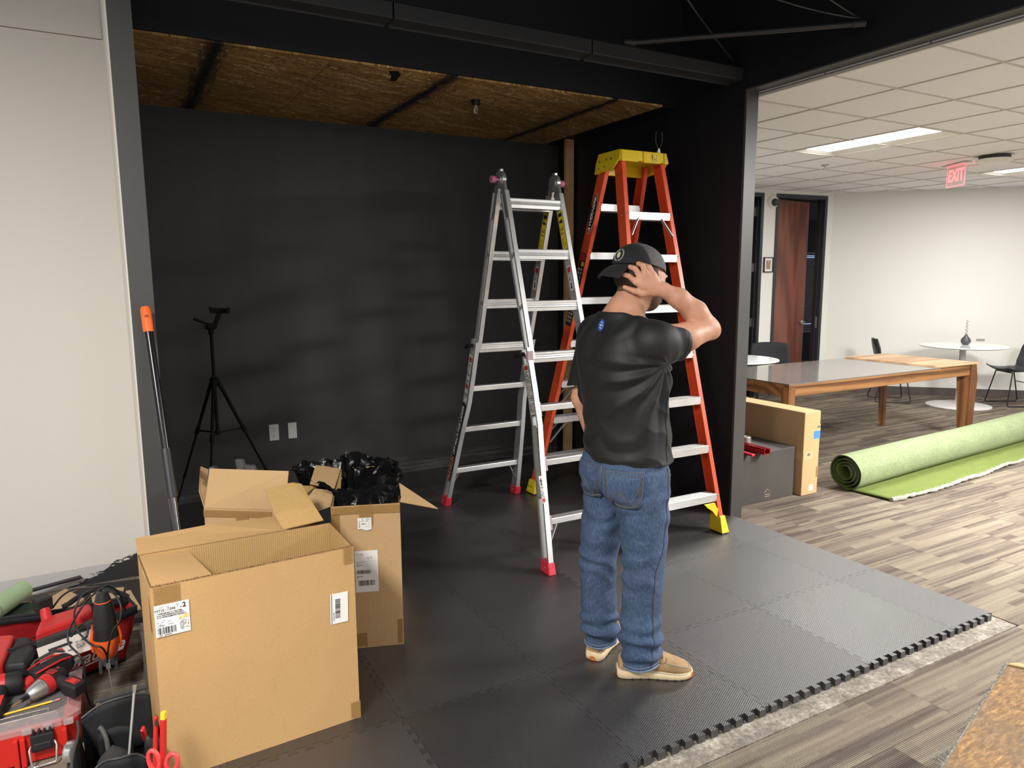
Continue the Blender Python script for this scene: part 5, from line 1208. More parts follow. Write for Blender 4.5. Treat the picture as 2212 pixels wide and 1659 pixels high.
def pocket(c, w, h, nm, lab, mirror=1):
    c = Vector(c)
    def P(a, b, o=.0022): return cast(JB, c+PU*a+PV*b, PD, o)
    m = MB(); n = 12; vs = []; 
    for j in range(n+1):
        b = j/n; ww = w*(.86+.14*b) if b > .12 else w*(.86+.14*b)*(.80+.2*b/.12)
        for i in range(n+1): vs.append(P((i/n-.5)*ww, (b-.5)*h) or c)
    m.add([v+PO for v in vs], [(j*(n+1)+i, j*(n+1)+i+1, (j+1)*(n+1)+i+1, (j+1)*(n+1)+i) for j in range(n) for i in range(n)])
    pk = m.build(nm, DENIM, jeans, smooth=80, solid=.0022)
    def stitch(pts, r=.0010):
        out = []
        for a, b in zip(pts[:-1], pts[1:]):
            for k in range(9): 
                t = k/8; q = P((a[0]+(b[0]-a[0])*t)*w, (a[1]+(b[1]-a[1])*t)*h, .0042)
                if q: out.append(q+PO)
        MB().tube(out, r, 5).build('stitching', THREADD, pk, smooth=60)
    E = [(-.47, .46), (-.43, .0), (-.40, -.30), (-.14, -.46), (.10, -.47), (.36, -.38), (.44, .0), (.47, .46)]
    stitch(E); stitch([(a*.93, b*.95) for a, b in E]); stitch([(-.47, .46), (.47, .46)]); stitch([(-.47, .38), (.47, .38)])
    for o in (0, .045): stitch([(-.36+o, -.30), (-.08, -.02-o*2.2+.04), (.14, -.40+o*.6), (.40, .10)])
pocket((-.118, -.093, .833), .150, .150, 'back_pocket', '')
pocket((-.160, .085, .833), .145, .150, 'back_pocket', '')
seam('seat_seam', JB, [(-.4, 0, .90), (-.4, .002, .80), (-.4, .006, .74)], THREADD, jeans, .0012, Vector((1, 0, 0)), 20)
seam('inner_seam', JB, [(-.10, .012, .66), (-.10, .010, .50)], THREADD, jeans, .0010, Vector((1, 0, 0)), 20)

# ---- shoes
def shoe(org_, ang):
    R = Matrix.Rotation(ang, 4, 'Z'); T = Matrix.Translation(Vector((org_[0], org_[1], .0255))+PO) @ R
    wk = [(0, .026), (.012, .034), (.03, .0395), (.07, .0400), (.12, .0395), (.17, .0455), (.215, .0490), (.25, .0470), (.275, .0385), (.291, .024), (.298, .010)]
    off_ = lambda x: .006*math.sin(PI*x/.3)-.0
    def wi(x, d=0):
        for (a, b), (c, e) in zip(wk[:-1], wk[1:]):
            if x <= c: return b+(e-b)*(x-a)/(c-a)+d
        return wk[-1][1]
    sh = bpy.data.objects.new('shoe', None); COL.objects.link(sh); sh.parent = PR
    xs = [0, .004, .012, .022, .035, .05, .07, .09, .11, .13, .15, .17, .19, .21, .23, .245, .26, .272, .282, .290, .296, .2985]
    def ringpts(x, z, d=0, n=1): return [(x, -wi(x, d)+off_(x), z), (x, wi(x, d)+off_(x), z)]
    # sole: loft of horizontal outlines
    def outline(d, dx=0):
        L = [(x if 0 < x < .298 else x+(dx if x >= .298 else -dx), wi(x, d)+off_(x)) for x in xs]; Rr = [(x if 0 < x < .298 else x+(dx if x >= .298 else -dx), -wi(x, d)+off_(x)) for x in xs]
        return L+Rr[::-1]
    soleh = lambda x: .037-.012*min(1, max(0, (x-.06)/.16))+.006*max(0, (x-.26)/.04)
    rings = []
    for f, d in ((0., -.002), (.12, .002), (.55, .004), (.9, .003), (1., .0)):
        rings.append([T @ Vector((px, py, (.0 if f == 0 else f*soleh(px))+(max(0, (px-.25)/.05)**2*.008)*(1-f))) for px, py in outline(d, d)])
    m = MB(); m.ring_loft(rings); so = m.build('sole', SOLE, sh, loc=(0, 0, 0), smooth=50)
    lg = MB()   # dark notches between the lugs
    for x in (.055, .088, .122, .156, .190, .224, .252):
        for s in (-1, 1):
            y = s*(wi(x, .0045))+off_(x); p = [T @ Vector(q) for q in ((x-.0045, y, .0003), (x+.0045, y, .0003), (x, y, .0065))]; q2 = [T @ Vector(q) for q in ((x-.0045, y-s*.01, .0003), (x+.0045, y-s*.01, .0003), (x, y-s*.01, .0065))]
            lg.add(p+q2, [(0, 1, 2), (3, 5, 4), (0, 3, 4, 1), (1, 4, 5, 2), (2, 5, 3, 0)])
    lg.build('lug_notch', BLKPL, so, kind='stuff', loc=(0, 0, 0))
    g = MB(); g.grid(lambda u, v: T @ Vector((-.0048+.001*v+.010*abs(u-.5)**2*4*.6, (u-.5)*.046+off_(0), .002+.018*v)), 8, 2); g.build('heel_patch', GUM, so, loc=(0, 0, 0), solid=.0015)
    g = MB(); g.grid(lambda u, v: T @ Vector((.3035-.05*abs(u-.5)**2*4*.55+.0, (u-.5)*.075+off_(.29), .004+.020*v)), 10, 2); g.build('toe_patch', GUM, so, loc=(0, 0, 0), solid=.0015)
    # upper
    hk = [(0, .075), (.006, .090), (.03, .105), (.08, .118), (.12, .120), (.15, .112), (.18, .098), (.21, .083), (.24, .073), (.265, .062), (.285, .050), (.296, .038)]
    def hi(x):
        for (a, b), (c, e) in zip(hk[:-1], hk[1:]):
            if x <= c: return b+(e-b)*(x-a)/(c-a)
        return hk[-1][1]
    rings = []; n = 22
    for x in [.0005, .004, .012, .025, .045, .065, .085, .105, .125, .14, .155, .17, .185, .20, .215, .23, .245, .258, .27, .28, .288, .294, .2965]:
        w = wi(x, -.0035); z0 = soleh(x)-.004; H_ = hi(x)-z0; r = []
        for k in range(n+1):
            a = PI*k/n; ca, sa = math.cos(a), math.sin(a); e = .62 if x > .13 else .8
            tap = 1-.32*max(0, min(1, (.15-x)/.10))*abs(sa)**2 if x < .15 else 1-.12*abs(sa)**2
            r.append(T @ Vector((x, math.copysign(abs(ca)**.75, ca)*w*tap+off_(x), z0+H_*abs(sa)**e)))
        rings.append(r)
    m = MB(); m.ring_loft(rings); up = m.build('upper', SUEDE, sh, loc=(0, 0, 0), smooth=60, subsurf=1)
    def upt(x, a, o=.0012):
        w = wi(x, -.0035); z0 = soleh(x)-.004; H_ = hi(x)-z0; ca, sa = math.cos(a), math.sin(a); e = .62 if x > .13 else .8
        tap = 1-.32*max(0, min(1, (.15-x)/.10))*abs(sa)**2 if x < .15 else 1-.12*abs(sa)**2
        return T @ Vector((x, math.copysign(abs(ca)**.75, ca)*(w*tap+o)+off_(x), z0+(H_+o)*abs(sa)**e))
    # welt stitch, moc-toe seam, quarter seams
    for s in (0, 1):
        MB().tube([T @ Vector((x, (1 if s else -1)*wi(x, .0015)+off_(x), soleh(x)+.0006)) for x in xs[1:]], .0016, 5).build('welt_stitch', THREAD, sh, loc=(0, 0, 0), smooth=60)
    A = .55
    ring = [upt(x, A+.6*(x-.19)) for x in (.19, .205, .225, .245, .262, .274)]+[upt(.286, a) for a in (.75, 1.1, 1.57, 2.05, 2.4)]+[upt(x, PI-A-.6*(x-.19)) for x in (.274, .262, .245, .225, .205, .19)]
    MB().tube(ring, .0019, 6).build('toe_seam', THREAD, sh, loc=(0, 0, 0), smooth=60)
    for s in (0, 1):
        f = (lambda a: a) if s else (lambda a: PI-a)
        MB().tube([upt(x, f(a)) for x, a in ((.192, 1.0), (.190, .6), (.18, .42), (.14, .35), (.11, .18))], .0012, 5).build('quarter_seam', M_('brown_thread', srgb(120, 88, 56), .8), sh, loc=(0, 0, 0), smooth=60)
        MB().tube([upt(.062, f(a)) for a in (.12, .4, .8, 1.1)], .0012, 5).build('heel_seam', MC['brown_thread'], sh, loc=(0, 0, 0), smooth=60)
    # laces
    lc = M_('brown_lace', srgb(150, 116, 76), .8); lm = MB()
    for x in (.148, .162, .176): lm.tube([upt(x, a, .004) for a in (.85, 1.1, 1.35, 1.57, 1.8, 2.05, 2.3)], .0022, 6)
    lm.tube([upt(.150, 1.5, .006), upt(.154, 1.2, .012), upt(.165, .9, .008), upt(.175, .6, .004)], .0019, 6); lm.tube([upt(.150, 1.6, .006), upt(.154, 1.95, .012), upt(.170, 2.2, .005)], .0019, 6)
    lm.build('lace', lc, sh, loc=(0, 0, 0), smooth=60)
    ey = MB()
    for x in (.148, .162, .176):
        for a in (.80, PI-.80): ey.ell(upt(x, a), (.0022, .0022, .0022), seg=8, rings=6)
    ey.build('eyelet', DKMET, sh, kind='stuff', loc=(0, 0, 0))
    for o in list(bpy.data.objects):   # everything was laid out in world space: bring it into the person's frame
        if o.parent is not None and (o.parent == sh or o.parent.parent == sh) and o.type == 'MESH' and 'done' not in o:
            o.data.transform(Matrix.Translation(-PO)); o['done'] = 1; del o['done']
    return sh
def fixed_shoe(o_, a_):
    before = set(bpy.data.objects); s = shoe(o_, a_); return s
fixed_shoe((-.095, -.030, 0), math.radians(-31)); fixed_shoe((-.120, .108, 0), math.radians(30))

# ---- cap, worn backwards: brim at the back, mesh panels towards the forehead
def capshell(name, cutn, cutp, mat, ro=.0, parent=PR):
    G = Grid(rng([(-.13, .13, .0034)]), rng([(-.105, .105, .0034)]), rng([(1.60, 1.77, .0032)]))
    ct = (.002, 0, 1.652); G.ell(ct, (.1095+ro, .0905+ro, .099+ro), .004, RH); G.ell((-.03, 0, 1.690), (.068, .070, .052), .03)
    G.cut((-.28 if cutn[0] < 0 else -.03, 0, -1), (-.018, 0, 1.672)); G.cut(cutn, cutp)
    G.ell(ct, (.103, .084, .093), .004, RH, op='s')
    V, F = G.mesh(); V = relax(V, F, 2, .5); return V, F, npmesh(name, V, F, mat, parent)
V1, F1_, c1 = capshell('cap', (1, 0, .15), (-.018, 0, 1.70), CAPB)
V2, F2_, c2 = capshell('cap_mesh_panel', (-1, 0, -.15), (-.018, 0, 1.70), CAPM, -.0008, c1)
CB = bvh(V1, F1_)
b = MB()
def brim(u, v):
    a = (u-.5)*2*.74; r0 = .100; px = -r0*math.cos(a)*1.0; py = r0*.88*math.sin(a)
    L = .078*math.cos(a*.85)**.8; x = px-L*v; y = py*(1+.05*v); z = 1.672-.006*v-.034*v*v-.016*(abs(a)**2)*(.4+.9*v)
    return Vector((x, y, z))+PO
b.grid(brim, 28, 12); b.build('brim', CAPB, c1, smooth=70, solid=.0035, subsurf=1)
MB().tube([brim(k/28, 1.0) for k in range(29)], .0024, 6).build('brim_edge', CAPB, c1, smooth=70)
MB().ell(Vector((-.002, 0, 1.7545))+PO, (.006, .006, .003), seg=12, rings=6).build('cap_button', CAPB, c1, smooth=60)
# round badge of pale lettering dashes round a cream oval
BD = Vector((.90, .30, -.12)).normalized(); bu = BD.cross(Vector((0, 0, 1))).normalized(); bc = Vector((-.10, -.004, 1.708))
def bp(a, e, o=.0012): return cast(CB, bc+bu*a+Vector((0, 0, e)), BD, o, .3)
m = MB()
for k in range(22):
    if k in (5, 16): continue
    a0, a1 = 2*PI*k/22, 2*PI*(k+.6)/22
    for r in (.0205, .0235):
        q = [bp(r*math.cos(t), r*math.sin(t)) for t in (a0, (a0+a1)/2, a1)]
        if all(q): m.tube([v+PO for v in q], .0008, 4, 0)
q = [bp(.0085*math.cos(t), .0125*math.sin(t)) for t in [2*PI*k/16 for k in range(16)]]; c_ = bp(0, 0)
if all(q) and c_: m.add([v+PO for v in q]+[c_+PO], [(k, (k+1) % 16, 16) for k in range(16)], 1)
m.build('cap_badge', [PAPER, M_('cream_patch', srgb(196, 190, 150), .7)], c1, label='round badge of pale lettering with a cream centre')

# ================================================================== BACK OF THE ALCOVE
o = root('wall_outlet', 'white duplex power outlet on the black back wall', 'outlet', (.999, 5.54, .48))
MB().bb(.963, 5.532, .418, 1.035, 5.540, .543).build('cover_plate', WPL, o, bevel=.004, seg=3)
for z in (.507, .455):
    MB().bb(.983, 5.5295, z-.016, 1.015, 5.533, z+.016).build('socket', WPL, o, bevel=.002)
m = MB()
for z in (.507, .455):
    for dx in (-.007, .007): m.bb(.999+dx-.0012, 5.5288, z-.002, .999+dx+.0012, 5.5296, z+.009)
    m.cyl((.999, 5.5288, z-.008), (.999, 5.5296, z-.008), .003, seg=10)
m.build('slot', INK, o, kind='stuff')
MB().bb(1.104, 5.533, .420, 1.169, 5.540, .543).build('blank_plate', WPL, bevel=.002, label='plain white blank cover plate right of the outlet on the back wall', cat='wall plate', loc=(1.137, 5.54, .48))
# telescoping pole leaning in the left corner
pb, pt = Vector((.1835, 2.80, .0255)), Vector((.117, 3.315, 1.516)); pl = lambda t: pb.lerp(pt, t)
po = root('extension_pole', 'telescoping black and steel pole with orange grip leaning against the left jamb', 'pole', pb[:])
MB().tube([pl(.932), pl(.945), pl(.992), pl(1.0)], [.0195, .0205, .0205, .016], 20).build('grip', M_('orange_rubber_grip', srgb(238, 104, 36), .55, var=.04), po, smooth=40)
h = pl(.975); MB().cyl(h-Vector((0, .0206, 0)), h-Vector((0, .0218, 0)), .008, seg=14).build('hang_hole', M_('dark_orange', srgb(150, 58, 20), .6), po)
MB().tube([pl(.60), pl(.935)], .0165, 20).build('upper_tube', M_('gloss_black_tube', (.012, .012, .013), .22, .3, var=.03), po, smooth=60)
MB().tube([pl(.61), pl(.47)], .0150, 20).build('middle_tube', M_('gunmetal_tube', (.12, .12, .12), .2, .9), po, smooth=60)
MB().tube([pl(.50), pl(.625)], .0205, 20).build('collar', BLKPL, po, smooth=40)
MB().tube([pl(.005), pl(.52)], .0140, 20).build('lower_tube', MC.get('gunmetal_tube'), po, smooth=60)
# tripod
tp_ = root('camera_tripod', 'black camera tripod with a phone holder standing by the back wall', 'tripod', (.545, 5.0, .0255))
c0 = Vector((.545, 5.0, 0)); TB = M_('black_tripod_metal', (.004, .004, .0045), .7, .0, var=.03, spec=.2)
def V3(z, dx=0, dy=0): return c0+Vector((dx, dy, z))
MB().tube([V3(.62), V3(1.30)], .0105, 14).build('centre_column', TB, tp_, smooth=60)
MB().lathe([(.0, .935), (.022, .94), (.030, .955), (.030, .985), (.016, 1.0), (0, 1.0)], Matrix.Translation(c0), 18).build('shoulder', TB, tp_, smooth=40)
feet = [Vector((.975, 5.12, .03)), Vector((.262, 5.30, .03)), Vector((.400, 4.52, .03))]
for f in feet:
    d = (f-c0); d.z = 0; d.normalize(); t0 = V3(.968)+d*.024; l = MB(); k = lambda t: t0.lerp(f, t); sd_ = d.cross(Vector((0, 0, 1)))
    l.tube([k(0), k(.36)], [.012, .0105], 10); L = l.build('leg', TB, tp_, smooth=50)
    MB().tube([k(.34), k(.38)], .0145, 12).build('leg_clamp', TB, L, smooth=40)
    MB().tube([k(.36), k(.70)], .0075, 10).build('leg_section', TB, L, smooth=50); MB().tube([k(.68), k(.71)], .0105, 10).build('leg_clamp', TB, L, smooth=40)
    MB().tube([k(.70), k(.97)], .0055, 10).build('leg_section', TB, L, smooth=50); MB().ell(k(.985), (.011, .011, .011), seg=12, rings=8).build('rubber_foot', BLKPL, L, smooth=60)
    MB().bar(V3(.63)+d*.012, k(.355), .003, .010).build('spreader', TB, tp_)
MB().tube([V3(.615), V3(.655)], .016, 12).build('spreader_hub', TB, tp_, smooth=40)
h = MB(); h.tube([V3(1.28), V3(1.325)], .017, 14); h.box(V3(1.335, .01, 0), (.055, .045, .03)); h.tube([V3(1.325, .03), V3(1.325, -.035)], .014, 12); h.build('pan_head', TB, tp_, smooth=35)
MB().tube([V3(1.345, -.01, -.01), V3(1.365, -.06, -.02), V3(1.383, -.098, -.03)], [.006, .009, .010], 10).build('pan_handle', TB, tp_, smooth=50)
h = MB(); h.bar(V3(1.345, .028), V3(1.425, .062), .026, .022, up=(0, 1, 0)); h.bar(V3(1.432, .006), V3(1.428, .108), .014, .034, up=(0, 0, 1))
h.prism([(-.012, -.02), (.014, -.013), (.006, .0), (.014, .013), (-.012, .02)], frame((.553, 4.985, 1.435), (1, 0, 0), (0, .1, 1)), .03); h.prism([(.012, -.02), (-.014, -.013), (-.006, .0), (-.014, .013), (.012, .02)], frame((.651, 4.985, 1.430), (1, 0, 0), (0, .1, 1)), .03)
h.build('phone_holder', TB, tp_)

# ================================================================== OFFICE FURNITURE
tb = root('extending_table', 'long wooden dining table with grey glass top and bare oak end leaf', 'table', (6.2, 4.49, 0))
MB().bb(4.80, 3.975, .742, 6.92, 5.0, .752).build('glass_top', GLASSTOP, tb, bevel=.001)
MB().bb(4.80, 3.975, .722, 6.92, 5.0, .742).build('top_frame', WALN, tb)
pr = [(6.90, 3.96), (7.59, 3.96), (7.59, 5.01), (6.90, 5.01)]
for k in range(5): MB().bb(6.905, 3.965+.209*k+.0006, .752, 7.585, 3.965+.209*(k+1)-.0006, .764).build('leaf_plank', OAK, tb)
for b in ((4.83, 3.985, .640, 7.50, 4.010, .742), (4.83, 4.965, .640, 7.50, 4.99, .742), (4.81, 3.985, .640, 4.835, 4.99, .742), (7.47, 3.985, .640, 7.50, 4.99, .742)): MB().bb(*b).build('apron', WALN, tb, bevel=.002)
def leg(x, y, w0, w1, dx, dy, z1=.742):
    m = MB(); m.hexa([(x+dx-w1/2, y+dy-w1/2, 0), (x+dx+w1/2, y+dy-w1/2, 0), (x+dx+w1/2, y+dy+w1/2, 0), (x+dx-w1/2, y+dy+w1/2, 0), (x-w0/2, y-w0/2, z1), (x+w0/2, y-w0/2, z1), (x+w0/2, y+w0/2, z1), (x-w0/2, y+w0/2, z1)]); return m.build('leg', WALNZ, tb, bevel=.004)
leg(4.845, 4.02, .085, .055, .0, .0); leg(4.86, 4.94, .085, .055, .0, .02); leg(7.36, 4.86, .075, .05, -.04, -.06)
m = MB(); m.hexa([(7.455, 3.975, 0), (7.535, 3.975, 0), (7.535, 4.075, 0), (7.455, 4.075, 0), (7.435, 3.970, .60), (7.560, 3.970, .60), (7.560, 4.11, .60), (7.435, 4.11, .60)]); m.hexa([(7.435, 3.970, .60), (7.560, 3.970, .60), (7.560, 4.11, .60), (7.435, 4.11, .60), (7.435, 3.970, .750), (7.520, 3.970, .750), (7.520, 4.11, .750), (7.435, 4.11, .750)]); m.build('leg', WALNZ, tb, bevel=.003)
def round_table(name, label, x, y, r, z=.765):
    t = root(name, label, 'table', (x, y, 0), 'round white pedestal tables'); T = Matrix.Translation((x, y, 0))
    MB().lathe([(0, z-.022), (r-.02, z-.020), (r, z-.010), (r, z-.004), (r-.003, z), (0, z)], T, 64).build('tabletop', WGLASS, t, smooth=35)
    MB().lathe([(.0, .02), (.036, .02), (.036, z-.03), (.10, z-.024), (0, z-.02)], T, 32).build('column', WMET, t, smooth=40)
    MB().lathe([(0, 0), (r*.74, 0), (r*.74, .008), (r*.70, .013), (.06, .022), (0, .022)], T, 56).build('base', WMET, t, smooth=35); return t
round_table('round_table', 'white round pedestal table with a dark bud vase on it, by the angled wall', 9.28, 5.08, .49)
round_table('round_table', 'white round table half hidden behind the black wall edge', 5.77, 5.50, .45)
def shell_chair(label, x, y, a):
    t = root('shell_chair', label, 'chair', (x, y, 0), 'black shell chairs with wire sled legs'); R = Matrix.Translation((x, y, 0)) @ Matrix.Rotation(a, 4, 'Z')
    def s(u, v):
        # u across, v from seat front to top of back
        w = (u-.5)*2
        if v < .5: k = v/.5; px = .22-.36*k; pz = .455-.030*math.sin(PI*k*.9)+.012*(k < .05); hw = .215-.01*k
        else: k = (v-.5)/.5; px = -.14-.10*math.sin(k*1.3)-.02*k; pz = .447+.02*k+.355*k**1.05*(1-.0*k); hw = .205-.055*k-.05*max(0, k-.8)/.2
        if .42 < v < .62: q = (v-.42)/.2; pz += -.012*math.sin(PI*q); px -= .015*math.sin(PI*q)
        return R @ Vector((px+.045*w*w*(0 if v < .5 else min(1, (v-.5)*3)), w*hw, pz+.035*w*w*(1 if v < .5 else max(0, 1-(v-.5)*4))))
    m = MB(); m.grid(s, 16, 26); m.build('seat_shell', BLKLEA, t, smooth=80, solid=.014)
    m = MB()
    for sy in (-1, 1):
        m.tube([R @ Vector(p) for p in ((.13, sy*.15, .425), (.20, sy*.205, .03), (.19, sy*.21, .010), (.16, sy*.212, .0085), (-.18, sy*.212, .0085), (-.21, sy*.21, .012), (-.22, sy*.205, .04), (-.10, sy*.15, .425))], .0075, 10)
    m.tube([R @ Vector(p) for p in ((.13, -.15, .425), (.13, .15, .425))], .0075, 8); m.tube([R @ Vector(p) for p in ((-.10, -.15, .425), (-.10, .15, .425))], .0075, 8); m.tube([R @ Vector((-.15, -.17, .28)), R @ Vector((-.15, .17, .28))], .006, 8)
    m.build('sled_base', DKMET, t, smooth=60); return t
shell_chair('black shell chair seen side-on beyond the wooden table, left of the round table', 8.90, 5.76, math.radians(-43))
shell_chair('black shell chair facing left at the right edge of the picture', 9.92, 4.78, math.radians(152))
# padded black chair by the doors
ch = root('padded_chair', 'black padded chair behind the half hidden round table by the doors', 'chair', (6.85, 6.05, 0)); R_ = Matrix.Translation((7.18, 6.22, 0)) @ Matrix.Rotation(math.radians(-128), 4, 'Z')
ch.location = (7.18, 6.22, 0); ch['_org'] = [7.18, 6.22, 0.]
BF = M_('black_upholstery', (.016, .017, .022), .8, bump=.2, bs=300)
m = MB(); m.grid(lambda u, v: R_ @ Vector((-.21-.05*v+.06*(2*u-1)**2, (u-.5)*.50*(1-.10*v*v), .50+.30*v-.02*(2*u-1)**4)), 14, 6); m.build('backrest', BF, ch, solid=.05, smooth=60, bevel=.015)
m = MB(); m.prism([(-.22, -.22), (.20, -.24), (.23, 0), (.20, .24), (-.22, .22)], R_ @ Matrix.Translation((0, 0, .40)), .07); m.build('seat', BF, ch, bevel=.02, seg=3)
for sx, sy in ((1, 1), (1, -1), (-1, 1), (-1, -1)): MB().tube([R_ @ Vector((sx*.17, sy*.17, .41)), R_ @ Vector((sx*.22, sy*.22, 0))], [.016, .011], 10).build('leg', DKMET, ch, smooth=50)
# bud vase and beaded stem
vz = root('bud_vase', 'small dark teardrop vase holding one beaded grey stem on the round table', 'vase', (9.40, 5.12, .765)); T = Matrix.Translation((9.40, 5.12, .765))
MB().lathe([(0, 0), (.028, 0), (.050, .02), (.058, .045), (.050, .075), (.024, .105), (.010, .128), (.012, .135), (.008, .135), (.007, .12), (0, .12)], T, 28).build('vessel', M_('dark_grey_ceramic', (.07, .075, .078), .35), vz, smooth=50)
m = MB(); m.tube([T @ Vector((0, 0, .12)), T @ Vector((.004, 0, .31))], .002, 6)
for k in range(13): m.ell(T @ Vector((.010*math.cos(k*2.2), .010*math.sin(k*2.2), .13+.0145*k)), (.013-.0005*k, .013-.0005*k, .0045), seg=10, rings=6)
m.build('stem', M_('grey_bead', (.25, .25, .25), .5), vz, smooth=60, kind='stuff')
# things on the office walls and ceiling
q = CW+UW*1.116; fr = root('picture_frame', 'small black framed print between the two doors', 'picture', (q.x, q.y, 1.79))
Fq = frame((q.x-.0, q.y-.016, 1.79), -UW, (0, 0, 1)); 
m = MB()
for x0, y0, x1, y1 in ((-.078, -.10, -.066, .10), (.066, -.10, .078, .10), (-.066, -.10, .066, -.088), (-.066, .088, .066, .10)): m.prism([(x0, y0), (x1, y0), (x1, y1), (x0, y1)], Fq @ Matrix.Translation((0, 0, -.004)), .018)
m.build('frame', BLKPL, fr); MB().prism([(-.066, -.088), (.066, -.088), (.066, .088), (-.066, .088)], Fq, .003).build('mount', PAPER, fr)
m = MB(); m.prism([(-.042, -.062), (.042, -.062), (.042, .062), (-.042, .062)], off(Fq, .0035), .0006, 0); m.prism([(-.03, -.05), (.03, -.05), (.03, .05), (-.03, .05)], off(Fq, .0042), .0006, 1); scribble(m, off(Fq, .005), -.024, -.042, .024, .042, 10, 2, th=.0005, seed=44); m.build('print', [INKG, M_('sepia_print', srgb(176, 150, 118), .7), INK], fr)
q = CW+UW*1.075+Vector((0, 0, 2.615)); stb = root('alarm_strobe', 'round white alarm strobe with dark sounder high between the doors', 'alarm', q[:])
T = Matrix(((UW.x, 0, -NW_.x, q.x), (UW.y, 0, -NW_.y, q.y), (0, 1, 0, q.z), (0, 0, 0, 1)))
MB().lathe([(0, 0), (.085, 0), (.085, .02), (.07, .035), (0, .035)], T, 28).build('housing', WPL, stb, smooth=35); MB().lathe([(0, .035), (.045, .035), (.05, .06), (.035, .085), (0, .088)], T @ Matrix.Translation((-.0, -.01, 0)), 20).build('sounder', CHARC, stb, smooth=35)
q = CW+w2*1.93+Vector((0, 0, .77)); MB().box((q.x, q.y, q.z), (.10, .01, .03), rotz(-PI/4)).build('wall_hook', INKG, label='tiny grey hook plate on the angled wall above the round table', cat='hook', loc=q[:])
ex = root('exit_sign', 'red edge-lit exit sign hanging from the office ceiling', 'exit sign', (7.70, 4.43, 2.765)); ed = Vector((math.cos(math.radians(62)), math.sin(math.radians(62)), 0)); en_ = ed.cross(Vector((0, 0, 1)))
MB().box((7.70, 4.43, 2.757), (.36, .09, .012), rotz(math.radians(62))).build('canopy', WPL, ex, bevel=.003)
MB().box((7.70, 4.43, 2.645), (.30, .006, .215), rotz(math.radians(62))).build('panel', M_('clear_acrylic', (.9, .75, .75), .1, **{}), ex)
EX = emis('exit_red', (1, .04, .06), 3.0)
for sgn in (1, -1):
    F = frame(Vector((7.70, 4.43, 2.645))+en_*sgn*.0032, ed*sgn*1, (0, 0, 1)); m = MB(); m.text('EXIT', F, .17, 0, width=.25, bold=.03)
    for a in ((-.148, -.105, .148, -.099), (-.148, .099, .148, .105), (-.148, -.105, -.142, .105), (.142, -.105, .148, .105)): m.prism([(a[0], a[1]), (a[2], a[1]), (a[2], a[3]), (a[0], a[3])], F, .0006)
    m.build('lettering', EX, ex)
T = Matrix.Translation((7.515, 3.97, 2.765)); sm = root('smoke_detector', 'round white ceiling detector on a dark mount near the exit sign', 'smoke detector', (7.515, 3.97, 2.765))
MB().lathe([(0, 0), (.13, 0), (.135, -.03), (.15, -.035), (0, -.035)], T, 32).build('mount', CHARC, sm, smooth=35); MB().lathe([(0, -.035), (.155, -.036), (.155, -.05), (.12, -.07), (.05, -.078), (0, -.078)], T, 32).build('cover', WPL, sm, smooth=40)
T = Matrix.Translation((6.542, 5.109, 2.765)); sq = root('office_sprinkler', 'small chrome sprinkler head in the office ceiling left of the exit sign', 'sprinkler', (6.542, 5.109, 2.765)); MB().lathe([(0, 0), (.04, 0), (.035, -.006), (0, -.008)], T, 20).build('cup', STEEL, sq, smooth=40)
m = MB(); m.cyl(T @ Vector((0, 0, -.006)), T @ Vector((0, 0, -.045)), .009, seg=10); m.cyl(T @ Vector((0, 0, -.045)), T @ Vector((0, 0, -.048)), .016, seg=12); m.build('head', STEEL, sq, smooth=40)

# ------------------------------------------------------------------ rolled turf carpet
ra = math.radians(4.3); RX = Vector((math.cos(ra), math.sin(ra), 0)); RY = Vector((-math.sin(ra), math.cos(ra), 0)); A0 = Vector((4.80, 3.425, .145)); LEN = 4.3
def greenmat(name, a, b, sc=1):
    t = NT(name); v = t.coord(); f = t.noise(v, 90*sc, 4, .7); g = t.noise(t.coord('Object', (1, 3, 1)), 5, 4, .6)
    c = t.ramp(f, [(.35, a), (.65, b)]); c = t.mix(.25, c, t.ramp(g, [(.3, (.5, .55, .5)), (.7, (1.1, 1.1, 1.0))]), 'MULTIPLY'); t.col(c); t.set(Roughness=.95); t.bump(f, .5, .003); return t.m
GBACK = greenmat('pale_green_backing', srgb(116, 130, 94), srgb(148, 160, 124)); GTOP = greenmat('grass_green_pile', srgb(92, 108, 46), srgb(118, 132, 66), 1.5); GEDGE = M_('dark_green_edge', srgb(58, 76, 44), .95, var=.3, vs=200)
ro = root('turf_roll', 'half unrolled green artificial turf carpet with pale green back lying on the carpet', 'carpet roll', (4.8, 3.4, 0))
m = MB(); turns = 3.6; N = 190
def spi(k, th): # radius from outside in
    t = k/N; a = -PI/2-2*PI*turns*t; r = .142-.092*t*1.0+.0008*math.sin(7*a)+.0015*math.sin(2.3*a); r -= th; return a, r
pro = []; pri = []
for k in range(N+1):
    a, r = spi(k, 0); a2, r2 = spi(k, .0085); pro.append((r*math.cos(a), r*math.sin(a))); pri.append((r2*math.cos(a2), r2*math.sin(a2)))
def P3(x, p): w = A0+RX*x+RY*p[0]; return Vector((w.x, w.y, .145+p[1]+.004*math.sin(x*2.1+p[0]*9)))
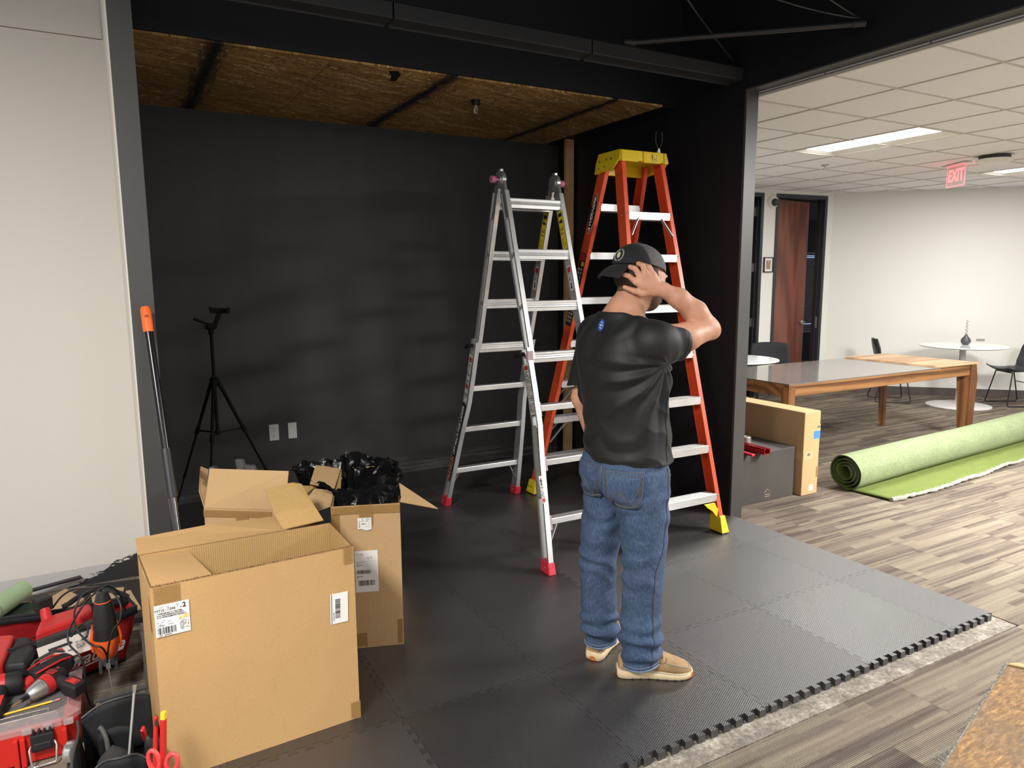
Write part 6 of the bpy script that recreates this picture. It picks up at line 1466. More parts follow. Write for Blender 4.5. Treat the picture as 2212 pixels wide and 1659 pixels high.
for x0, x1 in ((0, LEN),):
    vs = []; xs_ = [0, .4, .8, 1.3, 1.9, 2.6, 3.4, LEN]
    for x in xs_: vs += [P3(x+.006*math.sin(k_*.21)*(x == 0), p) for k_, p in enumerate(pro)]
    K = N+1; fs = [(i*K+j, i*K+j+1, (i+1)*K+j+1, (i+1)*K+j) for i in range(len(xs_)-1) for j in range(N)]; m.add(vs, fs, 0)
    vs = []; 
    for x in xs_: vs += [P3(x+.006*math.sin(k_*.21)*(x == 0), p) for k_, p in enumerate(pri)]
    m.add(vs, fs, 1)
    cap_ = [P3(0+.006*math.sin(k_*.21), p) for k_, p in enumerate(pro)]+[P3(0+.006*math.sin(k_*.21), p) for k_, p in enumerate(pri)]
    m.add(cap_, [(j, j+1, K+j+1, K+j) for j in range(N)], 2)
m.build('roll', [GBACK, GTOP, GEDGE], ro, smooth=60)
def sheet(u, v):
    x = .02+u*LEN; y = .02-.415*v-.015*math.sin(u*9)*v-.02*v*(u < .03)
    if u < .06: y += (.06-u)/.06*.06*v
    w = A0+RX*x+RY*y; z = .014+.006*abs(math.sin(u*21+v*2.5))*v**1.5+.004*math.sin(u*37)*v
    return Vector((w.x, w.y, z))
m = MB(); m.grid(sheet, 90, 10); m.build('flat_sheet', GTOP, ro, smooth=70, solid=.010)
m = MB(); pts = [sheet(k/140, 1.0)+Vector((0, -.006+random.uniform(-.004, .004), random.uniform(-.004, .006))) for k in range(141)]; m.tube(pts, [.008+.006*random.random()+(.006 if 30 < k < 46 or k < 4 else 0) for k in range(141)], 7); m.tube([p+Vector((0, .012, .004)) for p in pts], [.005+.004*random.random() for _ in pts], 6)
m.build('frayed_edge', M_('frayed_white_fibre', srgb(150, 148, 138), .9, var=.35, vs=160, bump=.8, bs=200), ro, smooth=60)

# ------------------------------------------------------------------ boxes by the wall end
def closed_box(name, label, b, mat, cat='box'):
    r = root(name, label, cat, ((b[0]+b[3])/2, (b[1]+b[4])/2, b[2])); MB().bb(*b).build('box_body', mat, r, bevel=.006, seg=2); return r
bx = closed_box('tall_carton', 'flat brown cardboard carton standing on edge with strips of blue tape', (4.392, 3.482, .0, 4.568, 4.55, .635), KRAFT2, 'cardboard box')
for q in ((4.5, 3.4815, .12, 4.5, 3.4815, .12),): pass
MB().bb(4.5685, 3.490, .26, 4.5692, 3.52, .60).build('blue_tape', M_('blue_tape', srgb(72, 132, 214), .6, var=.03), bx)
MB().bb(4.500, 3.4810, .425, 4.569, 3.4817, .485).bb(4.5684, 3.4812, .425, 4.5692, 3.53, .485).build('blue_tape', MC['blue_tape'], bx)
PT = M_('paper_tape', srgb(206, 172, 128), .5, var=.04)
MB().bb(4.40, 3.4808, .275, 4.500, 3.4815, .335).bb(4.3912, 3.4808, .275, 4.392, 3.70, .335).build('paper_tape', PT, bx)
MB().bb(4.535, 3.4808, .485, 4.569, 3.4815, .535).build('paper_tape', PT, bx)
m = MB(); 
for cx_, cz_ in ((4.452, .305), (4.552, .508)):
    F = frame((cx_, 3.4806, cz_), (1, 0, 0), (0, 0, 1)); 
    for r0 in (.010, .017): m.tube([F @ Vector((r0*math.cos(t), r0*math.sin(t), 0)) for t in [PI*k/10 for k in range(11)]], .0015, 5)
    for t in (.5, 1.1, 1.9, 2.6): m.tube([F @ Vector((0, -.004, 0)), F @ Vector((.018*math.cos(t), .018*math.sin(t), 0))], .0012, 4)
m.build('tape_print', M_('navy_print', srgb(60, 66, 100), .6), bx, kind='stuff')
MB().bb(4.472, 3.4808, .03, 4.518, 3.4815, .075).build('white_label', PAPER, bx, label='small white label low on the end'); m = MB(); scribble(m, frame((4.495, 3.4805, .052), (1, 0, 0), (0, 0, 1)), -.018, -.012, .018, .014, 4, th=.0003); m.build('label_print', INK, bx, kind='stuff')
MB().bb(4.545, 3.4808, .13, 4.569, 3.4815, .21).build('packing_tape', TAPE, bx)
BK = M_('black_cardboard', srgb(70, 66, 62), .7, var=.15, vs=4, bump=.3, bs=30)
kb = closed_box('black_carton', 'black cardboard carton on the carpet behind the wall end', (3.735, 3.532, .0, 4.365, 4.10, .376), BK, 'cardboard box')
m = MB(); F = frame((4.085, 3.531, .065), (1, 0, 0), (0, 0, 1))
for a, b in (((-.03, .0), (0, .025)), ((0, .025), (.03, 0)), ((-.025, -.015), (.03, -.015)), ((-.025, -.030), (.03, -.030))): m.tube([F @ Vector((*a, 0)), F @ Vector((*b, 0))], .0016, 5)
m.build('up_mark', M_('tan_print', srgb(190, 165, 130), .6), kb, kind='stuff')
TP2 = M_('glossy_clear_tape', (.10, .095, .09), .15, var=.4, vs=60, bump=.6, bs=90); MB().bb(3.733, 3.5312, .0, 3.80, 3.5318, .376).build('packing_tape', TP2, kb)
RM = M_('dark_red_painted_metal', srgb(150, 20, 34), .3, .2); lv = root('box_level', 'dark red box level lying across the black carton', 'level', (3.98, 3.66, .377))
m = MB(); m.bb(3.955, 3.46, .377, 4.015, 3.95, .382); m.bb(3.955, 3.46, .382, 3.960, 3.95, .417); m.bb(4.010, 3.46, .382, 4.015, 3.95, .417); m.bb(3.955, 3.46, .412, 3.975, 3.95, .417); m.bb(3.995, 3.46, .412, 4.015, 3.95, .417); m.build('beam', RM, lv)
MB().bb(3.970, 3.58, .392, 4.0, 3.64, .4125).build('vial', M_('pale_vial', srgb(220, 220, 200), .2), lv)
MB().bb(3.845, 3.47, .377, 3.875, 3.90, .392).build('red_bar', M_('bright_red_metal', srgb(210, 36, 60), .35), bevel=.002, label='thin bright red metal bar beside the dark red level', cat='bar', loc=(3.86, 3.7, .377))
T = Matrix.Translation((4.14, 3.80, .3765)); MB().lathe([(.022, 0), (.036, 0), (.036, .045), (.030, .05), (.024, .045), (.022, .03)], T, 22).build('tape_roll', M_('silver_foil_tape', (.6, .58, .55), .3, .8), label='small roll of silver tape on top of the black carton', cat='tape', loc=(4.14, 3.80, .3765), smooth=40)

# ================================================================== TOOLS AT THE LEFT
cs_ = root('organizer_case', 'red plastic parts organizer case with clear lid and black latch', 'tool case', (-.43, 2.92, 0))
RC = M_('red_case_plastic', srgb(206, 42, 34), .38, var=.05)
m = MB(); m.prism([(-.68, 2.745), (-.255, 2.735), (-.212, 2.775), (-.212, 3.085), (-.25, 3.11), (-.68, 3.11)], Matrix.Translation((0, 0, .004)), .112); m.build('case_body', RC, cs_, bevel=.008, seg=2)
for x in (-.60, -.475, -.395, -.375, -.255): MB().bb(x-.008, 2.720, .004, x+.008, 2.742, .105).build('rib', RC, cs_, bevel=.003)
MB().bb(-.62, 2.722, .028, -.50, 2.735, .070).build('grip', CHARC, cs_, bevel=.006)
CL = M_('clear_lid_plastic', (.40, .38, .38), .1, var=.02, Alpha=.22, spec=.8); CLE = M_('lid_rim_haze', (.55, .48, .48), .18, var=.1, Alpha=.42)
lid = MB(); P_ = [(-.68, 2.735), (-.262, 2.728), (-.205, 2.775), (-.208, 3.10), (-.25, 3.125), (-.68, 3.125)]; Q_ = [(-.68, 2.775), (-.275, 2.77), (-.242, 2.80), (-.242, 3.075), (-.27, 3.09), (-.68, 3.09)]
lid.ring_loft([[Vector((x, y, .118)) for x, y in P_], [Vector((x, y, .134)) for x, y in P_], [Vector((x, y, .152)) for x, y in Q_]], cap=False); lid.build('lid_rim', CLE, cs_)
l2 = MB(); l2.prism(Q_, Matrix.Translation((0, 0, .150)), .003); ld = l2.build('lid', CL, cs_)
m = MB()
for k in range(len(Q_)): m.tube([Vector((*Q_[k], .153)), Vector((*Q_[(k+1) % 6], .153))], .0022, 5)
for x0, y0, x1, y1 in ((-.46, 2.80, -.30, 2.80), (-.30, 2.80, -.30, 2.78), (-.45, 3.03, -.29, 3.03), (-.44, 2.95, -.44, 3.04)): m.tube([(x0, y0, .1545), (x1, y1, .1545)], .0018, 5)
m.build('lid_ridge', CLE, cs_, kind='stuff')
for k, (x, y) in enumerate(((-.42, 2.84), (-.31, 2.84), (-.42, 2.97), (-.31, 2.97), (-.55, 2.84), (-.55, 2.97))):
    MB().bb(x-.05, y-.055, .117, x+.05, y+.055, .120).bb(x-.052, y-.057, .117, x-.048, y+.057, .145).bb(x-.05, y+.053, .117, x+.05, y+.057, .145).build('bin', M_('smoked_bin', (.03, .022, .022), .4), cs_)
r_ = random.Random(9); m = MB()
for _ in range(90):
    x, y = r_.uniform(-.46, -.27), r_.uniform(2.80, 3.04); a = r_.uniform(0, 3.1); m.tube([(x, y, .124), (x+.022*math.cos(a), y+.022*math.sin(a), .125)], .0022, 5)
m.build('screws', M_('brass_screws', srgb(150, 120, 60), .35, .8), cs_, kind='stuff')
la = MB(); la.bb(-.352, 2.712, .052, -.285, 2.734, .112); la.bb(-.345, 2.706, .060, -.292, 2.714, .085)
for k in range(4): la.bb(-.346+.016*k, 2.716, .110, -.338+.016*k, 2.736, .128)
la.build('latch', BLKPL, cs_, bevel=.004)
MB().tube([(-.352, 2.716, .075), (-.356, 2.702, .070), (-.352, 2.696, .015), (-.346, 2.694, .012), (-.288, 2.694, .012), (-.282, 2.696, .016), (-.278, 2.702, .070), (-.284, 2.716, .078)], .0035, 8).build('latch_bail', CHROME, cs_, smooth=60)
for x in (-.36, -.30, -.24): MB().bb(x-.015, 2.722, .116, x+.015, 2.740, .136).build('lid_tab', CLE, cs_, bevel=.003)
# pencil
pc = root('pencil', 'yellow pencil with a pink eraser lying on the clear case lid', 'pencil', (-.44, 2.85, .158)); a, b = Vector((-.62, 2.805, .1585)), Vector((-.268, 2.835, .1585)); e = lambda t: a.lerp(b, t)
MB().tube([e(.04), e(.93)], .0038, 6).build('barrel', M_('yellow_pencil', srgb(246, 196, 40), .4, var=.02), pc); MB().tube([e(.93), e(.965)], .0040, 10).build('ferrule', CHROME, pc, smooth=60); MB().tube([e(.965), e(1)], .0037, 10).build('eraser', M_('pink_eraser', srgb(222, 110, 110), .7), pc, smooth=60)
# impact driver on its side
def lofttube(name, pts, rad, mat, parent, fl=1., seg=20, **k): return MB().tube(pts, rad, seg, flat=fl).build(name, mat, parent, smooth=50, **k)
TRED = M_('tool_red', srgb(192, 40, 40), .45, var=.05); TBLK = M_('tool_black_rubber', (.011, .011, .0125), .6, var=.1, bump=.2)
im = root('impact_driver', 'compact red and black impact driver with silver nose lying on the clear case lid', 'impact driver', (-.30, 2.89, .155)); A = Vector((-.362, 2.848, .190)); B = Vector((-.262, 2.948, .196)); ax = (B-A).normalized(); pr_ = Vector((.62, -.75, -.08)).normalized()
lofttube('nose', [A, A+ax*.012, A+ax*.055], [.014, .024, .032], M_('cast_aluminium', (.5, .5, .5), .35, .8), im); lofttube('motor_housing', [A+ax*.055, A+ax*.075, A+ax*.12, A+ax*.143], [.033, .036, .036, .026], TBLK, im)
lofttube('red_band', [A+ax*.056, A+ax*.082], [.0345, .0372], TRED, im); lofttube('bit_holder', [A-ax*.022, A], [.008, .009], DKMET, im); lofttube('driver_bit', [A-ax*.060, A-ax*.02], [.0028, .0032], M_('brass_bit', srgb(200, 170, 110), .3, .8), im, seg=6)
hb = A+ax*.105; lofttube('handle', [hb, hb+pr_*.045, hb+pr_*.085], [.024, .019, .021], TBLK, im, fl=1.15)
bt = hb+pr_*.098; MB().box(bt, (.055, .075, .048), Matrix((ax, pr_, ax.cross(pr_))).transposed() @ Matrix.Rotation(0, 3, 'Z')).build('battery', TBLK, im, bevel=.010, seg=3)
nrm_ = Vector((0, 0, 1)); 
def patch(name, c, u, v, w, h, mat, parent, th=.0015): return MB().prism([(-w/2, -h/2), (w/2, -h/2), (w/2, h/2), (-w/2, h/2)], frame(c, u, v), th).build(name, mat, parent, bevel=.0005)
up_ = ax.cross(pr_); up_ = up_ if up_.z > 0 else -up_
patch('battery_label', bt+up_*.0245, pr_, up_.cross(pr_), .050, .024, TRED, im); q = A+ax*.098+up_*.0355; patch('vent_label', q, ax, up_.cross(ax), .022, .034, TRED, im)
m = MB()
for k in range(4): F = frame(q+up_*.0018, ax, up_.cross(ax)); m.prism([(-.008, -.013+.0075*k), (.008, -.013+.0075*k), (.008, -.010+.0075*k), (-.008, -.010+.0075*k)], F, .0006)
for j in (-1, 1):
    for k in range(3): F = frame(bt+up_*.0263, pr_, up_.cross(pr_)); m.prism([(j*.018-.004, -.008+.006*k), (j*.018+.004, -.008+.006*k), (j*.018+.004, -.005+.006*k), (j*.018-.004, -.005+.006*k)], F, .0006)
m.build('vent_slot', INK, im, kind='stuff')
for t in (.065, .125): MB().ell(A+ax*t+up_*.036, (.005, .005, .002), seg=10, rings=6).build('screw_boss', TRED, im, smooth=60)
# drill at the picture's left edge
dr = root('cordless_drill', 'red and black cordless drill cut off by the left edge of the picture', 'drill', (-.45, 2.93, .155)); A = Vector((-.385, 2.955, .200)); ax = Vector((-1, -.05, .05)).normalized(); pr_ = Vector((-.15, -.98, -.25)).normalized()
lofttube('motor_cap', [A, A+ax*.012, A+ax*.05], [.030, .037, .038], TBLK, dr); lofttube('gear_housing', [A+ax*.05, A+ax*.09, A+ax*.15], [.039, .040, .034], TRED, dr); lofttube('chuck', [A+ax*.15, A+ax*.20], [.026, .018], TBLK, dr); MB().cyl(A-ax*.0005, A-ax*.0015, .024, seg=24).build('cap_disc', CHARC, dr)
hb = A+ax*.055; lofttube('handle', [hb, hb+pr_*.06, hb+pr_*.10], [.025, .020, .022], TBLK, dr, fl=1.2); bt = hb+pr_*.125; MB().box(bt, (.06, .08, .05), Matrix((ax, pr_, ax.cross(pr_))).transposed()).build('battery', TBLK, dr, bevel=.010, seg=3); patch('battery_label', bt+Vector((.018, 0, .027)), pr_, (1, 0, 0), .07, .012, TRED, dr)
F = frame(A+ax*.085+Vector((0, -.028, .032)), -ax, (0, .7, .7)); m = MB(); m.text('FUEL', F, .018, 0, shear=.2, bold=.02, width=.042, depth=.004); m.build('lettering', PAPER, dr, kind='stuff')
# hand lamp / stapler body behind the drivers
hl_ = root('cordless_stapler', 'black cordless tool with thin red edges lying behind the impact driver', 'power tool', (-.30, 3.02, .155)); R3 = rotz(math.radians(35))
MB().box((-.302, 3.018, .192), (.150, .062, .060), R3).build('tool_body', TBLK, hl_, bevel=.018, seg=3)
for s in (-1, 1): MB().tube([Vector((-.302, 3.018, 0))+R3 @ Vector(p) for p in ((-.068, s*.026, .214), (-.03, s*.032, .221), (.02, s*.032, .224), (.060, s*.024, .214))], .0042, 8).build('red_edge', TRED, hl_, smooth=60)
lofttube('neck', [Vector((-.302, 3.018, 0))+R3 @ Vector(p) for p in ((-.06, 0, .185), (-.092, 0, .180), (-.105, -.01, .178))], [.020, .022, .014], TRED, hl_); MB().box(Vector((-.302, 3.018, .185))+R3 @ Vector((.088, -.012, 0)), (.03, .03, .02), R3).build('magazine', STEEL, hl_, bevel=.003)
MB().tube([Vector((-.302, 3.018, 0))+R3 @ Vector(p) for p in ((-.085, .035, .188), (-.03, .045, .226), (.04, .040, .236), (.07, .03, .218))], .005, 8).build('top_rail', CHARC, hl_, smooth=60)

# red open-mouth tool bag
bg = root('tool_bag', 'large red fabric tool bag with black trim, white script lettering and its mouth open', 'tool bag', (-.28, 3.32, 0))
FL, FR, BR, BL = Vector((-.62, 3.14, 0)), Vector((-.075, 3.335, 0)), Vector((-.075, 3.53, 0)), Vector((-.62, 3.50, 0)); TFL, TFR, TBR, TBL = Vector((-.62, 3.06, .262)), Vector((-.006, 3.285, .258)), Vector((-.035, 3.395, .262)), Vector((-.62, 3.43, .275))
def wallq(a, b, d, c, bow, sd):
    def f(u, v):
        p = a.lerp(b, u).lerp(c.lerp(d, u), v); n = (b-a).cross(Vector((0, 0, 1))).normalized(); return p+n*(bow*math.sin(PI*u)*math.sin(PI*min(1, v*1.0))+.004*math.sin(u*17+v*9+sd)*math.sin(PI*v)+.003*math.sin(u*31+v*5))+Vector((0, 0, -.012*math.sin(PI*u)*v))
    return f
ff = wallq(FL, FR, TFR, TFL, .020, 0); fr_ = wallq(FR, BR, TBR, TFR, -.02, 2); fb_ = wallq(BR, BL, TBL, TBR, .0, 4)
m = MB(); m.grid(ff, 26, 12).grid(fr_, 8, 10).grid(fb_, 16, 10); m.add([FL, FR, BR, BL], [(0, 3, 2, 1)]); m.build('bag_body', REDFAB, bg, smooth=70, solid=.004)
m = MB(); m.bar(FR+Vector((0, 0, .0)), BR, .01, .01); m.build('bag_base', BLKFAB, bg)
def rimtube(f, n, nm, r=.008, h=.030):
    m = MB(); m.grid(lambda u, v: f(u, 1)+Vector((0, 0, -h*v))+(Vector((.35, -.9, 0))*.0035 if nm == 'f' else Vector((0, 0, 0))), n, 2); m.tube([f(k/n, 1) for k in range(n+1)], .0045, 6); return m.build('rim_band', BLKFAB, bg, smooth=60, solid=.004)
rimtube(ff, 24, 'f'); rimtube(fr_, 6, 'r'); rimtube(fb_, 14, 'b')
MB().grid(lambda u, v: ff(u, .08*v)+Vector((.35, -.9, 0))*.0035, 24, 2).grid(lambda u, v: fr_(u, .10*v)+Vector((.005, 0, 0)), 6, 2).build('bottom_band', BLKFAB, bg, smooth=60, solid=.003)
MB().tube([TBL.lerp(TBR, t)+Vector((0, 0, .0+.055*math.sin(PI*(t-.6)/.4) if t > .6 else 0)) for t in [k/24 for k in range(14, 25)]], .011, 8).build('carry_strap', BLKFAB, bg, smooth=60)
m = MB(); P0 = ff(.60, .42); P1 = ff(.97, .42); uu = (P1-P0).normalized(); F = frame(P0.lerp(P1, .30)+Vector((.35, -.9, .05)).normalized()*.010, uu, (0, -.30, 1))
m.text('Milwaukee', F, .085, 0, width=.30, shear=.35, bold=.012, depth=.0015); m.prism([(-.13, -.052), (.145, -.030), (.148, -.024), (-.125, -.044)], F, .0015); m.build('lettering', PAPER, bg)
# things in the bag
sw = root('reciprocating_saw', 'large red power tool body with black vented side inside the red bag', 'power tool', (-.25, 3.25, .2))
m = MB(); m.prism([(-.352, 3.12), (-.345, 3.225), (-.30, 3.275), (-.175, 3.318), (-.165, 3.245), (-.20, 3.19)], Matrix.Translation((0, 0, .225)), .075); m.build('housing', TRED, sw, bevel=.012, seg=3)
m = MB(); m.hexa([(-.350, 3.098, .205), (-.160, 3.178, .205), (-.158, 3.200, .205), (-.35, 3.12, .205), (-.348, 3.102, .272), (-.166, 3.190, .272), (-.166, 3.215, .272), (-.348, 3.14, .272)]); vb = m.build('vent_panel', CHARC, sw, bevel=.003)
m = MB(); F = frame((-.258, 3.1440, .243), (.92, .39, 0), (0, .04, 1))
for i in range(15):
    for j in (-1, 0, 1): m.prism([(-.075+.0105*i-.0035, j*.012-.003), (-.075+.0105*i+.0035, j*.012-.003), (-.075+.0105*i+.0035, j*.012+.003), (-.075+.0105*i-.0035, j*.012+.003)], F, .002)
m.build('vent_hole', INK, vb, kind='stuff')
lofttube('handle_neck', [(-.315, 3.235, .26), (-.325, 3.27, .295), (-.330, 3.29, .32)], [.024, .020, .018], TRED, sw); MB().box((-.338, 3.315, .335), (.060, .05, .055), rotz(.5)).build('battery_mount', TBLK, sw, bevel=.006)
lf_ = MB(); slab(lf_, [(-.35, 3.10, .245), (-.166, 3.165, .250), (-.150, 3.085, .205), (-.335, 3.035, .200)], .004); lv_ = lf_.build('instruction_card', M_('plastic_sleeve_paper', srgb(204, 196, 188), .3, var=.05), label='white printed card in a clear sleeve in the mouth of the red bag', cat='card', loc=(-.25, 3.10, .22))
F = frame((-.255, 3.090, .2275), (.184, .066, .005), (-.013, .077, .043)); m = MB(); m.prism([(-.055, .012), (.025, .012), (.025, .022), (-.055, .022)], F, .0012, 0); m.prism([(-.035, -.004), (-.012, -.004), (-.012, .008), (-.035, .008)], F, .0012, 1); m.text('MCM', F @ Matrix.Translation((.012, -.016, 0)), .010, 0, width=.02, depth=.0012); scribble(m, F, .03, -.02, .08, .015, 5, 2, th=.0012); pr2 = m.build('card_print', [INK, RED_INK, INKG], lv_)
lt = root('red_power_tool', 'red and black power tool standing upright at the left end of the red bag', 'power tool', (-.44, 3.12, .16)); m = MB(); m.prism([(-.60, 2.99), (-.445, 3.00), (-.43, 3.25), (-.48, 3.27), (-.60, 3.20)], Matrix.Translation((0, 0, .16)), .10); m.build('housing', TRED, lt, bevel=.015, seg=3)
m = MB(); m.prism([(-.446, 3.01), (-.375, 2.99), (-.350, 3.10), (-.375, 3.22), (-.430, 3.25)], Matrix.Translation((0, 0, .165)), .085); m.build('grip_panel', TBLK, lt, bevel=.018, seg=3); MB().tube([(-.37, 3.20, .25), (-.34, 3.22, .24), (-.31, 3.20, .22), (-.32, 3.12, .20)], .003, 6).build('cord', BLKPL, lt, smooth=60)
# jigsaw hanging by its cord over the bag
jx, jy = -.118, 3.03; jg = root('jigsaw', 'orange and black corded jigsaw with a long thin blade pointing down', 'jigsaw', (jx, jy, .05)); JB_ = M_('jigsaw_black', (.017, .017, .018), .4, var=.05, bump=.2); JO = M_('jigsaw_orange', srgb(240, 100, 40), .45, var=.04)
prf = [(.450, .012, .018), (.446, .020, .028), (.42, .027, .036), (.39, .033, .042), (.35, .040, .048), (.31, .044, .052), (.27, .046, .055), (.235, .044, .052), (.205, .037, .044), (.190, .028, .034)]
def jr(z, a, b, o=0): return [Vector((jx+(a+o)*math.copysign(abs(math.cos(t))**.8, math.cos(t)), jy+(b+o)*math.sin(t), z)) for t in [2*PI*k/28 for k in range(28)]]
m = MB(); m.ring_loft([jr(*p) for p in prf if p[0] <= .32]); m.build('gear_cover', JO, jg, smooth=50)
m = MB(); m.ring_loft([jr(*p) for p in prf if p[0] >= .30]); m.build('handle', JB_, jg, smooth=50)
m = MB(); m.grid(lambda u, v: (lambda z, a, b, t: Vector((jx+(a+.0022)*math.cos(t), jy+(b+.0022)*math.sin(t), z)))(*(lambda z, i: (z, np.interp(-z, [-p[0] for p in prf], [p[1] for p in prf]), np.interp(-z, [-p[0] for p in prf], [p[2] for p in prf]), -PI/2+(u-.5)*2.3*(1-.15*v)))(.272+.042*v, 0)), 16, 6); m.build('black_cover', JB_, jg, smooth=60)
for s in (-1, 1): MB().tube([(jx+s*.047, jy-.01, .22), (jx+s*.048, jy-.012, .27), (jx+s*.040, jy-.012, .33)], [.004, .007, .003], 8).build('orange_edge', JO, jg, smooth=60)
MB().tube(jr(.415, .0285, .0375)[16:27], .002, 6).build('orange_line', JO, jg, smooth=60)
m = MB(); m.bb(jx-.024, jy-.03, .158, jx+.024, jy+.05, .192, 0); m.bb(jx-.032, jy-.045, .140, jx-.020, jy+.06, .176, 0); m.bb(jx+.020, jy-.045, .140, jx+.032, jy+.06, .176, 0); m.build('shoe_plate', CHARC, jg, bevel=.003); MB().bb(jx-.008, jy-.036, .150, jx+.008, jy-.026, .186).build('blade_clamp', CHROME, jg, bevel=.002)
MB().hexa([(jx-.002, jy-.034, .150), (jx+.002, jy-.034, .150), (jx+.002, jy-.031, .150), (jx-.002, jy-.031, .150), (jx+.008, jy-.062, .033), (jx+.010, jy-.062, .033), (jx+.010, jy-.060, .033), (jx+.008, jy-.060, .033)]).bar((jx, jy-.033, .155), (jx+.009, jy-.062, .034), .0012, .0065).build('saw_blade', STEEL, jg)
cb = MB(); S1 = [(-.048, 3.233, .27), (-.052, 3.158, .33), (-.066, 3.106, .405), (-.095, 3.073, .450), (-.118, 3.04, .458), (-.150, 3.09, .42), (-.189, 3.112, .375), (-.227, 3.046, .335), (-.24, 3.018, .31), (-.235, 2.992, .28), (-.205, 2.952, .25), (-.194, 2.944, .21), (-.194, 2.942, .16), (-.194, 2.957, .09), (-.18, 2.961, .03), (-.146, 2.971, .012), (-.109, 2.967, .01)]
S2 = [(-.315, 3.413, .27), (-.276, 3.368, .33), (-.234, 3.314, .37), (-.193, 3.235, .40), (-.159, 3.143, .43), (-.125, 3.07, .455)]
S3 = [(-.118, 3.06, .458), (-.169, 3.161, .41), (-.202, 3.174, .38), (-.221, 3.141, .34), (-.217, 3.074, .31), (-.19, 2.989, .30), (-.16, 2.928, .29), (-.132, 2.915, .28), (-.120, 2.940, .24), (-.119, 2.945, .20), (-.110, 2.950, .26), (-.092, 2.940, .32), (-.066, 2.93, .36), (-.058, 2.95, .41), (-.075, 2.985, .445), (-.104, 3.02, .460)]
S4 = [(-.23, 3.02, .30), (-.198, 3.10, .305), (-.178, 3.075, .30), (-.182, 3.050, .275), (-.198, 3.06, .262)]
def smoothpath(P, n=6):
    P = [Vector(p) for p in P]; out = []
    for i in range(len(P)-1):
        a, b, c, d = P[max(i-1, 0)], P[i], P[i+1], P[min(i+2, len(P)-1)]
        for k in range(n): t = k/n; out.append(.5*((2*b)+(c-a)*t+(2*a-5*b+4*c-d)*t*t+(3*b-a-3*c+d)*t**3))
    return out+[P[-1]]
for S in (S1, S2, S3, S4): MB().tube(smoothpath(S), .0038, 8).build('power_cord', BLKPL, jg, smooth=70)

# black open tote in front
tt = root('open_tote', 'open black fabric tool tote with pockets between the red case and the big box', 'tool bag', (-.09, 2.45, 0)); TC = [Vector((-.200, 2.22, 0)), Vector((.015, 2.16, 0)), Vector((.020, 2.655, 0)), Vector((-.195, 2.635, 0))]
def tw(a, b, h0, h1, ar=0, sd=0):
    n = (b-a).cross(Vector((0, 0, 1))).normalized()
    return lambda u, v: a.lerp(b, u)+n*(.006*math.sin(u*9+v*4+sd)*v+.010*v)+Vector((0, 0, (h0+(h1-h0)*u+ar*math.sin(PI*u))*v))
m = MB(); m.grid(tw(TC[0], TC[1], .15, .15, .05), 12, 8).grid(tw(TC[1], TC[2], .15, .18, .02, 2), 12, 8).grid(tw(TC[2], TC[3], .18, .17, .03, 3), 12, 8).grid(tw(TC[3], TC[0], .17, .14, .02, 5), 12, 8); m.add(TC, [(0, 3, 2, 1)]); m.build('tote_wall', BLKFAB, tt, smooth=60, solid=.005)
MB().tube([tw(TC[3], TC[0], .17, .14, .02, 5)(k/14, 1) for k in range(15)], .0045, 8).build('binding', CHARC, tt, smooth=60); MB().tube([tw(TC[0], TC[1], .15, .15, .05)(k/14, 1) for k in range(15)], .0045, 8).build('binding', CHARC, tt, smooth=60); MB().tube([tw(TC[2], TC[3], .18, .17, .03, 3)(k/14, 1) for k in range(15)], .0045, 8).build('binding', CHARC, tt, smooth=60)
m = MB(); m.grid(lambda u, v: Vector((-.165+.15*u, 2.33+.012*math.sin(u*9), .02+(.135+.035*math.sin(PI*u))*v)), 12, 6); m.build('divider', BLKFAB, tt, solid=.004, smooth=60); MB().tube([(-.165+.15*k/12, 2.33+.012*math.sin(k/12*9), .155+.035*math.sin(PI*k/12)) for k in range(13)], .004, 8).build('binding', CHARC, tt, smooth=60)
m = MB(); m.grid(lambda u, v: Vector((-.15+.10*u, 2.58-.02*v, .01+(.13+.015*math.sin(PI*u))*v)), 8, 5); m.build('pocket', BLKFAB, tt, solid=.008, smooth=60)
for x in (-.087, -.080): MB().ell((x, 2.325, .14+(x+.087)*-2), (.003, .002, .003), seg=8, rings=6).build('snap', DKMET, tt)
MB().box((-.076, 2.680, .200), (.165, .014, .012), rotz(.10)).build('carry_bar', CHARC, tt, bevel=.002); MB().bb(-.152, 2.655, .165, -.140, 2.662, .200).build('bar_loop', M_('brown_loop', srgb(110, 92, 76), .7), tt)
MB().bb(-.040, 2.664, .196, -.030, 2.672, .206).build('bar_loop', MC['brown_loop'], tt)
m = MB(); m.grid(lambda u, v: Vector((-.105+.05*math.sin(PI*u)*math.cos(v*2*PI)+.0, 2.45+.03*math.sin(PI*u)*math.sin(v*2*PI), .04+.12*u)), 8, 16); m.build('fabric_pouch', M_('dark_grey_felt', (.03, .028, .027), .9, bump=.5, bs=300), label='dark grey soft pouch standing inside the black tote', cat='pouch', loc=(-.1, 2.45, .04), smooth=60)
MB().tube(smoothpath([(-.145, 2.56, .17), (-.135, 2.555, .16), (-.125, 2.54, .13), (-.122, 2.53, .09)]), .008, 10).build('cable_stub', GREYPL, label='short grey bent tube inside the black tote', cat='tube', loc=(-.135, 2.55, .1), smooth=60)
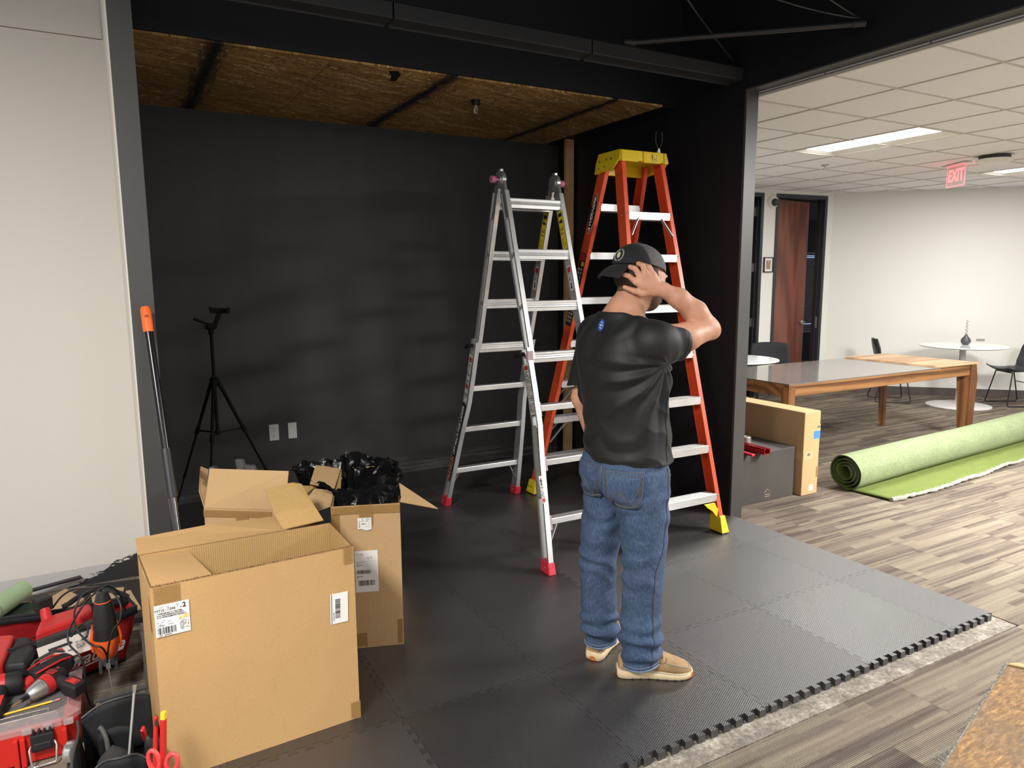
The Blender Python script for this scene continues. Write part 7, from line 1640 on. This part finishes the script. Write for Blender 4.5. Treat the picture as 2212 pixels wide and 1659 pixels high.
sd_ = root('screwdriver', 'large screwdriver standing in the tote with its long pale flat-tipped shaft up', 'screwdriver', (-.06, 2.43, .03)); a, b = Vector((-.064, 2.42, .115)), Vector((-.034, 2.50, .290)); MB().tube([a, b], .0042, 10).build('shaft', M_('pale_steel', srgb(178, 178, 176), .4, .5), sd_, smooth=60); MB().bar(b-(b-a)*.01, b+(b-a)*.13, .006, .004, w1=.013, h1=.002, up=(.5, -.8, .3)).build('flat_tip', MC['pale_steel'], sd_); MB().tube([a-(b-a)*.38, a-(b-a)*.30, a-(b-a)*.08, a], [.012, .015, .014, .008], 12).build('handle', BLKPL, sd_, smooth=50)
# chrome tape measure clipped outside
tm = root('tape_measure', 'chrome tape measure standing between the red case and the black tote', 'tape measure', (-.232, 2.66, 0)); m = MB(); m.cyl((-.252, 2.665, .052), (-.222, 2.655, .052), .036, seg=28); m.build('body', CHROME, tm, smooth=35, bevel=.008); m = MB(); m.cyl((-.256, 2.6665, .052), (-.251, 2.665, .052), .022, seg=24); m.build('side_cap', STEEL, tm, smooth=35, bevel=.002); MB().bb(-.250, 2.622, .0, -.226, 2.69, .022).build('base', BLKPL, tm, bevel=.004); MB().bb(-.248, 2.612, .004, -.228, 2.623, .012).build('tape_end', YELLOW, tm)
# scissors and knives in the tote's front right corner
rr_ = Vector((.874, -.485, 0)); sc = root('scissors', 'red-handled scissors stuck handles-up in the front corner of the tote', 'scissors', (.035, 2.17, .1)); cx_ = Vector((.030, 2.150, .235))
def loop(c, rx, rz, tilt, n=22):
    out = []
    for k in range(n):
        t = 2*PI*k/n; x, z = rx*math.cos(t), rz*math.sin(t); x, z = x*math.cos(tilt)-z*math.sin(tilt), x*math.sin(tilt)+z*math.cos(tilt); out.append(c+rr_*x+Vector((0, 0, z)))
    return out
SR = M_('scissor_red', srgb(232, 72, 74), .4, var=.04); MB().tube(loop(cx_+rr_*-.028+Vector((0, 0, .012)), .015, .032, .12), .0068, 10, closed=True).build('handle_loop', SR, sc, smooth=60); MB().tube(loop(cx_+rr_*.024+Vector((0, 0, .006)), .016, .028, -.25), .0068, 10, closed=True).build('handle_loop', SR, sc, smooth=60)
MB().tube([cx_+rr_*-.024+Vector((0, 0, -.018)), cx_+rr_*-.006+Vector((0, 0, -.048)), cx_+rr_*.002+Vector((0, 0, -.08))], [.008, .009, .006], 10).build('handle_arm', SR, sc, smooth=60); MB().tube([cx_+rr_*.014+Vector((0, 0, -.018)), cx_+rr_*.004+Vector((0, 0, -.048)), cx_+rr_*-.004+Vector((0, 0, -.08))], [.008, .009, .006], 10).build('handle_arm', SR, sc, smooth=60); MB().bar(cx_+Vector((0, 0, -.07)), cx_+Vector((0, 0, -.16)), .012, .003, up=(0, 1, 0)).build('blades', STEEL, sc)
kn = root('utility_knife', 'red utility knife with a yellow end standing behind the scissors', 'knife', (.035, 2.235, .12)); a = Vector((.028, 2.230, .17)); b = Vector((.040, 2.252, .318)); MB().bar(a, b, .022, .014, up=rr_).build('knife_body', REDPL, kn, bevel=.004); MB().bar(b-(b-a)*.12, b+(b-a)*.14, .018, .013, up=rr_).build('yellow_end', YELLOW, kn, bevel=.003)
kn = root('marking_tool', 'slim red tool with a hole at its end beside the yellow-ended knife', 'hand tool', (.01, 2.235, .12)); a = Vector((.006, 2.225, .17)); b = Vector((.021, 2.262, .326)); MB().bar(a, b, .014, .012, up=rr_).build('tool_body', REDPL, kn, bevel=.004); F = frame(a.lerp(b, .90)-Vector((0, .0078, 0)), rr_, (b-a)); MB().prism([(.004*math.cos(t), .010*math.sin(t)) for t in [2*PI*k/12 for k in range(12)]], F, .0012).build('hang_hole', INK, kn)
MB().bar((-.012, 2.40, .18), (-.018, 2.37, .235), .018, .010, up=rr_).build('red_clip', REDPL, bevel=.003, label='small red plastic end poking up behind the tote edge left of the box', cat='clip', loc=(-.015, 2.39, .18)); MB().ell((-.006, 2.33, .19), (.011, .015, .04), seg=14, rings=10).build('black_tool', BLKPL, label='rounded black hand tool beside the small red end', cat='hand tool', loc=(-.006, 2.33, .15), smooth=60)

# at the wall: boards, roll, folder
for lb, P in (('flat pale wood sample board lying behind the red bag on the left', [(-.445, 4.06), (-.325, 4.215), (-.235, 4.03), (-.36, 3.84), (-.45, 3.80)]), ('pale wood sample board lying behind the orange jigsaw', [(-.214, 4.135), (-.057, 4.085), (-.075, 3.93), (-.195, 3.93)]), ('narrow brown wood offcut lying beside the big cardboard box', [(-.052, 4.03), (-.03, 4.03), (.010, 3.78), (-.044, 3.78)])):
    MB().prism(P, Matrix.Translation((0, 0, .030)), .014).build('sample_board', M_('pale_wood_board', srgb(186, 156, 120), .6, var=.1, vs=12), label=lb, cat='board', loc=(P[0][0], P[0][1], .03), bevel=.001)
MB().prism([(-.50, 4.0), (-.22, 4.25), (.02, 4.20), (.02, 3.70), (-.45, 3.72)], Matrix.Translation((0, 0, .001)), .028).build('dark_board_stack', M_('dark_fibre_board', (.02, .016, .015), .8), label='low dark board lying on the floor under the pale wood samples', cat='board', loc=(-.2, 4.0, .001))
MB().bar((-.56, 4.22, .055), (-.255, 4.29, .065), .03, .012).build('edge_strip', BLKPL, label='thin black strip leaning along the white wall behind the samples', cat='strip', loc=(-.4, 4.25, .03), bevel=.002)
PGR = M_('pale_green_foam', srgb(158, 184, 146), .75, var=.05, bump=.1, bs=200); rl = root('foam_roll', 'short pale green roll lying slanted in the corner by the white wall', 'roll', (-.55, 3.85, .10)); MB().tube([(-.70, 3.62, .135), (-.485, 4.06, .135)], .046, 28).build('roll_body', PGR, rl, smooth=40, bevel=.004); MB().tube([(-.590, 3.845, .135), (-.586, 3.853, .135)], .0475, 28).build('wrap_edge', M_('dull_green_line', srgb(120, 146, 112), .7), rl, smooth=40)
bk_ = root('wrapped_folder', 'dark green glossy wrapped folder lying beneath the pale green roll', 'folder', (-.52, 3.88, .03)); MB().prism([(-.72, 3.70), (-.445, 3.76), (-.425, 4.02), (-.70, 4.02)], Matrix.Translation((0, 0, .03)), .055).build('folder_body', M_('dark_green_gloss', (.02, .035, .028), .15, var=.3, vs=18, bump=.5, bs=40), bk_, bevel=.004); MB().prism([(-.72, 3.692), (-.447, 3.752), (-.446, 3.758), (-.72, 3.700)], Matrix.Translation((0, 0, .035)), .042).build('page_edge', PAPER, bk_)
m = MB(); scribble(m, frame((-.50, 3.80, .0855), (1, .2, 0), (-.2, 1, 0)), -.045, -.012, .045, .012, 1, th=.0006, seed=71); m.build('cover_print', INKG, bk_, kind='stuff')

# ------------------------------------------------------------------ torn carpet offcut at the bottom right
def rust():
    t = NT('stained_carpet_backing'); R_ = (0, 0, .55); f = t.noise(t.coord('Object', (5, 16, 1), R_), 5, 9, .78); g = t.noise(t.coord(), 4.5, 4, .6); h = t.noise(t.coord('Object', (20, 60, 1), R_), 9, 4, .7)
    c = t.ramp(f, [(.36, srgb(116, 92, 68)), (.48, srgb(146, 112, 76)), (.56, srgb(176, 138, 92)), (.66, srgb(204, 172, 128))]); c = t.mix(t.ramp(g, [(.42, (0, 0, 0)), (.66, (.75, .75, .75))]), c, srgb(120, 106, 92)); c = t.mix(t.ramp(h, [(.62, (0, 0, 0)), (.74, (.6, .6, .6))]), c, srgb(214, 190, 156)); t.col(c); t.set(Roughness=.85); t.bump(t.math('ADD', f, t.math('MULTIPLY', h, .3)), .4, .004); return t.m
cf = root('carpet_offcut', 'large stained tan carpet offcut lying upside down with a frayed white edge', 'carpet piece', (2.2, .9, 0))
E0, E1 = Vector((1.640, .905, .34)), Vector((2.395, 1.090, .40)); E2 = Vector((2.60, .70, .42)); E3 = Vector((1.95, .35, .34))
m = MB(); slab(m, [E0, E1, E1.lerp(E2, 1), E3], .014); m.build('backing', rust(), cf)
ru = E1-E0; m = MB(); r_ = random.Random(12)
for k in range(150):
    t = r_.random(); p = E0.lerp(E1, t)+Vector((0, 0, -.004)); d = Vector((-.3, 1, .3))*r_.uniform(.004, .014)*(2.6 if .22 < t < .36 else 1); m.tube([p, p+d*.5+Vector((r_.uniform(-.01, .01), 0, .003)), p+d+Vector((r_.uniform(-.012, .012), 0, r_.uniform(-.004, .010)))], .0011, 4)
m.tube([E0.lerp(E1, k/60)+Vector((0, .003, r_.uniform(-.003, .003))) for k in range(61)], [.004+.002*r_.random() for _ in range(61)], 6)
m.build('frayed_edge', MC['frayed_white_fibre'], cf, kind='stuff')
slab_ = MB(); slab(slab_, [E1+Vector((-.012, -.004, .009)), E2+Vector((-.02, .0, .009)), E2+Vector((.01, .05, .0)), E1+Vector((.03, -.01, .004))], .004); slab_.build('torn_corner', M_('pale_torn_layer', srgb(204, 176, 128), .8, var=.1), cf)
MB().bb(1.75, .30, .0, 2.58, .88, .33).build('scrap_pile', M_('carpet_scrap_stack', srgb(96, 88, 80), .95, var=.3, bump=.5), cf, bevel=.01)
